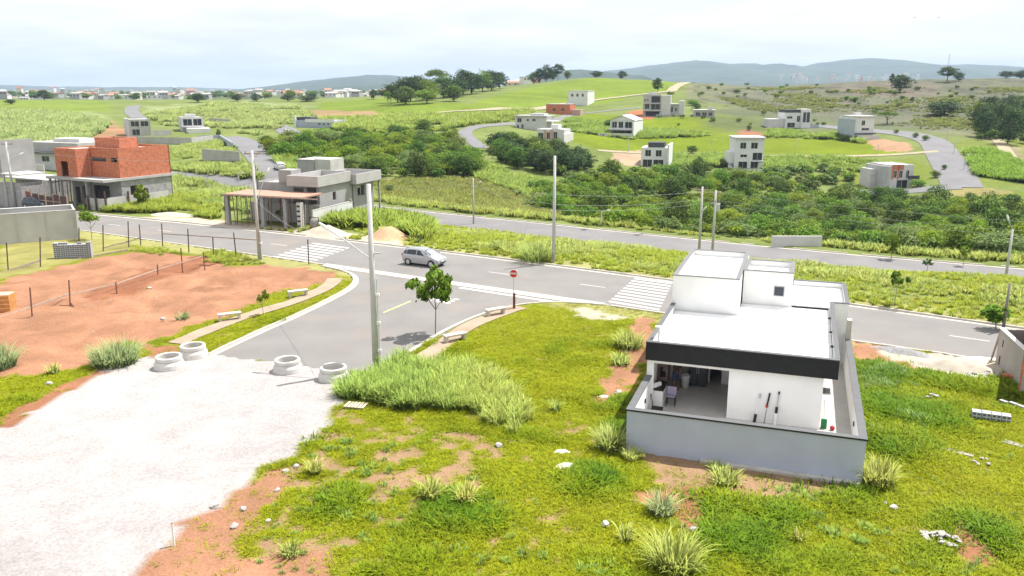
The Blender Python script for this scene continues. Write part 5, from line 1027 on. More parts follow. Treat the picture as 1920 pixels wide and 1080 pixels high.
# --- cars
TYRE = M('tyre', (.02,.02,.02), .9, .2); RIM = M('alloy_rim', (.55,.55,.56), .35, .05, metal=.6); CGL = M('car_glass', (.02,.022,.026), .08, .1, spec=.7)
def car(name, label, P, ang, paint, detail=True, sc=1.0):
    t = thing(name, label, 'car', P, ang); t.scale = (sc, sc, sc)
    # stations: x, z_bottom, z_belt, z_top, half width at sill, belt, roof
    st = [(-1.93,.42,.86,.90,.66,.70,.62),(-1.88,.30,.95,1.02,.74,.78,.66),(-1.70,.24,.97,1.33,.79,.83,.62),(-1.45,.22,.97,1.47,.81,.845,.60),(-.9,.20,.96,1.515,.815,.85,.60),(-.3,.20,.95,1.52,.815,.85,.60),(.25,.20,.94,1.49,.815,.85,.60),(.7,.20,.93,1.33,.815,.845,.62),(1.15,.20,.91,1.08,.81,.835,.68),(1.30,.20,.89,.99,.81,.83,.74),(1.60,.21,.80,.89,.78,.80,.70),(1.82,.24,.66,.76,.72,.74,.64),(1.95,.32,.50,.58,.58,.62,.55)]
    rows = []
    for x_, zb, zl, zt, ws, wb, wr in st:
        half = [(0, zt+.015), (wr*.6, zt+.01), (wr*.93, zt-.03), (wr, zt-.07), (wb, zl), (wb+.01, (zl+zb)/2+.05), (ws, zb+.04), (ws-.08, zb)]
        rows.append([(x_, w_, z_) for w_, z_ in half[::-1]]+[(x_, -w_, z_) for w_, z_ in half[1:]])
    v_ = [p for r_ in rows for p in r_]; n_ = len(rows[0])
    f_ = [(i*n_+j, i*n_+j+1, (i+1)*n_+j+1, (i+1)*n_+j) for i in range(len(rows)-1) for j in range(n_-1)]
    f_ += [(i*n_, (i+1)*n_, (i+1)*n_+n_-1, i*n_+n_-1) for i in range(len(rows)-1)]
    f_ += [tuple(range(n_-1, -1, -1)), tuple((len(rows)-1)*n_+j for j in range(n_))]
    me = bpy.data.meshes.new('body'); me.from_pydata(v_, [], f_)
    pm = bpy.data.materials.get('paint_'+paint[0])
    if pm is None:
        pm = M('paint_'+paint[0], paint[1], .28, .02, spec=.5, metal=paint[2]); pm.node_tree.nodes['Principled BSDF'].inputs['Coat Weight'].default_value = .6
    me.materials.append(pm); me.polygons.foreach_set('use_smooth', [True]*len(f_))
    bm = bmesh.new(); bm.from_mesh(me); bmesh.ops.recalc_face_normals(bm, faces=bm.faces[:])
    for e in bm.edges:
        if len(e.link_faces) == 2 and e.calc_face_angle(0) > R(35): e.smooth = False
    bm.to_mesh(me); bm.free(); ob('body', me, t)
    def P3(i, k, s, o): # point on station interpolation; k between belt(0) and roof edge(1)
        x_, zb, zl, zt, ws, wb, wr = [np.interp(i, range(len(st)), [q[m_] for q in st]) for m_ in range(7)]
        return (x_, s*((wb+(wr-wb)*k)+o), zl+(zt-.07-zl)*k+o*.3)
    for s in (-1, 1):
        for i0, i1, ks in ((2.1, 3.1, (.12, .1, .80, .88)), (3.2, 4.9, (.08, .08, .90, .90)), (5.05, 7.7, (.08, .10, .55, .90))):
            pts = [P3(i0, ks[0], s, .012), P3((i0+i1)/2, ks[0], s, .012), P3(i1, ks[1], s, .012), P3(i1, ks[2], s, .012), P3((i0+i1)/2, .9, s, .012), P3(i0, ks[3], s, .012)]
            MB().quad(*(pts if s < 0 else pts[::-1])).build('side_window', CGL, t)
        for wx in (-1.22, 1.24):
            MB().lathe([(.0, .845), (.36, .845), (.37, .80), (.37, .6)], 24).build('wheel_arch', M('arch_shade_paint', (.02, .02, .02), .9), t).matrix_local = Matrix.Translation((wx, 0, .31)) @ Matrix.Rotation(math.pi/2 if s < 0 else -math.pi/2, 4, 'X')  # black disc stands in for the shade inside the wheel arch
            w = ob('wheel', MB().tube([(wx, s*.62, .305), (wx, s*.855, .305)], .305, 24).mesh('wheel', TYRE), t)
            MB().tube([(wx, s*.80, .305), (wx, s*.868, .305)], .205, 16).build('rim', RIM, w)
            for k in range(5):
                a_ = k*2*math.pi/5; MB().tube([(wx, s*.872, .305), (wx+.19*math.cos(a_), s*.872, .305+.19*math.sin(a_))], .022, 5).build('spoke', RIM, w)
        m_ = MB().box(.82, 1.0, min(s*.86, s*1.02), max(s*.86, s*1.02), .96, 1.09).build('mirror', pm, t)
        for hx_ in (-.55, .35): MB().box(hx_, hx_+.18, min(s*.85, s*.885), max(s*.85, s*.885), .82, .86).build('door_handle', pm, t)
        MB().quad(*[(1.62, s*.80, .80), (1.88, s*.68, .68), (1.93, s*.52, .66), (1.70, s*.55, .83)][::s]).build('headlight', M('lamp_glass', (.6,.62,.64), .1, .05), t)
        MB().box(-1.93, -1.84, min(s*.62, s*.79), max(s*.62, s*.79), .80, 1.0).build('tail_light', M('tail_red', (.4,.02,.02), .3), t)
    MB().quad((.42, -.545, 1.455), (1.13, -.64, 1.10), (1.13, .64, 1.10), (.42, .545, 1.455)).build('windscreen', M('windscreen_glass', (.12,.14,.16), .08, .1, spec=.7), t)
    MB().quad((-1.60, .5, 1.43), (-1.89, .62, 1.06), (-1.89, -.62, 1.06), (-1.60, -.5, 1.43)).build('rear_window', CGL, t)
    MB().box(1.90, 1.965, -.45, .45, .36, .46).build('grille', BLK, t); MB().box(1.955, 1.975, -.22, .22, .47, .56).build('number_plate', LAMPW, t)
    return t
Pc = P0(796, 494); car('car', 'silver hatchback driving along the wide street', (Pc[0], Pc[1], -.10), math.atan(np.polyval(np.polyder(FQ), Pc[0]))+R(2), ('silver', (.42,.43,.45), .55))
Pc = P0(72, 391); car('car', 'dark blue car parked beyond the pale block enclosure', (Pc[0], Pc[1], -.10 if Pc[1] < road_far(Pc[0]) else Zs(Pc[0], Pc[1])), R(-24), ('dark_blue', (.03,.04,.065), .3), sc=1.05)
Pc = PG(525, 319); car('car', 'small white car parked on the climbing street', (Pc[0], Pc[1], Pc[2]+.14), R(115), ('white', (.7,.7,.7), 0))
Pc = PG(538, 252); car('car', 'tiny white car on the far grey street', (Pc[0], Pc[1], Pc[2]+.14), R(120), ('white', (.7,.7,.7), 0))
# --- fences round the red lot
def fence(label, posts, rails, mat, rmat):
    P00 = P0(*posts[0][0]); t = thing('post_fence', label, 'fence', (P00[0], P00[1], 0))
    for b_, tp_ in posts:
        P_ = P0(*b_); h_ = atY(*tp_, P_[1])[2]; e_ = atY(*tp_, P_[1]); MB().tube([(P_[0]-P00[0], P_[1]-P00[1], -.3), (e_[0]-P00[0], P_[1]-P00[1], e_[2])], .055, 6).build('post', mat, t)
    for a_, b_, w_, (bu, bv), (cu_, cv) in rails:
        A3, B3 = P0(*a_), P0(*b_); A3 = atY(bu, bv, A3[1]); B3 = atY(cu_, cv, B3[1])
        d_ = B3-A3; n_ = np.array([-d_[1], d_[0], 0])/np.hypot(d_[0], d_[1])*.02; o_ = np.array([P00[0], P00[1], 0]); b = MB(); up = np.array([0, 0, w_])
        q = [A3-n_-o_, B3-n_-o_, B3+n_-o_, A3+n_-o_]; b.v += [tuple(p_) for p_ in q]+[tuple(p_+up) for p_ in q]
        for f__ in ((0,3,2,1),(4,5,6,7),(0,1,5,4),(1,2,6,5),(2,3,7,6),(3,0,4,7)): b.f.append(f__); b.m.append(0)
        b.build('rail', rmat, t)
    return t
fence('dark post fence along the street side of the red lot', [((75,501),(75,445)),((148,482),(148,427)),((193,471),(193,422)),((241,463),(240,415)),((264,460),(261,421)),((305,464),(303,419)),((354,473),(352,429)),((400,478),(399,444)),((443,481),(438,436)),((579,496),(577,449)),((15,508),(12,455))],
  [((304,464),(352,472),.09,(304,439),(353,442)),((353,472),(440,480),.09,(353,442),(440,448)),((440,480),(485,485),.09,(440,448),(484,451)),((193,471),(240,463),.12,(193,466),(240,454)),((241,463),(262,460),.10,(241,454),(262,447)),((0,512),(75,495),.22,(0,516),(75,491)),((145,486),(240,470),.25,(145,489),(240,472))], DPOST, GWOOD)
fence('brown stakes and sagging board across the middle of the red lot', [((131,572),(129,525)),((60,596),(56,539)),((219,549),(217,529)),((296,521),(295,496)),((342,506),(339,465)),((384,505),(381,472)),((140,572),(131,566))],
  [((0,600),(60,583),.14,(0,598),(60,577)),((60,583),(131,566),.14,(60,577),(133,552)),((131,566),(219,545),.10,(133,553),(219,533)),((219,545),(296,518),.10,(219,533),(296,506)),((296,518),(384,498),.08,(296,506),(384,480))], RPOST, M('pale_board', (.46,.36,.29), .9, .15, 3))
# --- stack of concrete blocks
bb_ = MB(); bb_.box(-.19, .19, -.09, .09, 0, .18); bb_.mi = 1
for x_ in (-.095, .095): bb_.box(x_-.065, x_+.065, -.0915, -.0905, .04, .14); bb_.box(x_-.065, x_+.065, .0905, .0915, .04, .14)  # dark plates on both faces, painted for the shade inside the hollow cells
BM = bb_.mesh('block', [M('new_block', (.40,.41,.44), .9, .08, 5), M('cavity_shade', (.09,.09,.10), .95)])
Ps = P0(139, 484); stk = thing('block_stack', 'stack of hollow grey concrete blocks on the red lot', 'block stack', (Ps[0], Ps[1], -.02), R(12))
for i in range(8):
    for k in range(8):
        for j in range(3):
            if (k > 5 and i > 0) and (k > 6 or i < 2) and random.random() < (.0 if k < 7 else .75): continue
            o = ob('block', BM, stk, (-1.45+i*.40, j*.21, k*.185)); o.rotation_euler = (0, 0, random.uniform(-.02, .02))
Po = P0(4, 584); cr_ = thing('timber_crate', 'orange timber crate cut by the left edge on the red lot', 'crate', (Po[0], Po[1], 0), R(8))
ORW = M('orange_timber', (.50,.23,.07), .85, .2, 3)
for k in range(4): MB().box(-.9, .75, -.55, -.51, .06+k*.3, .32+k*.3).build('board', ORW, cr_); MB().box(.75, .79, -.55, .5, .06+k*.3, .32+k*.3).build('board', ORW, cr_)
MB().box(-.9, .79, -.5, .5, 1.26, 1.3).build('lid', M('pale_plywood', (.6,.42,.28), .85, .1), cr_); MB().box(.80, 1.1, -.5, .1, 0, .12).build('offcut', ORW, cr_)
# --- stones, plaster, rubble, litter
STONE = [None]*4
for k in range(4):
    bm = bmesh.new(); bmesh.ops.create_icosphere(bm, subdivisions=2, radius=1); rr = random.Random(k)
    for v__ in bm.verts: v__.co *= 1+rr.uniform(-.22, .22); v__.co.z *= .7; v__.co.x *= 1.2
    STONE[k] = bpy.data.meshes.new('stone'); bm.to_mesh(STONE[k]); bm.free(); STONE[k].materials.append(M('pale_stone', (.38,.36,.34), .95, .15, 3, .3, 10, rand=.15))
def stone(uv, r_, label):
    r_ *= .62
    P_ = PG(*uv); o = ob('stone', STONE[random.randrange(4)], None, (P_[0], P_[1], P_[2]+r_*.35), random.uniform(0, 6)); o.scale = (r_, r_, r_); return tag(o, label, 'stone', 'loose pale stones')
for uv, r_, lab in (((404,953),.28,'pale stone at the gravel edge, largest of the row'),((440,988),.22,'pale stone on bare soil below the gravel edge'),((456,956),.20,'pale stone upright in the thin grass by the gravel'),((556,876),.2,'pale stone beside the small grass clump at the gravel edge'),((520,920),.17,'round pale stone in grass above the bare strip'),((503,978),.15,'small white stone left of the long bare strip'),((843,974),.25,'white stone alone in the lower middle grass'),((935,837),.26,'pale flat stone in the middle grass'),((1452,992),.17,'white stone in grass below the grey wall'),((305,599),.25,'white stone on the red lot nearest the benches'),((280,541),.24,'pale stone on the bank of the red lot'),((92,721),.25,'pale stone in the grass strip left of the gravel'),((1300,995),.22,'grey white stone beside the red bare patch'),((1675,953),.22,'white stone in grass right of the house wall'),((1135,985),.25,'white stone by the thin grass clump'),((1160,738),.3,'white bag like stone on the soil strip'),((536,885),.22,'white stone on pale soil at the gravel edge'),((1660,945),.15,'tiny white stone near the wall corner clump')):
    stone(uv, r_, lab)
PLAST = M('white_plaster', (.80,.79,.78), .95, .05, 4, .5, 12)
heap('plaster_spill', 'large white plaster spill in the grass left of the house wall', PG(1060, 876), .75, .42, .16, PLAST, 12, 'plaster', .1)
heap('plaster_spill', 'smaller white plaster spill above the large one', PG(1052, 848), .42, .22, .12, PLAST, 14, 'plaster', .1)
heap('plaster_spill', 'small white plaster spill on the soil strip beside the house', PG(1132, 744), .4, .2, .1, PLAST, 15, 'plaster', .1)
heap('plaster_spill', 'white powder spill on the street edge by the grey yard wall', PG(1835, 672), 1.6, .45, .06, PLAST, 16, 'plaster', .04)
def rubble(label, uv, n_, rad, seed, mat=None, s_=.2):
    P_ = PG(*uv); t = thing('rubble_heap', label, 'rubble', P_); rr = random.Random(seed)
    for i in range(n_):
        a_, r_ = rr.uniform(0, 6.28), rad*math.sqrt(rr.random()); o = ob('rubble_piece', STONE[rr.randrange(4)], t, (r_*math.cos(a_)*1.3, r_*math.sin(a_), .05+.22*max(0, 1-r_/rad)), rr.uniform(0, 6)); q = s_*rr.uniform(.3, .9); o.scale = (q, q*rr.uniform(.6, 1), q*.55)
rubble('pale broken rubble on red soil at the lower right', (1762, 1012), 46, .5, 2, s_=.13)
rubble('small scatter of rubble in the right grass', (1845, 868), 8, .35, 3, s_=.12); rubble('rubble scatter in grass behind the house yard', (1750, 748), 12, .5, 4, s_=.13); rubble('white rubble at the foot of the grey yard wall', (1850, 704), 16, .9, 5, s_=.16); rubble('pale crumbs scattered on the red lot', (180, 600), 14, 3.5, 6, s_=.07); rubble('dark clods scattered across the red lot', (290, 570), 16, 4.0, 7, s_=.07)
SLABW = M('broken_slab', (.29,.275,.25), .95, .15, 3, .3, 12, stain=.4)
for (uv, ang, n_, lab) in (((1790, 848), -42, 3, 'broken grey concrete strips lying in the right grass'), ((1905, 835), -50, 2, 'grey slab pieces at the right edge of the grass')):
    t = thing('broken_slab', lab, 'slab', PG(*uv), R(ang))
    for i in range(n_): MB().box(-.5+i*.42, -.12+i*.42, -.2+.05*i, .2-.03*i, -.03, .06).build('slab_piece', SLABW, t)
pb = thing('block_pile', 'low pile of white blocks in the right grass', 'block pile', PG(1866, 790), R(-24))
for i in range(4):
    for k in range(2):
        for j in range(2): o = ob('block', BM, pb, (-.8+i*.41, j*.24, .0+k*.185)); o.rotation_euler = (0, 0, random.uniform(-.06, .06)); o.scale = (1, 1.1, 1)
pb2 = thing('block_pile', 'flat white block pile near the shadow at the right edge', 'block pile', PG(1897, 762), R(-55))
for i in range(3): o = ob('block', BM, pb2, (-.4+i*.41, .1*(i % 2), 0)); o.rotation_euler = (0, 0, random.uniform(-.2, .2))
pt_ = thing('pallet', 'small pale timber pallet at the edge of the tall grass', 'pallet', PG(667, 763), R(-12)); 
for i in range(6): MB().box(-.5+i*.18, -.38+i*.18, -.35, .35, .10, .13).build('slat', M('pallet_timber', (.55,.47,.35), .9, .1), pt_)
for y_ in (-.3, 0, .25): MB().box(-.5, .52, y_, y_+.06, .0, .099).build('bearer', GWOOD, pt_)
sk_ = thing('survey_stake', 'thin white survey stake at the gravel edge', 'stake', PG(327, 1024)); MB().box(-.025, .025, -.025, .025, -.2, .85).build('shaft', LAMPW, sk_); MB().box(-.027, .027, -.027, .027, .851, .9).build('tip', GWOOD, sk_)
lk = thing('leaning_plank', 'weathered plank leaning on the grey yard wall', 'plank', P0(1857, 679), R(-20)); MB().tube([(0, 0, 0), (.35, .3, 1.75)], .06, 6).build('plank', GWOOD, lk); MB().box(-.1, .1, -.06, .06, -.02, .1).build('foot_block', CONCP, lk)
wb_ = thing('white_boards', 'loose white boards on the ground below the sand heap', 'boards', PG(1835, 706), R(-18))
for i in range(4): MB().box(-.9+.1*i, .7-.1*i, -.3+.17*i, -.18+.17*i, .02+.01*i, .05+.01*i).build('board', LAMPW, wb_)
bp_ = thing('brick_pile', 'small orange brick pile at the foot of the right edge wall', 'brick pile', P0(1897, 712), R(-40)); BRM = MB().box(-.14, .14, -.09, .09, 0, .13).mesh('brick', M('loose_brick', (.50,.18,.09), .9, .15, 4))
for i in range(12): ob('brick', BRM, bp_, ((i % 3)*.3-.3, -.1+.2*((i//3) % 2), .135*(i//6)), random.uniform(-.1, .1))
tw = PG(1776, 140)
# birds
for uv, lab in (((1715, 33), 'left one of two tiny dark birds in the sky'), ((1760, 33), 'right one of two tiny dark birds in the sky')):
    P_ = atY(*uv, 180); t = thing('bird', lab, 'bird', P_, R(30))
    b = MB(); b.v += [(0,-.22,0),(.05,0,.04),(0,.2,0),(-.05,0,-.03)]; b.f += [(0,1,2),(0,2,3),(0,3,1),(1,3,2)]; b.m = [0]*4; b.build('body', BLK, t)
    for s in (-1, 1): MB().quad((0, -.06, .02), (s*.28, -.02, .12), (s*.5, .05, .05), (0, .07, .02)).build('wing', BLK, t)
# ================================================================== VEGETATION
def leaf_quads(c, nrm, size, rng, flop=.7):
    n = len(c); r = rng.normal(size=(n, 3)); nn_ = nrm+flop*r; nn_ /= np.linalg.norm(nn_, axis=1)[:, None]+1e-9
    t = np.cross(nn_, rng.normal(size=(n, 3))); t /= np.linalg.norm(t, axis=1)[:, None]+1e-9; b = np.cross(nn_, t)
    s = size[:, None]
    v = np.stack([c-t*s*.5, c-b*s*.32, c+t*s*.55, c+b*s*.32], 1).reshape(-1, 3)
    return v, np.arange(n*4).reshape(n, 4)
def crown_mesh(name, seed, mat, nclump=70, nleaf=42, ls=.045, z0=.12, z1=1.0, rad=.5, flat=0.0, rc=.15, cl_in=.35, fullness=1.0):
    """crown in a unit tree: height 1, radius about .5"""
    rng = np.random.default_rng(seed)
    d = rng.normal(size=(nclump, 3)); d /= np.linalg.norm(d, axis=1)[:, None]
    if flat: d[:, 2] = np.abs(d[:, 2])*(1-flat)+d[:, 2]*0
    r = cl_in+(1-cl_in)*rng.random(nclump)**.5
    lob = 1+.22*np.sin(3*np.arctan2(d[:, 1], d[:, 0])+seed)+.12*np.sin(5*np.arctan2(d[:, 1], d[:, 0])+2*seed)
    cz, hz_ = (z0+z1)/2, (z1-z0)/2
    cc = np.stack([d[:, 0]*r*(rad-rc*.6)*lob, d[:, 1]*r*(rad-rc*.6)*lob, cz+d[:, 2]*r*(hz_-rc*.7)], 1)
    rcl = rc*(.6+.8*rng.random(nclump)); ct = rng.random(nclump)
    k = np.repeat(np.arange(nclump), nleaf); e = rng.normal(size=(len(k), 3)); e /= np.linalg.norm(e, axis=1)[:, None]; e[:, 2] = np.where(e[:, 2] < -.3, -e[:, 2]*.6, e[:, 2])
    p = cc[k]+e*(rcl[k]*(.55+.5*rng.random(len(k))))[:, None]*np.array([1, 1, .8])
    size = ls*(.6+.8*rng.random(len(k)))
    v, f = leaf_quads(p, e, size, rng)
    lv = np.repeat(np.clip(.25*rng.random(len(k))+.6*ct[k]+.15*(p[:, 2]-z0)/(z1-z0), 0, 1), 4)  # higher leaves painted lighter, low tones standing in for shaded gaps
    return npmesh(name, v, f, mat, lv)
def trunk_mesh(name, seed, r0=.03, top=.7, nb=5, mat=None):
    rr = random.Random(seed); b = MB(); pts = [(0, 0, -.06)]; x_ = y_ = 0
    for i in range(1, 5): x_ += rr.uniform(-.03, .03); y_ += rr.uniform(-.03, .03); pts.append((x_, y_, top*i/4))
    b.tube(pts, [r0, r0*.85, r0*.65, r0*.45, r0*.25], 7)
    for i in range(nb):
        q = pts[2+i % 2]; a_ = rr.uniform(0, 6.28); b.tube([q, (q[0]+.14*math.cos(a_), q[1]+.14*math.sin(a_), q[2]+.12), (q[0]+.28*math.cos(a_), q[1]+.28*math.sin(a_), q[2]+.28)], [r0*.45, r0*.3, r0*.12], 5)
    return b.mesh(name, mat or M('bark', (.17,.13,.10), .95, .25, 8))
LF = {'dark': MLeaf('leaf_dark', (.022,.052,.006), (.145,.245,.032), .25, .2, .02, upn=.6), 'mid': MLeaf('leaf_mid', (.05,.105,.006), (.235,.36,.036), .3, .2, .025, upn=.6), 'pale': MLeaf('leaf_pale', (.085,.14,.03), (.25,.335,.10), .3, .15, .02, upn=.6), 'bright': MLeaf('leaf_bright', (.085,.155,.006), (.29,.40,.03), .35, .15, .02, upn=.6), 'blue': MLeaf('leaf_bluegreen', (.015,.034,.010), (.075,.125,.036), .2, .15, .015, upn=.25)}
PROTO = {}
for kd in LF:
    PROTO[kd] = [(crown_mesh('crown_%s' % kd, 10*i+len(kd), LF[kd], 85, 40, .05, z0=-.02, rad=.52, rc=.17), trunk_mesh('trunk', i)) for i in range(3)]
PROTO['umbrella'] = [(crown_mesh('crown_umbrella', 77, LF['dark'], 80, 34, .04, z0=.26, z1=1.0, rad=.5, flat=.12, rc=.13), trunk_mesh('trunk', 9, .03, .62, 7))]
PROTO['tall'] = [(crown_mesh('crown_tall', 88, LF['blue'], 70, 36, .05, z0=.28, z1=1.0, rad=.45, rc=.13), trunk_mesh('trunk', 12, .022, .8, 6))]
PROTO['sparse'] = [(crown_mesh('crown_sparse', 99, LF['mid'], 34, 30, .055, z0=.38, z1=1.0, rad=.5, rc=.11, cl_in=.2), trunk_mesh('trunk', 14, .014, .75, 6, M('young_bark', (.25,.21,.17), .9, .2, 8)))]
def tree_at(P_, h_, w_, kind, label, group=None, name='tree', cat='tree', i=0):
    pr = PROTO[kind]; cm, tm = pr[i % len(pr)]
    t = thing(name, label, cat, P_, random.uniform(0, 6.28), group); t.scale = (w_, w_, h_)
    ob('crown', cm, t); ob('trunk', tm, t); return t
def tree_px(uv, top, wpx, kind, label, group=None, name='tree', i=0, cat='tree'):
    P_ = PG(*uv)
    if P_[1] > 720:   # stands on the skyline: the crest along this line of sight
        r_ = ray(*uv); ys = np.linspace(380, 700, 160); xs_ = r_[0]/r_[1]*ys; zs_ = Z(xs_, ys); k = int(np.argmax((zs_-H)/ys)); P_ = np.array([xs_[k], ys[k], zs_[k]])
    h_ = max(.6, atY(uv[0], top, P_[1])[2]-P_[2]); w_ = wpx*P_[1]/F/.95
    return tree_at(P_, h_, w_, kind, label, group, name, cat, i)
# --- the near young trees: crowns of small leaves
def near_tree(label, uv, top, wpx, seed, nclump, nleaf, z0, ls, mats='mid', name='young_tree', trunk_r=.014, rc=.13):
    P_ = PG(*uv); h_ = atY(uv[0], top, P_[1])[2]-P_[2]; w_ = wpx*P_[1]/F
    t = thing(name, label, 'tree', P_, random.uniform(0, 6.28), 'young street trees'); t.scale = (w_, w_, h_)
    ob('crown', crown_mesh('crown', seed, LF[mats], nclump, nleaf, ls, z0=z0, z1=1.0, rad=.5, rc=rc, cl_in=.25), t); ob('trunk', trunk_mesh('trunk', seed, trunk_r, .72, 7, M('young_bark')), t); return t
near_tree('young leafy street tree throwing a shadow on the side street', (816, 627), 498, 90, 3, 30, 80, .34, .075, 'mid', trunk_r=.016, rc=.125)
near_tree('thin sapling between the two benches by the red lot', (494, 591), 541, 30, 5, 14, 30, .40, .12, 'bright', trunk_r=.02)
near_tree('slender young tree in front of the pale block enclosure', (173, 449), 392, 44, 7, 26, 36, .50, .09, 'mid', trunk_r=.016, rc=.12)
near_tree('thin forked sapling on the far verge right of the white house', (1677, 574), 508, 40, 9, 16, 34, .52, .10, 'mid', trunk_r=.018, rc=.12)
near_tree('small round sapling on the grass between the two streets', (1738, 509), 483, 20, 11, 18, 30, .30, .12, 'dark', trunk_r=.03)
near_tree('narrow upright tree on the verge beyond the lower street', (1671, 484), 431, 32, 13, 30, 40, .12, .09, 'bright', trunk_r=.02)
near_tree('low leafy tree around the thin dark pole', (1868, 614), 568, 58, 15, 36, 44, .12, .09, 'mid', trunk_r=.02)
near_tree('bright sapling beyond the lower street near the right edge', (1806, 497), 458, 26, 17, 16, 30, .30, .11, 'bright', trunk_r=.02)
near_tree('thin sapling on the lower street verge behind the tall grass', (1101, 429), 408, 20, 19, 12, 26, .35, .13, 'mid', trunk_r=.02); near_tree('thin sapling on the lower street verge near the white sand', (1203, 438), 414, 20, 21, 12, 26, .35, .13, 'bright', trunk_r=.02)
near_tree('leafy tree in front of the brick house side wall', (268, 392), 343, 34, 23, 34, 44, .15, .10, 'bright', trunk_r=.02)
near_tree('small potted looking tree inside the formwork garage', (527, 420), 388, 24, 25, 16, 30, .3, .12, 'mid', trunk_r=.02); near_tree('thin bush at the hoarding by the brick house', (152, 398), 380, 16, 27, 10, 24, .2, .14, 'mid', trunk_r=.02)
# --- trees that stand alone on the far land
for i, a in enumerate([((1663,233),207,46,'umbrella','dark umbrella shaped tree on the slope behind the narrow white house'), ((1688,173),138,40,'blue','big dark round tree on the right hill'), ((1776,154),124,40,'tall','wide dark tree on the right skyline'), ((1798,152),135,18,'blue','small dark tree beside the wide skyline tree'),
  ((1886,147),132,26,'blue','dark round skyline tree near the right edge'), ((1914,147),130,28,'blue','dark skyline tree cut by the right edge'), ((1232,181),145,21,'tall','tall tree on the dirt track above the grey shell'), ((1256,180),170,14,'mid','small tree beside the tall track tree'), ((1118,144),131,22,'blue','left round tree on the bare green skyline'), ((1166,143),132,18,'blue','right round tree on the bare green skyline'),
  ((1671,166),137,10,'tall','tiny tree on the skyline left of the big dark tree'), ((1602,198),183,7,'tall','thin palm like tree on the right hill'), ((1710,191),181,8,'dark','small bush like tree below the big dark tree'), ((1770,218),188,72,'blue','broad dark thicket tree on the right slope'), ((1298,198),185,22,'mid','round tree right of the low grey house'), ((1306,206),192,18,'dark','round dark tree below it by the low grey house'), ((1310,190),172,9,'sparse','bare thin tree above the low grey house'),
  ((1848,420),355,62,'dark','tall dark tree at the right end of the valley wood'), ((1818,380),360,24,'dark','round tree beside the tall dark tree'), ((1792,377),367,14,'mid','small bush left of the round tree'), ((1890,378),368,14,'mid','small round bush in the right meadow'), ((728,363),346,22,'dark','single dark bush in the brown meadow'), ((1298,288),272,22,'dark','round dark bush beside the green lot lane'), ((1142,238),223,22,'dark','round dark tree left of the gabled house'), ((1404,245),234,10,'dark','small conical tree above the bare red plot'), ((1431,216),205,10,'mid','small round tree on the upper green lots'),
  ((410,259),240,9,'dark','narrow clipped tree beside the climbing street'), ((503,285),252,34,'dark','round dark tree at the corner of the climbing street'), ((438,283),271,16,'mid','low tree behind the pale yard wall corner'), ((1753,333),318,18,'dark','round tree at the kerb of the bend road'), ((1716,258),248,12,'dark','small tree at the top of the bend road'), ((1735,264),253,14,'dark','small dark tree beside the bend road bank'), ((1720,350),335,28,'mid','bush beside the brick fronted house'), ((1680,250),242,10,'dark','small bush on the verge above the bend road'), ((1770,318),308,10,'dark','small bush right of the bend road')]):
    tree_px(a[0], a[1], a[2], a[3], a[4], i=i)
# --- the hilltop grove and the second grove
grp = [(745,192,150,44,'blue'),(770,190,140,44,'blue'),(800,188,148,40,'mid'),(760,196,160,34,'dark'),(818,172,127,40,'umbrella'),(832,184,140,44,'dark'),(852,182,142,40,'blue'),(868,178,128,38,'blue'),(885,176,134,42,'blue'),(905,172,130,34,'mid'),(922,170,130,34,'blue'),(937,166,133,24,'blue'),(800,194,164,36,'mid'),(850,190,158,34,'dark'),(733,196,158,22,'tall'),(728,205,168,14,'sparse'),(785,178,138,36,'blue')]
ORD = 'first second third fourth fifth sixth seventh eighth ninth tenth eleventh twelfth thirteenth fourteenth fifteenth sixteenth seventeenth'.split()
for i, (u_, v_, tp_, w_, kd) in enumerate(sorted(grp)):
    tree_px((u_, v_), tp_, w_*1.2, kd, ORD[i]+' tree from the left in the hilltop grove, '+{'blue':'large and dark','mid':'lighter green','dark':'round and dark green','umbrella':'flat topped','tall':'slim and tall','sparse':'thin and airy'}[kd], 'trees of the hilltop grove', i=i)
for i, (u_, v_, tp_, w_, kd, lb_) in enumerate([(1000,152,134,16,'dark','low tree at the left of the second grove'),(1012,150,126,20,'blue','left tall tree of the second grove'),(1024,148,118,22,'blue','tallest tree of the second grove'),(1046,146,119,26,'tall','right tall tree of the second grove'),(1064,144,132,14,'dark','low tree at the right of the second grove'),(1035,148,130,18,'mid','lighter tree in the middle of the second grove')]): tree_px((u_, v_), tp_, w_, kd, lb_, i=i)
# --- valley wood: every tree on its own
def spot(u_, v_):
    if v_ < 345 and u_ < 910: return ('front ' if v_ > 308 else 'middle ' if v_ > 282 else 'back ')+('behind the grey house' if u_ < 620 else 'under the far shed' if u_ < 720 else 'above the brown meadow' if u_ < 810 else 'by the street curve')
    if u_ > 1800 and v_ < 285: return 'upper part' if v_ < 240 else 'lower part'
    if u_ < 1120 and v_ < 332: return 'on its left' if u_ < 970 else 'in its middle' if u_ < 1040 else 'on its right'
    r_ = 0 if v_ > 350+(u_-1000)*.062+62 else 1 if v_ > 350+(u_-1000)*.062+28 else 2
    return ('front row ', 'middle row ', 'back row ')[r_]+('around the lone pole' if u_ < 1130 else 'below the stepped house' if u_ < 1290 else 'behind the pole pair' if u_ < 1400 else 'below the tall pale house' if u_ < 1500 else 'above the short block wall' if u_ < 1600 else 'below the brick fronted house' if u_ < 1720 else 'by the tall dark tree' if u_ < 1840 else 'at the right edge')
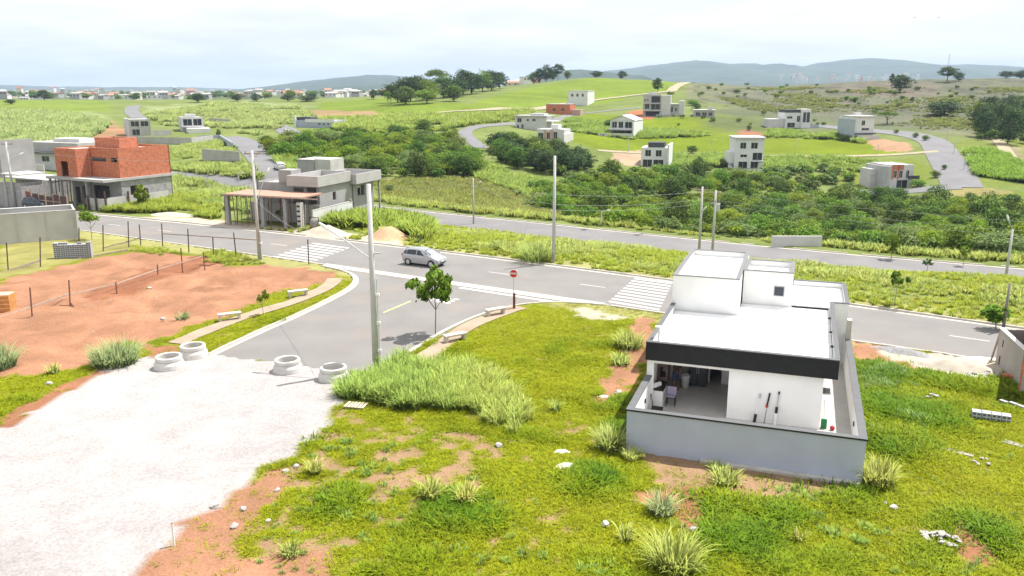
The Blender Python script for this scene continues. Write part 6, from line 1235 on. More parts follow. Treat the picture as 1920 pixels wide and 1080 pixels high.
def fill(polys, n, spacing, kinds, labels, group, hr, wr, seed):
    rng = random.Random(seed); pts = []; c = 0
    bx = [p for pl_ in polys for p in pl_]; u0, u1 = min(p[0] for p in bx), max(p[0] for p in bx); v0, v1 = min(p[1] for p in bx), max(p[1] for p in bx)
    tries = 0
    while c < n and tries < n*14:
        tries += 1; u_, v_ = rng.uniform(u0, u1), rng.uniform(v0, v1)
        if not any(inpoly([u_], [v_], pl_)[0] for pl_ in polys): continue
        P_ = PG(u_, v_)
        if polydist(P_[0], P_[1], S2) < 10 or any((P_[0]-q[0])**2+(P_[1]-q[1])**2 < spacing*spacing for q in pts): continue
        pts.append(P_); k = rng.choices(range(len(kinds)), [q[1] for q in kinds])[0]; kd = kinds[k][0]
        h_ = rng.uniform(*hr)*(1.25 if kd in ('dark', 'blue') else .9); w_ = rng.uniform(*wr)*(1.15 if kd != 'bright' else .85)
        sp_ = spot(u_, v_); tree_at(P_, h_, w_, kd, labels[kd]+' '+sp_, group+' '+sp_+', '+{'dark':'dark ones','mid':'mid green ones','pale':'pale ones','bright':'bright green ones','blue':'deep green ones'}[kd], 'tree', 'tree', rng.randrange(3)); c += 1
    return pts
W1 = [[(500,292),(540,268),(600,262),(700,262),(780,255),(850,262),(880,300),(905,330),(840,338),(700,332),(620,325),(540,308)]]
W2 = [[(905,290),(950,280),(1010,285),(1080,300),(1110,318),(1050,330),(960,318)]]
W3 = [[(1000,360),(1060,350),(1100,340),(1200,335),(1300,338),(1400,345),(1500,355),(1600,378),(1700,388),(1800,395),(1930,410),(1930,492),(1700,476),(1500,455),(1300,440),(1150,424),(1060,408),(990,392)]]
W4 = [[(1818,262),(1850,225),(1930,196),(1990,200),(1990,275),(1900,272),(1860,268)]]
def labs(where): return {'dark':'dark round tree '+where, 'mid':'mid green tree '+where, 'pale':'pale grey green tree '+where, 'bright':'bright green tree '+where, 'blue':'deep green tree '+where}
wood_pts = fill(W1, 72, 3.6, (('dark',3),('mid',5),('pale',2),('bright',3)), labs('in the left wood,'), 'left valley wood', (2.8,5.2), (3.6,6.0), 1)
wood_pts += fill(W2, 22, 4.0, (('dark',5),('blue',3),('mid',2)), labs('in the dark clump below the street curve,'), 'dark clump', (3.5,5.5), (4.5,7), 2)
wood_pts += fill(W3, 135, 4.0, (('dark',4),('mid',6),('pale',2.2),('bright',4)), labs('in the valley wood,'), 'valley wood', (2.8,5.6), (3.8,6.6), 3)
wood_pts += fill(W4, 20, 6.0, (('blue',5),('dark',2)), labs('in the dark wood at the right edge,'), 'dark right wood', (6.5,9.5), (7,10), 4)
# shrubs dotted over the far land
shm = [crown_mesh('shrub', 200+i, LF[k_], 22, 26, .11, z0=-.05, z1=.75, rad=.5, rc=.2) for i, k_ in enumerate(('dark', 'mid', 'pale'))]
def shrubs(poly, n, label, group, sr, seed, kinds=(0, 1)):
    rng = random.Random(seed); c = 0
    u0, u1 = min(p[0] for p in poly), max(p[0] for p in poly); v0, v1 = min(p[1] for p in poly), max(p[1] for p in poly); tries = 0
    while c < n and tries < n*10:
        tries += 1; u_, v_ = rng.uniform(u0, u1), rng.uniform(v0, v1)
        if not inpoly([u_], [v_], poly)[0]: continue
        P_ = PG(u_, v_)
        if polydist(P_[0], P_[1], S2) < 6: continue
        s_ = rng.uniform(*sr); o = ob('shrub', shm[rng.choice(kinds)], None, P_, rng.uniform(0, 6)); o.scale = (s_*1.2, s_*1.2, s_); wh = ', %s third, %s part' % (('left', 'middle', 'right')[min(2, int(3*(u_-u0)/(u1-u0+1e-6)))], 'upper' if v_ < (v0+v1)/2 else 'lower'); tag(o, label+wh, 'shrub', group+wh); c += 1
shrubs([(1300,160),(1600,158),(1760,165),(1920,165),(1920,200),(1640,215),(1420,195),(1300,180)], 70, 'small dark shrub dotted over the dry right hill', 'shrubs on the right hill', (1.4,3.2), 5)
shrubs([(1060,330),(1200,318),(1330,322),(1380,330),(1380,345),(1200,345),(1060,350)], 40, 'low shrub between the valley wood and the far houses', 'shrubs above the valley wood', (2.0,3.8), 6, (1, 2))
shrubs([(1430,318),(1560,318),(1600,340),(1600,375),(1500,360),(1430,345)], 40, 'low shrub on the bank right of the tall pale house', 'shrubs right of the tall house', (2.0,4.2), 7, (0, 1, 2))
shrubs([(580,235),(720,222),(860,225),(860,255),(700,258),(600,258)], 34, 'scattered shrub above the left valley wood', 'shrubs above the left wood', (1.2,2.8), 8, (0, 1, 2))
shrubs([(1640,400),(1900,380),(1900,400),(1700,405)], 16, 'low shrub at the upper edge of the valley wood', 'shrubs at the wood edge', (2,3.6), 9, (0, 1))
shrubs([(1230,215),(1400,212),(1440,240),(1200,250)], 12, 'small shrub between the upper lot houses', 'shrubs on the upper lots', (1.2,2.4), 10)
shrubs([(1480,225),(1530,222),(1560,245),(1480,250)], 8, 'small shrub around the white cubic house', 'shrubs by the cubic house', (1.2,2.6), 11)

# --- grass blades
def blades(n, rad, L, lean, w, rng, segs=4, droop=.35, up=0.15):
    a = rng.random(n)*2*np.pi; r = rad*np.sqrt(rng.random(n)); bx_, by_ = r*np.cos(a), r*np.sin(a)
    az = a+rng.normal(0, .7, n); ln = L*(.55+.6*rng.random(n)); le = lean*(.3+rng.random(n))*(up+r/(rad+1e-9)*(1-up))
    t = np.linspace(0, 1, segs+1)[None]; hx_ = (ln*le)[:, None]*t**1.7; hz2 = ln[:, None]*(t-droop*(le/lean)[:, None]*t**3)
    cx, cy = bx_[:, None]+hx_*np.cos(az)[:, None], by_[:, None]+hx_*np.sin(az)[:, None]
    ww = w*(.7+.6*rng.random(n))[:, None]*(1-t**2.2)*.5+.0015; fa = az+np.pi/2+rng.normal(0, .4, n); sx, sy = np.cos(fa)[:, None]*ww, np.sin(fa)[:, None]*ww
    A = np.stack([cx-sx, cy-sy, hz2], -1); B = np.stack([cx+sx, cy+sy, hz2], -1); v = np.stack([A, B], 2).reshape(-1, 3)
    m = segs+1; i0 = (np.arange(n)[:, None]*m+np.arange(segs)[None]).ravel()*2; f = np.stack([i0, i0+1, i0+3, i0+2], 1)
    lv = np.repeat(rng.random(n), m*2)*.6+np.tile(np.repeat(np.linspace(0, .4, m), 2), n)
    return v, f, lv
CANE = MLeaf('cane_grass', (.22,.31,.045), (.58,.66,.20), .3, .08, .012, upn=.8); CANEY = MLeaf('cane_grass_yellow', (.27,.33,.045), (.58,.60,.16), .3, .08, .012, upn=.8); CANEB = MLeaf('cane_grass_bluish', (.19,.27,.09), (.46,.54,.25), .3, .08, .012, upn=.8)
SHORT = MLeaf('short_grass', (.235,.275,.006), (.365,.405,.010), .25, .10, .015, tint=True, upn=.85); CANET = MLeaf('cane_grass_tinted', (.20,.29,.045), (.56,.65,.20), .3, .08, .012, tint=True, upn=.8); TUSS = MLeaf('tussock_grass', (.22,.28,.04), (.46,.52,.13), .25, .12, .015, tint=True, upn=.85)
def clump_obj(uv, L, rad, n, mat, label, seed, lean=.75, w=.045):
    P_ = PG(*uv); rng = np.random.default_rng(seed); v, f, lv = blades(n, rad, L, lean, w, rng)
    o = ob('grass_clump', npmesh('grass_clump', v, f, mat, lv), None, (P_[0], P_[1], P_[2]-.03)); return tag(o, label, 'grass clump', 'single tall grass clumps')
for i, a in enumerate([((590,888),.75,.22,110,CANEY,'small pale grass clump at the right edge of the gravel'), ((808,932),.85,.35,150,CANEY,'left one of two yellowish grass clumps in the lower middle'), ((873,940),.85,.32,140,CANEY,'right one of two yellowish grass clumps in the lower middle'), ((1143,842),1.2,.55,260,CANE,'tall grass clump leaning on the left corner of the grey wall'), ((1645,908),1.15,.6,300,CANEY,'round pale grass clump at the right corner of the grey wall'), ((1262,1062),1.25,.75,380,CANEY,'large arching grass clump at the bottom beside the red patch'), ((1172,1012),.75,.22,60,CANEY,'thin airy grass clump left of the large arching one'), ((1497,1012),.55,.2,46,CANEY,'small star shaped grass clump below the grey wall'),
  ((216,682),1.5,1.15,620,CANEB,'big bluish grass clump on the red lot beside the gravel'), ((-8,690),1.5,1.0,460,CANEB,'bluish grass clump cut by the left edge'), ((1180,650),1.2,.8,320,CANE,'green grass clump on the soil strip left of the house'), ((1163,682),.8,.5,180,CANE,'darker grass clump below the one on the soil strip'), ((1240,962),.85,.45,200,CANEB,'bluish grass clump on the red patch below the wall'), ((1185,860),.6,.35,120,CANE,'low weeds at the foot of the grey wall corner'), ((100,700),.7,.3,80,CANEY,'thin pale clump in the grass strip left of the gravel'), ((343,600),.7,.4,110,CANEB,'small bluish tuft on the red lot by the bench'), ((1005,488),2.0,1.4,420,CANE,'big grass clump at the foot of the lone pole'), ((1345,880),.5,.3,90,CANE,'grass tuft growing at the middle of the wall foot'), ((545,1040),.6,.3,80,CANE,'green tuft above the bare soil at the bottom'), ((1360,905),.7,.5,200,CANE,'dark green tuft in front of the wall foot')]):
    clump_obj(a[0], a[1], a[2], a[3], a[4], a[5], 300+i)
# --- grass stuff spread by points
def scatter(name, label, x_, y_, protos, scl, tint, dz=-.02, z_=None):
    n = len(x_); z_ = Z(x_, y_) if z_ is None else z_
    me = bpy.data.meshes.new(name); me.vertices.add(n); me.vertices.foreach_set('co', np.stack([x_, y_, z_+dz], 1).astype(np.float32).ravel())
    def at_(nm, ty, arr, fld): me.attributes.new(nm, ty, 'POINT').data.foreach_set(fld, np.asarray(arr).ravel())
    rot = np.zeros((n, 3), np.float32); rot[:, 2] = RNG.random(n)*6.28; rot[:, 0] = RNG.normal(0, .06, n); rot[:, 1] = RNG.normal(0, .06, n)
    at_('rot', 'FLOAT_VECTOR', rot, 'vector'); at_('scl', 'FLOAT', np.asarray(scl, np.float32), 'value'); at_('idx', 'INT', RNG.integers(0, len(protos), n).astype(np.int32), 'value')
    at_('tint', 'FLOAT_COLOR', np.c_[tint, np.ones(n)].astype(np.float32), 'color')
    me.update(); o = ob(name, me)
    col = bpy.data.collections.new(name+'_blades')
    for i, p in enumerate(protos): q = bpy.data.objects.new('%s_blade_%d' % (name, i), p); col.objects.link(q)
    ng = bpy.data.node_groups.new(name, 'GeometryNodeTree'); ng.interface.new_socket('Geometry', in_out='INPUT', socket_type='NodeSocketGeometry'); ng.interface.new_socket('Geometry', in_out='OUTPUT', socket_type='NodeSocketGeometry')
    N = ng.nodes; gi, go = N.new('NodeGroupInput'), N.new('NodeGroupOutput'); ip = N.new('GeometryNodeInstanceOnPoints'); ci = N.new('GeometryNodeCollectionInfo')
    ci.inputs['Collection'].default_value = col; ci.inputs['Separate Children'].default_value = True; ci.inputs['Reset Children'].default_value = True; ip.inputs['Pick Instance'].default_value = True
    def na(nm, dt): a_ = N.new('GeometryNodeInputNamedAttribute'); a_.data_type = dt; a_.inputs['Name'].default_value = nm; return [s for s in a_.outputs if s.enabled and s.name == 'Attribute'][0]
    L = ng.links; L.new(gi.outputs[0], ip.inputs['Points']); L.new(ci.outputs[0], ip.inputs['Instance']); L.new(na('idx', 'INT'), ip.inputs['Instance Index']); L.new(na('rot', 'FLOAT_VECTOR'), ip.inputs['Rotation']); L.new(na('scl', 'FLOAT'), ip.inputs['Scale']); L.new(ip.outputs[0], go.inputs[0])
    md = o.modifiers.new('spread', 'NODES'); md.node_group = ng
    return tag(o, label, 'grass', kind='stuff')
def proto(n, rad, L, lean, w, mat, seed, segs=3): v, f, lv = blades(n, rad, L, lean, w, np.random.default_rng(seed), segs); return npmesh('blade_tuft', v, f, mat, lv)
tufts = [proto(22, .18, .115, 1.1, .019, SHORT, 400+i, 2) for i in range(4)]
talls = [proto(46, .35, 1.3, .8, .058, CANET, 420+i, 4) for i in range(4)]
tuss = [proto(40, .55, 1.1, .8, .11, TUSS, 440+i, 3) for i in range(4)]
def free(x_, y_):
    ok = ~((y_ > road_near(x_)-.25) & (y_ < road_far(x_)+.25)) & ~inpoly(x_, y_, SIDE)
    ok &= (polydist(x_, y_, SIDE_L) > .3) & (polydist(x_, y_, SIDE_R) > .3) & (polydist(x_, y_, PATH_L) > .7) & (polydist(x_, y_, PATH_R) > .7) & (polydist(x_, y_, S2) > 4.9)
    hx_ = (x_-HOUSE_O[0])*math.cos(HA)-(y_-HOUSE_O[1])*math.sin(HA); hy_ = (x_-HOUSE_O[0])*math.sin(HA)+(y_-HOUSE_O[1])*math.cos(HA)
    ok &= ~((hx_ > -.15) & (hx_ < 9.7) & (hy_ > -.35) & (hy_ < 20.8))
    for (u_, v_), r_ in (((613, 439), 3.4), ((728, 446), 2.9), ((325, 404), 3.2), ((1795, 688), 2.2)):
        q = P0(u_, v_); ok &= np.hypot(x_-q[0], y_-q[1]) > r_
    q = P0(722, 455); ok &= np.hypot(x_-q[0], y_-q[1]) > 2.5
    for c_, wd in ((np.array([-23.86, 91.03]), R(20)),):
        lx = (x_-c_[0])*math.cos(wd)-(y_-c_[1])*math.sin(wd); ly = (x_-c_[0])*math.sin(wd)+(y_-c_[1])*math.cos(wd); ok &= ~((lx > -10.5) & (lx < 1.1) & (ly > -1) & (ly < 18))
    return ok
def rect(n, x0, x1, y0, y1): return x0+(x1-x0)*RNG.random(n), y0+(y1-y0)*RNG.random(n)
x_, y_ = rect(400000, -52, 52, 17, 66)
keep = RNG.random(len(x_)) < np.clip(1.5-y_/50, .3, 1); uu, vv = project(x_, y_, 0*x_); keep &= (uu > -320) & (uu < 2260) & (vv < 1240); x_, y_ = x_[keep], y_[keep]
zn_ = zone_of(x_, y_); cv = grass_cover(x_, y_); keep = free(x_, y_) & ((zn_ == -1) & (RNG.random(len(x_)) < cv*.95+.03) | ((zn_ > 1) & (RNG.random(len(x_)) < .05))) & (y_ < road_near(x_)-.3)
x_, y_ = x_[keep], y_[keep]
def deep(x_, y_):
    d_ = np.zeros(len(x_))
    for (u_, v_), r_ in (((1350,950),1.6),((1560,920),1.6),((1690,760),3.0),((1650,700),2.4),((1790,705),2.6),((1680,830),1.8),((1870,730),1.8),((1450,960),1.3),((1400,1000),1.4),((1840,1000),1.4),((560,820),1.2),((1100,900),1.4),((640,940),1.2),((880,960),1.5),((1500,900),1.2),((1330,1000),1.0),((1180,800),1.0),((1175,760),1.2)):
        P_ = P0(u_, v_); d_ = np.maximum(d_, np.exp(-((x_-P_[0])**2+(y_-P_[1])**2)/(r_*r_)))
    return d_
dp = np.clip(deep(x_, y_)*1.25*(.6+.8*fbm(x_/.8, y_/.8, 3, 73)), 0, 1); dp = np.clip(dp+.5*sstep(.55, .75, fbm(x_/3.5, y_/3.5, 3, 77)), 0, 1)[:, None]
dry = sstep(.5, .8, fbm(x_/2.2, y_/2.2, 3, 79))[:, None]
tn = np.array([1.0, 1.0, 1.0])*(1-dp)+np.array([.36, .62, .9])*dp; tn = tn*(1-.35*dry)+np.array([1.25, 1.12, 1.5])*.35*dry
vg = (y_ > road_near(x_)-2.8)[:, None]; tn = np.where(vg, np.array([1.05, .95, 1.6])*.95, tn)
tn = tn*(.86+.28*fbm(x_/1.6, y_/1.6, 3, 83))[:, None]
scatter('short_grass', 'short yellow green grass over the near lots', x_, y_, tufts, (.6+.7*RNG.random(len(x_)))*(1+1.5*dp[:, 0])*np.where(vg[:, 0], .7, 1), tn)
# tall cane grass patch beside the nearest pole
TP = g2([(672,752),(662,735),(700,706),(740,690),(800,684),(880,690),(935,705),(965,730),(1000,755),(1015,780),(985,800),(930,792),(880,770),(820,765),(770,775),(720,765),(690,758)])
x_, y_ = rect(9000, -14, 6, 32, 48); k = inpoly(x_+(fbm(x_/1.2, y_/1.2, 2, 3)-.5)*2.2, y_+(fbm(x_/1.2, y_/1.2, 2, 4)-.5)*2.2, TP); x_, y_ = x_[k][:520], y_[k][:520]; P_ = project(x_, y_, 0*x_); q = sstep(740, 960, P_[0])[:, None]
scatter('tall_grass', 'tall arching pale green cane grass patch beside the nearest pole', x_, y_, talls, (.48+.45*RNG.random(len(x_)))*(1-.15*q[:, 0]), (np.array([.80, .92, .72])*(1-q)+np.array([1.1, 1.05, .85])*q)*(.85+.3*RNG.random((len(x_), 1))))
# grass strip between the two streets, verges and far banks
def tuss_fill(name, label, polys_px=None, n=1000, sc=(.7, 1.6), box=None, cond=None, patch=.45, pscale=6., tint=(1, 1, 1), tvar=.25, seed=0):
    if box: x_, y_ = rect(n*6, *box)
    else:
        w_ = []
        for pl_ in polys_px: w_ += [PG(*p)[:2] for p in pl_]
        w_ = np.array(w_); x_, y_ = rect(n*9, w_[:, 0].min(), w_[:, 0].max(), w_[:, 1].min(), w_[:, 1].max())
    z_ = Z(x_, y_); uu, vv = project(x_, y_, z_); k = free(x_, y_) & (uu > -80) & (uu < 2000)
    if polys_px: k &= np.any([inpoly(uu, vv, pl_) for pl_ in polys_px], axis=0)
    if cond is not None: k &= cond(x_, y_)
    f_ = fbm(x_/pscale, y_/pscale, 3, 500+seed); k &= f_ > patch-.08*RNG.random(len(x_))
    x_, y_, z_, f_ = x_[k][:n], y_[k][:n], z_[k][:n], f_[k][:n]
    tn = np.array(tint)*(1-tvar/2+tvar*RNG.random((len(x_), 1)))
    return scatter(name, label, x_, y_, tuss, sc[0]+(sc[1]-sc[0])*np.clip((f_-patch)*4, 0, 1)*(.6+.4*RNG.random(len(x_))), tn, z_=z_)
strip = lambda x_, y_: (y_ > road_far(x_)+2.2) & (polydist(x_, y_, S2) > 5.5) & (y_ < np.interp(x_, [q[0] for q in S2], [q[1] for q in S2]))
tuss_fill('tall_grass', 'pale tall grass on the strip between the two streets', n=1900, sc=(.3, .85), box=(-26, 62, 50, 125), cond=lambda x_, y_: strip(x_, y_) & (polydist(x_, y_, S2) > 9.5), patch=.46, tint=(1.1, 1.1, 1.25), seed=1)
tuss_fill('low_grass', 'lower bright grass on the strip between the two streets', n=6500, sc=(.2, .42), box=(-28, 62, 48, 125), cond=lambda x_, y_: (y_ > road_far(x_)+.4) & (polydist(x_, y_, S2) > 5.0) & (y_ < np.interp(x_, [q[0] for q in S2], [q[1] for q in S2])), patch=.2, tint=(1.0, 1.02, .5), seed=2)
tuss_fill('tall_grass', 'pale tall grass on the bank beyond the lower street', n=1500, sc=(.5, 1.2), box=(-35, 72, 60, 150), cond=lambda x_, y_: (polydist(x_, y_, S2) > 6.5) & (polydist(x_, y_, S2) < 15) & (y_ > np.interp(x_, [q[0] for q in S2], [q[1] for q in S2])), patch=.33, seed=3)
tuss_fill('tall_grass', 'thick tall grass right of the grey house', [[(612,400),(660,392),(700,402),(760,410),(800,430),(800,452),(740,432),(690,430),(640,428),(605,425)]], 700, (1.0, 1.9), patch=.2, tint=(.8, .92, .62), seed=4)
tuss_fill('tall_grass', 'tall grass and weeds on the lots beside the brick house', [[(170,392),(230,385),(300,372),(400,372),(412,412),(330,402),(200,398)]], 500, (.5, 1.2), patch=.35, tint=(.9, .95, .6), seed=5)
tuss_fill('tall_grass', 'pale wind bent grass on the left hillside', [[(-60,300),(-60,208),(0,208),(120,214),(210,232),(165,262),(110,292),(40,292)]], 3600, (1.2, 2.3), patch=.32, pscale=14, tint=(1.02, 1.1, 1.75), seed=6)
tuss_fill('tall_grass', 'grassy bank above the small street behind the brick house', [[(310,275),(420,268),(450,300),(500,340),(430,335),(310,318)],[(320,335),(400,345),(480,370),(470,400),(330,380)]], 1700, (.8, 1.7), patch=.38, pscale=9, tint=(.95, 1.02, 1.2), seed=7)
tuss_fill('tall_grass', 'pale grass over the upper left lots', [[(270,215),(400,196),(560,200),(600,225),(480,255),(420,245),(300,235)]], 1800, (1.3, 2.4), patch=.42, pscale=16, tint=(1, 1.05, 1.5), seed=8)
tuss_fill('tall_grass', 'pale shrubby grass along the far dirt track', [[(600,225),(720,220),(900,214),(1000,208),(1000,225),(900,232),(800,250),(640,250)]], 1500, (1.3, 2.6), patch=.42, pscale=14, tint=(.85, .95, .85), seed=9)
tuss_fill('tall_grass', 'bluish tall grass on the slope right of the left wood', [[(880,300),(930,320),(1000,335),(1060,355),(1050,395),(960,360),(900,340)],[(520,290),(560,310),(600,330),(560,330),(520,310)]], 1200, (1.0, 2.0), patch=.3, pscale=9, tint=(.82, .95, .9), seed=10)
tuss_fill('tall_grass', 'tall grass bands between the far lots', [[(1060,225),(1130,232),(1200,245),(1330,248),(1330,256),(1180,262),(1060,245)],[(1240,292),(1380,292),(1380,315),(1240,312)],[(1430,295),(1620,300),(1700,310),(1640,325),(1430,320)],[(1440,245),(1560,250),(1640,272),(1560,262),(1440,258)]], 2200, (1.0, 2.1), patch=.36, pscale=11, tint=(.72, .88, .75), seed=11)
tuss_fill('tall_grass', 'green grass clumps on the right meadow beside the bend road', [[(1810,285),(1860,280),(1930,310),(1930,345),(1830,330)]], 800, (.9, 1.8), patch=.36, pscale=9, tint=(.6, .85, .5), seed=12)
tuss_fill('tall_grass', 'brownish tall meadow grass in front of the left wood', [[(700,340),(860,335),(1000,355),(1060,390),(1040,410),(860,395),(720,372)]], 2200, (.6, 1.2), patch=.25, pscale=9, tint=(.72, .68, .72), seed=13)
tuss_fill('dry_grass', 'dry tufts over the right hill pasture', [[(1300,165),(1920,165),(1920,262),(1830,255),(1600,228),(1400,205)]], 2600, (.7, 1.6), patch=.46, pscale=22, tint=(.55, .54, .62), seed=14)
tuss_fill('tall_grass', 'weeds at the foot of the fence by the red lot', [[(380,478),(420,470),(480,488),(500,495),(420,498),(385,492)],[(240,470),(300,466),(345,476),(300,480)]], 200, (.18, .42), patch=.3, tint=(.95, .95, .6), seed=15)

# --- undergrowth that fills the woods: bushes nobody could count
def undergrowth(label, polys, n, sr, seed, kinds):
    w_ = np.array([PG(*p)[:2] for pl_ in polys for p in pl_]); x_, y_ = rect(n*6, w_[:, 0].min(), w_[:, 0].max(), w_[:, 1].min(), w_[:, 1].max())
    z_ = Z(x_, y_); uu, vv = project(x_, y_, z_); k = np.any([inpoly(uu, vv, pl_) for pl_ in polys], axis=0) & (polydist(x_, y_, S2) > 8); x_, y_, z_ = x_[k][:n], y_[k][:n], z_[k][:n]
    return scatter('undergrowth', label, x_, y_, [shm[q] for q in kinds], sr[0]+(sr[1]-sr[0])*RNG.random(len(x_))**1.5, np.ones((len(x_), 3)), z_=z_)
shm += [crown_mesh('shrub', 210+i, LF[k_], 22, 30, .10, z0=-.05, z1=.75, rad=.5, rc=.2) for i, k_ in enumerate(('bright', 'mid', 'dark', 'pale'))]
undergrowth('mixed bushes filling the wood left of the valley', W1, 420, (2.0, 4.2), 1, (0, 1, 2, 3, 4, 1))
undergrowth('dark bushes filling the clump below the street curve', W2, 120, (2.0, 4.0), 2, (0, 5, 1))
undergrowth('mixed bushes filling the valley wood', W3, 1000, (1.8, 4.0), 3, (0, 1, 2, 3, 4, 3, 5, 6))
undergrowth('dark bushes filling the wood at the right edge', W4, 120, (3.0, 6.0), 4, (0, 5))

tuss_fill('weeds', 'bluish pale weeds along the right wall of the house yard', [[(1612,690),(1680,684),(1745,735),(1745,800),(1690,840),(1625,800)]], 240, (.12, .34), patch=.42, pscale=1.6, tint=(.66, .85, 1.25), tvar=.5, seed=21)
tuss_fill('weeds', 'scattered taller weeds in the near grass', [[(560,830),(1100,800),(1180,880),(1300,900),(1600,930),(1900,800),(1900,1080),(450,1080)]], 260, (.12, .34), patch=.48, pscale=3, tint=(.7, .9, .8), tvar=.5, seed=22)
# ================================================================== FAR HILLS, TOWN, HAZE
HILLM = M('hill_forest', (.035,.06,.035), .95, .45, .006, 0); FORM = M('hill_forest_far', (.05,.08,.04), .95, .4, .004)
def hill(label, prof, D, Y0, seed, mat):
    us = np.linspace(prof[0][0], prof[-1][0], 220); vs = np.interp(us, [p[0] for p in prof], [p[1] for p in prof])
    nr = 26
    top = np.array([atY(u_, v_, D) for u_, v_ in zip(us, vs)]); t = (np.arange(nr+1)/nr)[:, None]*np.ones(len(us)); X_ = top[:, 0][None]*np.ones_like(t)
    Yd = np.where(t <= .8, Y0+(D-Y0)*np.minimum(t*1.25, 1), D+(t-.8)/.2*1500); s_ = np.minimum(t/.8, 1); e_ = np.where(t <= .8, s_*s_*(3-2*s_), 1-(t-.8)/.2*.7)
    n_ = (fbm(X_/420, Yd/420, 4, seed)-.5)*.30*np.minimum(1, s_*1.5)*np.where(t < .78, 1, .25); edge = np.clip(np.minimum((us-us[0])/60+.02, (us[-1]-us)/60+.02), 0, 1)[None]
    Zd = -6+(top[:, 2][None]+6)*np.maximum(0, e_*(1+n_*(1-s_*.7)))*edge+(fbm(X_/60, Yd/60, 2, seed+3)-.5)*9*s_
    V = np.stack([X_, Yd, Zd], -1).reshape(-1, 3)
    m = len(us); f = np.array([(j*m+i, j*m+i+1, (j+1)*m+i+1, (j+1)*m+i) for j in range(nr) for i in range(m-1)])
    return tag(ob('hills', npmesh('hills', V, f, mat, smooth=True)), label, 'hills', kind='structure')
hill('blue wooded hill range on the right horizon', [(1060,140),(1100,136),(1180,128),(1210,123),(1250,119),(1295,113),(1340,121),(1380,119),(1410,126),(1432,120),(1470,129),(1500,126),(1540,116),(1575,112),(1610,109),(1660,117),(1710,124),(1770,123),(1830,126),(1880,132),(1960,128),(2100,136),(2300,140)], 6500, 3400, 3, HILLM)
hill('low wooded hill behind the hilltop grove', [(440,172),(520,164),(580,153),(640,146),(700,140),(740,141),(790,148),(860,156),(960,162),(1040,160)], 5200, 3600, 5, HILLM)
hill('nearer dark wooded rise before the left hill', [(560,172),(620,165),(680,160),(740,158),(800,160),(860,166)], 3300, 2600, 6, HILLM)
hill('faint low hills on the left horizon', [(-400,158),(-200,160),(-60,158),(0,159),(60,161),(110,165),(160,162),(200,167),(260,163),(330,163),(380,165),(420,170),(500,168),(560,171)], 7000, 4500, 8, HILLM)
hill('small green knoll on the skyline behind the second grove', [(930,146),(1000,140),(1050,134),(1085,131),(1120,134),(1180,140),(1260,146)], 3000, 2200, 9, HILLM)
# town: each house its own object
TW = [M('town_white', (.66,.65,.63), .9, .1, .2, rand=.12), M('town_cream', (.58,.50,.40), .9, .1, .2, rand=.12), M('town_grey', (.36,.355,.35), .9, .1, .2, rand=.15), M('town_rose', (.50,.27,.25), .9, .1, .2, rand=.1)]
TR = [M('town_tile', (.34,.185,.13), .9, .15, .5, rand=.2), M('town_fibre_roof', (.38,.37,.36), .9, .1, .5, rand=.15)]
def gable(w, d, h, hh, o=.4):
    b = MB(); x0, x1 = -w/2-o, w/2+o
    b.quad((x0, -o, h), (x1, -o, h), (x1, d/2, h+hh), (x0, d/2, h+hh)); b.quad((x0, d/2, h+hh), (x1, d/2, h+hh), (x1, d+o, h), (x0, d+o, h)); b.quad((x0, -o, h), (x0, d/2, h+hh), (x0, d+o, h)); b.quad((x1, -o, h), (x1, d+o, h), (x1, d/2, h+hh)); b.quad((x0, -o, h-.01), (x0, d+o, h-.01), (x1, d+o, h-.01), (x1, -o, h-.01)); return b
def flat_roof(w, d, h): return MB().box(-w/2-.3, w/2+.3, -.3, d+.3, h+.002, h+.35)
TM = []
for k in range(5):
    w, d, h = [(10, 9, 4.2), (13, 10, 5.2), (8, 8, 6.4), (16, 11, 4.6), (9, 10, 7.5)][k]
    TM.append(([MB().box(-w/2, w/2, 0, d, -8, h).mesh('town_house', m_) for m_ in TW], [gable(w, d, h, 1.9).mesh('roof', TR[0]), gable(w, d, h, 1.2).mesh('roof', TR[1]), flat_roof(w, d, h).mesh('roof', TR[1])],
      [MB().box(x_, x_+1.5, -.06, -.002, h-2.4, h-1.0).mesh('window', FDK) for x_ in (-w/2+1, -.7, w/2-2.5)]))
rg = random.Random(21)
def town(u_, Y_, z_=None, wins=False, where='of the far town'):
    X_ = (u_-960)/F*(Y_*math.cos(PITCH)+H*math.sin(PITCH)); k = rg.randrange(5); c = rg.choices(range(4), (6, 3, 2.5, .6))[0]; r_ = rg.choices(range(3), (3, 4, 3))[0]
    z0 = Zs(X_, Y_) if z_ is None else z_
    o = ob('town_house', TM[k][0][c], None, (X_, Y_, z0), rg.uniform(-.6, .6)); s_ = rg.uniform(.75, 1.15); o.scale = (s_, s_, s_*rg.choice((.85, 1, 1, 1.3, 1.9 if Y_ > 1300 else 1)))
    cn_ = ('white', 'cream', 'grey', 'rose')[c]; rn = ('orange tiled roof', 'grey pitched roof', 'flat grey roof')[r_]
    
    if u_ < 780: where += ', '+('far left' if u_ < 110 else 'above the brick house' if u_ < 240 else 'above the two lot houses' if u_ < 390 else 'above the climbing street' if u_ < 540 else 'above the far shed' if u_ < 640 else 'left of the grove')
    elif u_ > 1400: where += ', '+('left end' if u_ < 1520 else 'middle' if u_ < 1620 else 'right end')
    tag(o, '%s house, %s, %s' % (cn_, rn, where), 'house', '%s houses with %s %s' % (cn_, rn, where)); ob('roof', TM[k][1][r_], o)
    if wins:
        for w_ in TM[k][2]: ob('window', w_, o)
for i in range(46): town(rg.uniform(-20, 480), rg.uniform(820, 1250), wins=True, where='at the near town edge')
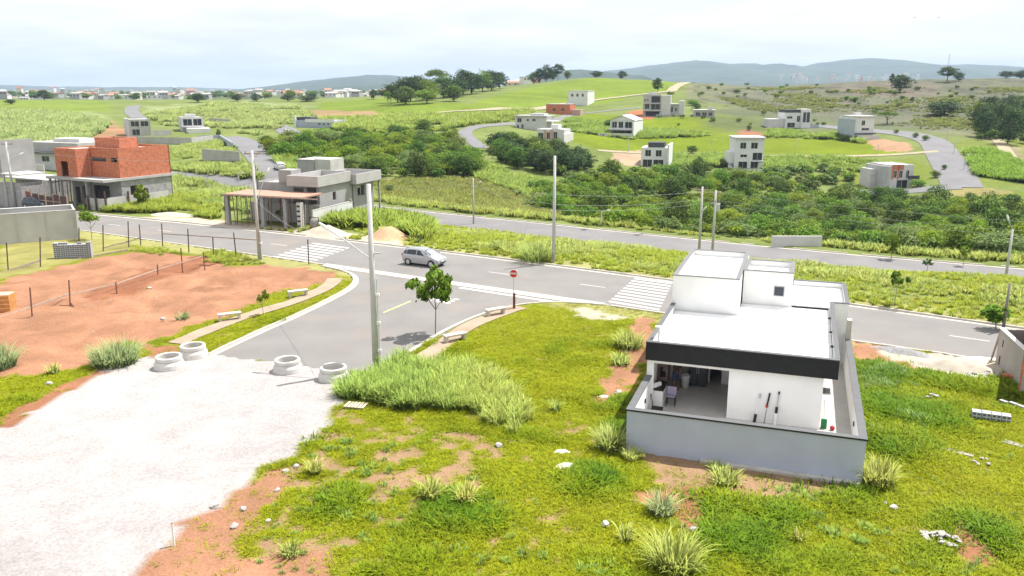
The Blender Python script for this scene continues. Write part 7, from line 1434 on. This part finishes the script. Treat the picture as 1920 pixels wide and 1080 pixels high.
for i in range(26): town(rg.uniform(480, 740), rg.uniform(780, 1200), wins=True, where='near the grove')
for i in range(130): town(rg.uniform(-40, 760), rg.uniform(1250, 3200))
for i in range(9): town(rg.uniform(945, 1000), rg.uniform(690, 780), wins=True, where='behind the second grove')
for i in range(44):
    u_ = rg.uniform(1460, 1720); Y_ = rg.uniform(3500, 3950); v_ = rg.uniform(139, 149); town(u_, Y_, atY(u_, v_, Y_)[2]-4, where='at the foot of the blue hills')
n_ = 150; uu_ = -40+800*RNG.random(n_); Y_ = 700+1900*RNG.random(n_); X_ = (uu_-960)/F*Y_*.98
scatter('town_trees', 'many small dark trees among the far town houses', X_, Y_, [shm[0], shm[1], shm[5]], 7+7*RNG.random(n_), np.ones((n_, 3)))['category'] = 'trees'
for i, (u_, v_, tp_, w_) in enumerate([(84,188,167,22),(372,192,173,30),(445,190,174,24),(480,190,175,24),(540,190,176,26),(575,190,178,40),(700,186,166,16),(20,195,186,20)]): tree_px((u_, v_), tp_, w_, 'blue', ['lone round tree on the skyline field at upper left', 'broad tree at the town edge above the climbing street', 'left tree of the pair at the town edge', 'right tree of the pair at the town edge', 'round tree before the cream town houses', 'wide hedge of trees before the cream houses', 'small dark tree left of the grove', 'bush on the upper left field'][i], i=i)
# lattice mast far on the right skyline
Pm_ = np.array([atY(1776, 140, 2600)[0], 2600, Zs(atY(1776, 140, 2600)[0], 2600)]); hm = atY(1776, 100, 2600)[2]-Pm_[2]
mt = thing('lattice_mast', 'faint lattice mast on the right skyline behind the wide tree', 'mast', Pm_)
for sx in (-1, 1):
    for sy in (-1, 1): MB().tube([(sx*5, sy*5, -5), (sx*1.0, sy*1.0, hm)], [.35, .2], 5).build('leg', STEELG, mt)
for k in range(9):
    t_ = k/9; w_ = 5-4*t_; MB().tube([(-w_, -w_, hm*t_), (w_, -w_, hm*(t_+.1))], .18, 4).build('brace', STEELG, mt); MB().tube([(w_, -w_, hm*t_), (-w_, -w_, hm*(t_+.1))], .18, 4).build('brace', STEELG, mt)
# air
hz = MB().box(-12000, 12000, -400, 14500, -35, 330).mesh('haze', []); hm_ = bpy.data.materials.new('haze_air'); hm_.use_nodes = True; nt = hm_.node_tree; nt.nodes.clear()
o_ = nt.nodes.new('ShaderNodeOutputMaterial'); pv = nt.nodes.new('ShaderNodeVolumePrincipled'); pv.inputs['Color'].default_value = (.60,.77,1.0,1); pv.inputs['Density'].default_value = .00011; pv.inputs['Anisotropy'].default_value = 0.0
nt.links.new(pv.outputs[0], o_.inputs['Volume']); hz.materials.append(hm_); tag(ob('haze', hz), 'thin pale blue haze over the whole land', 'haze', kind='stuff')
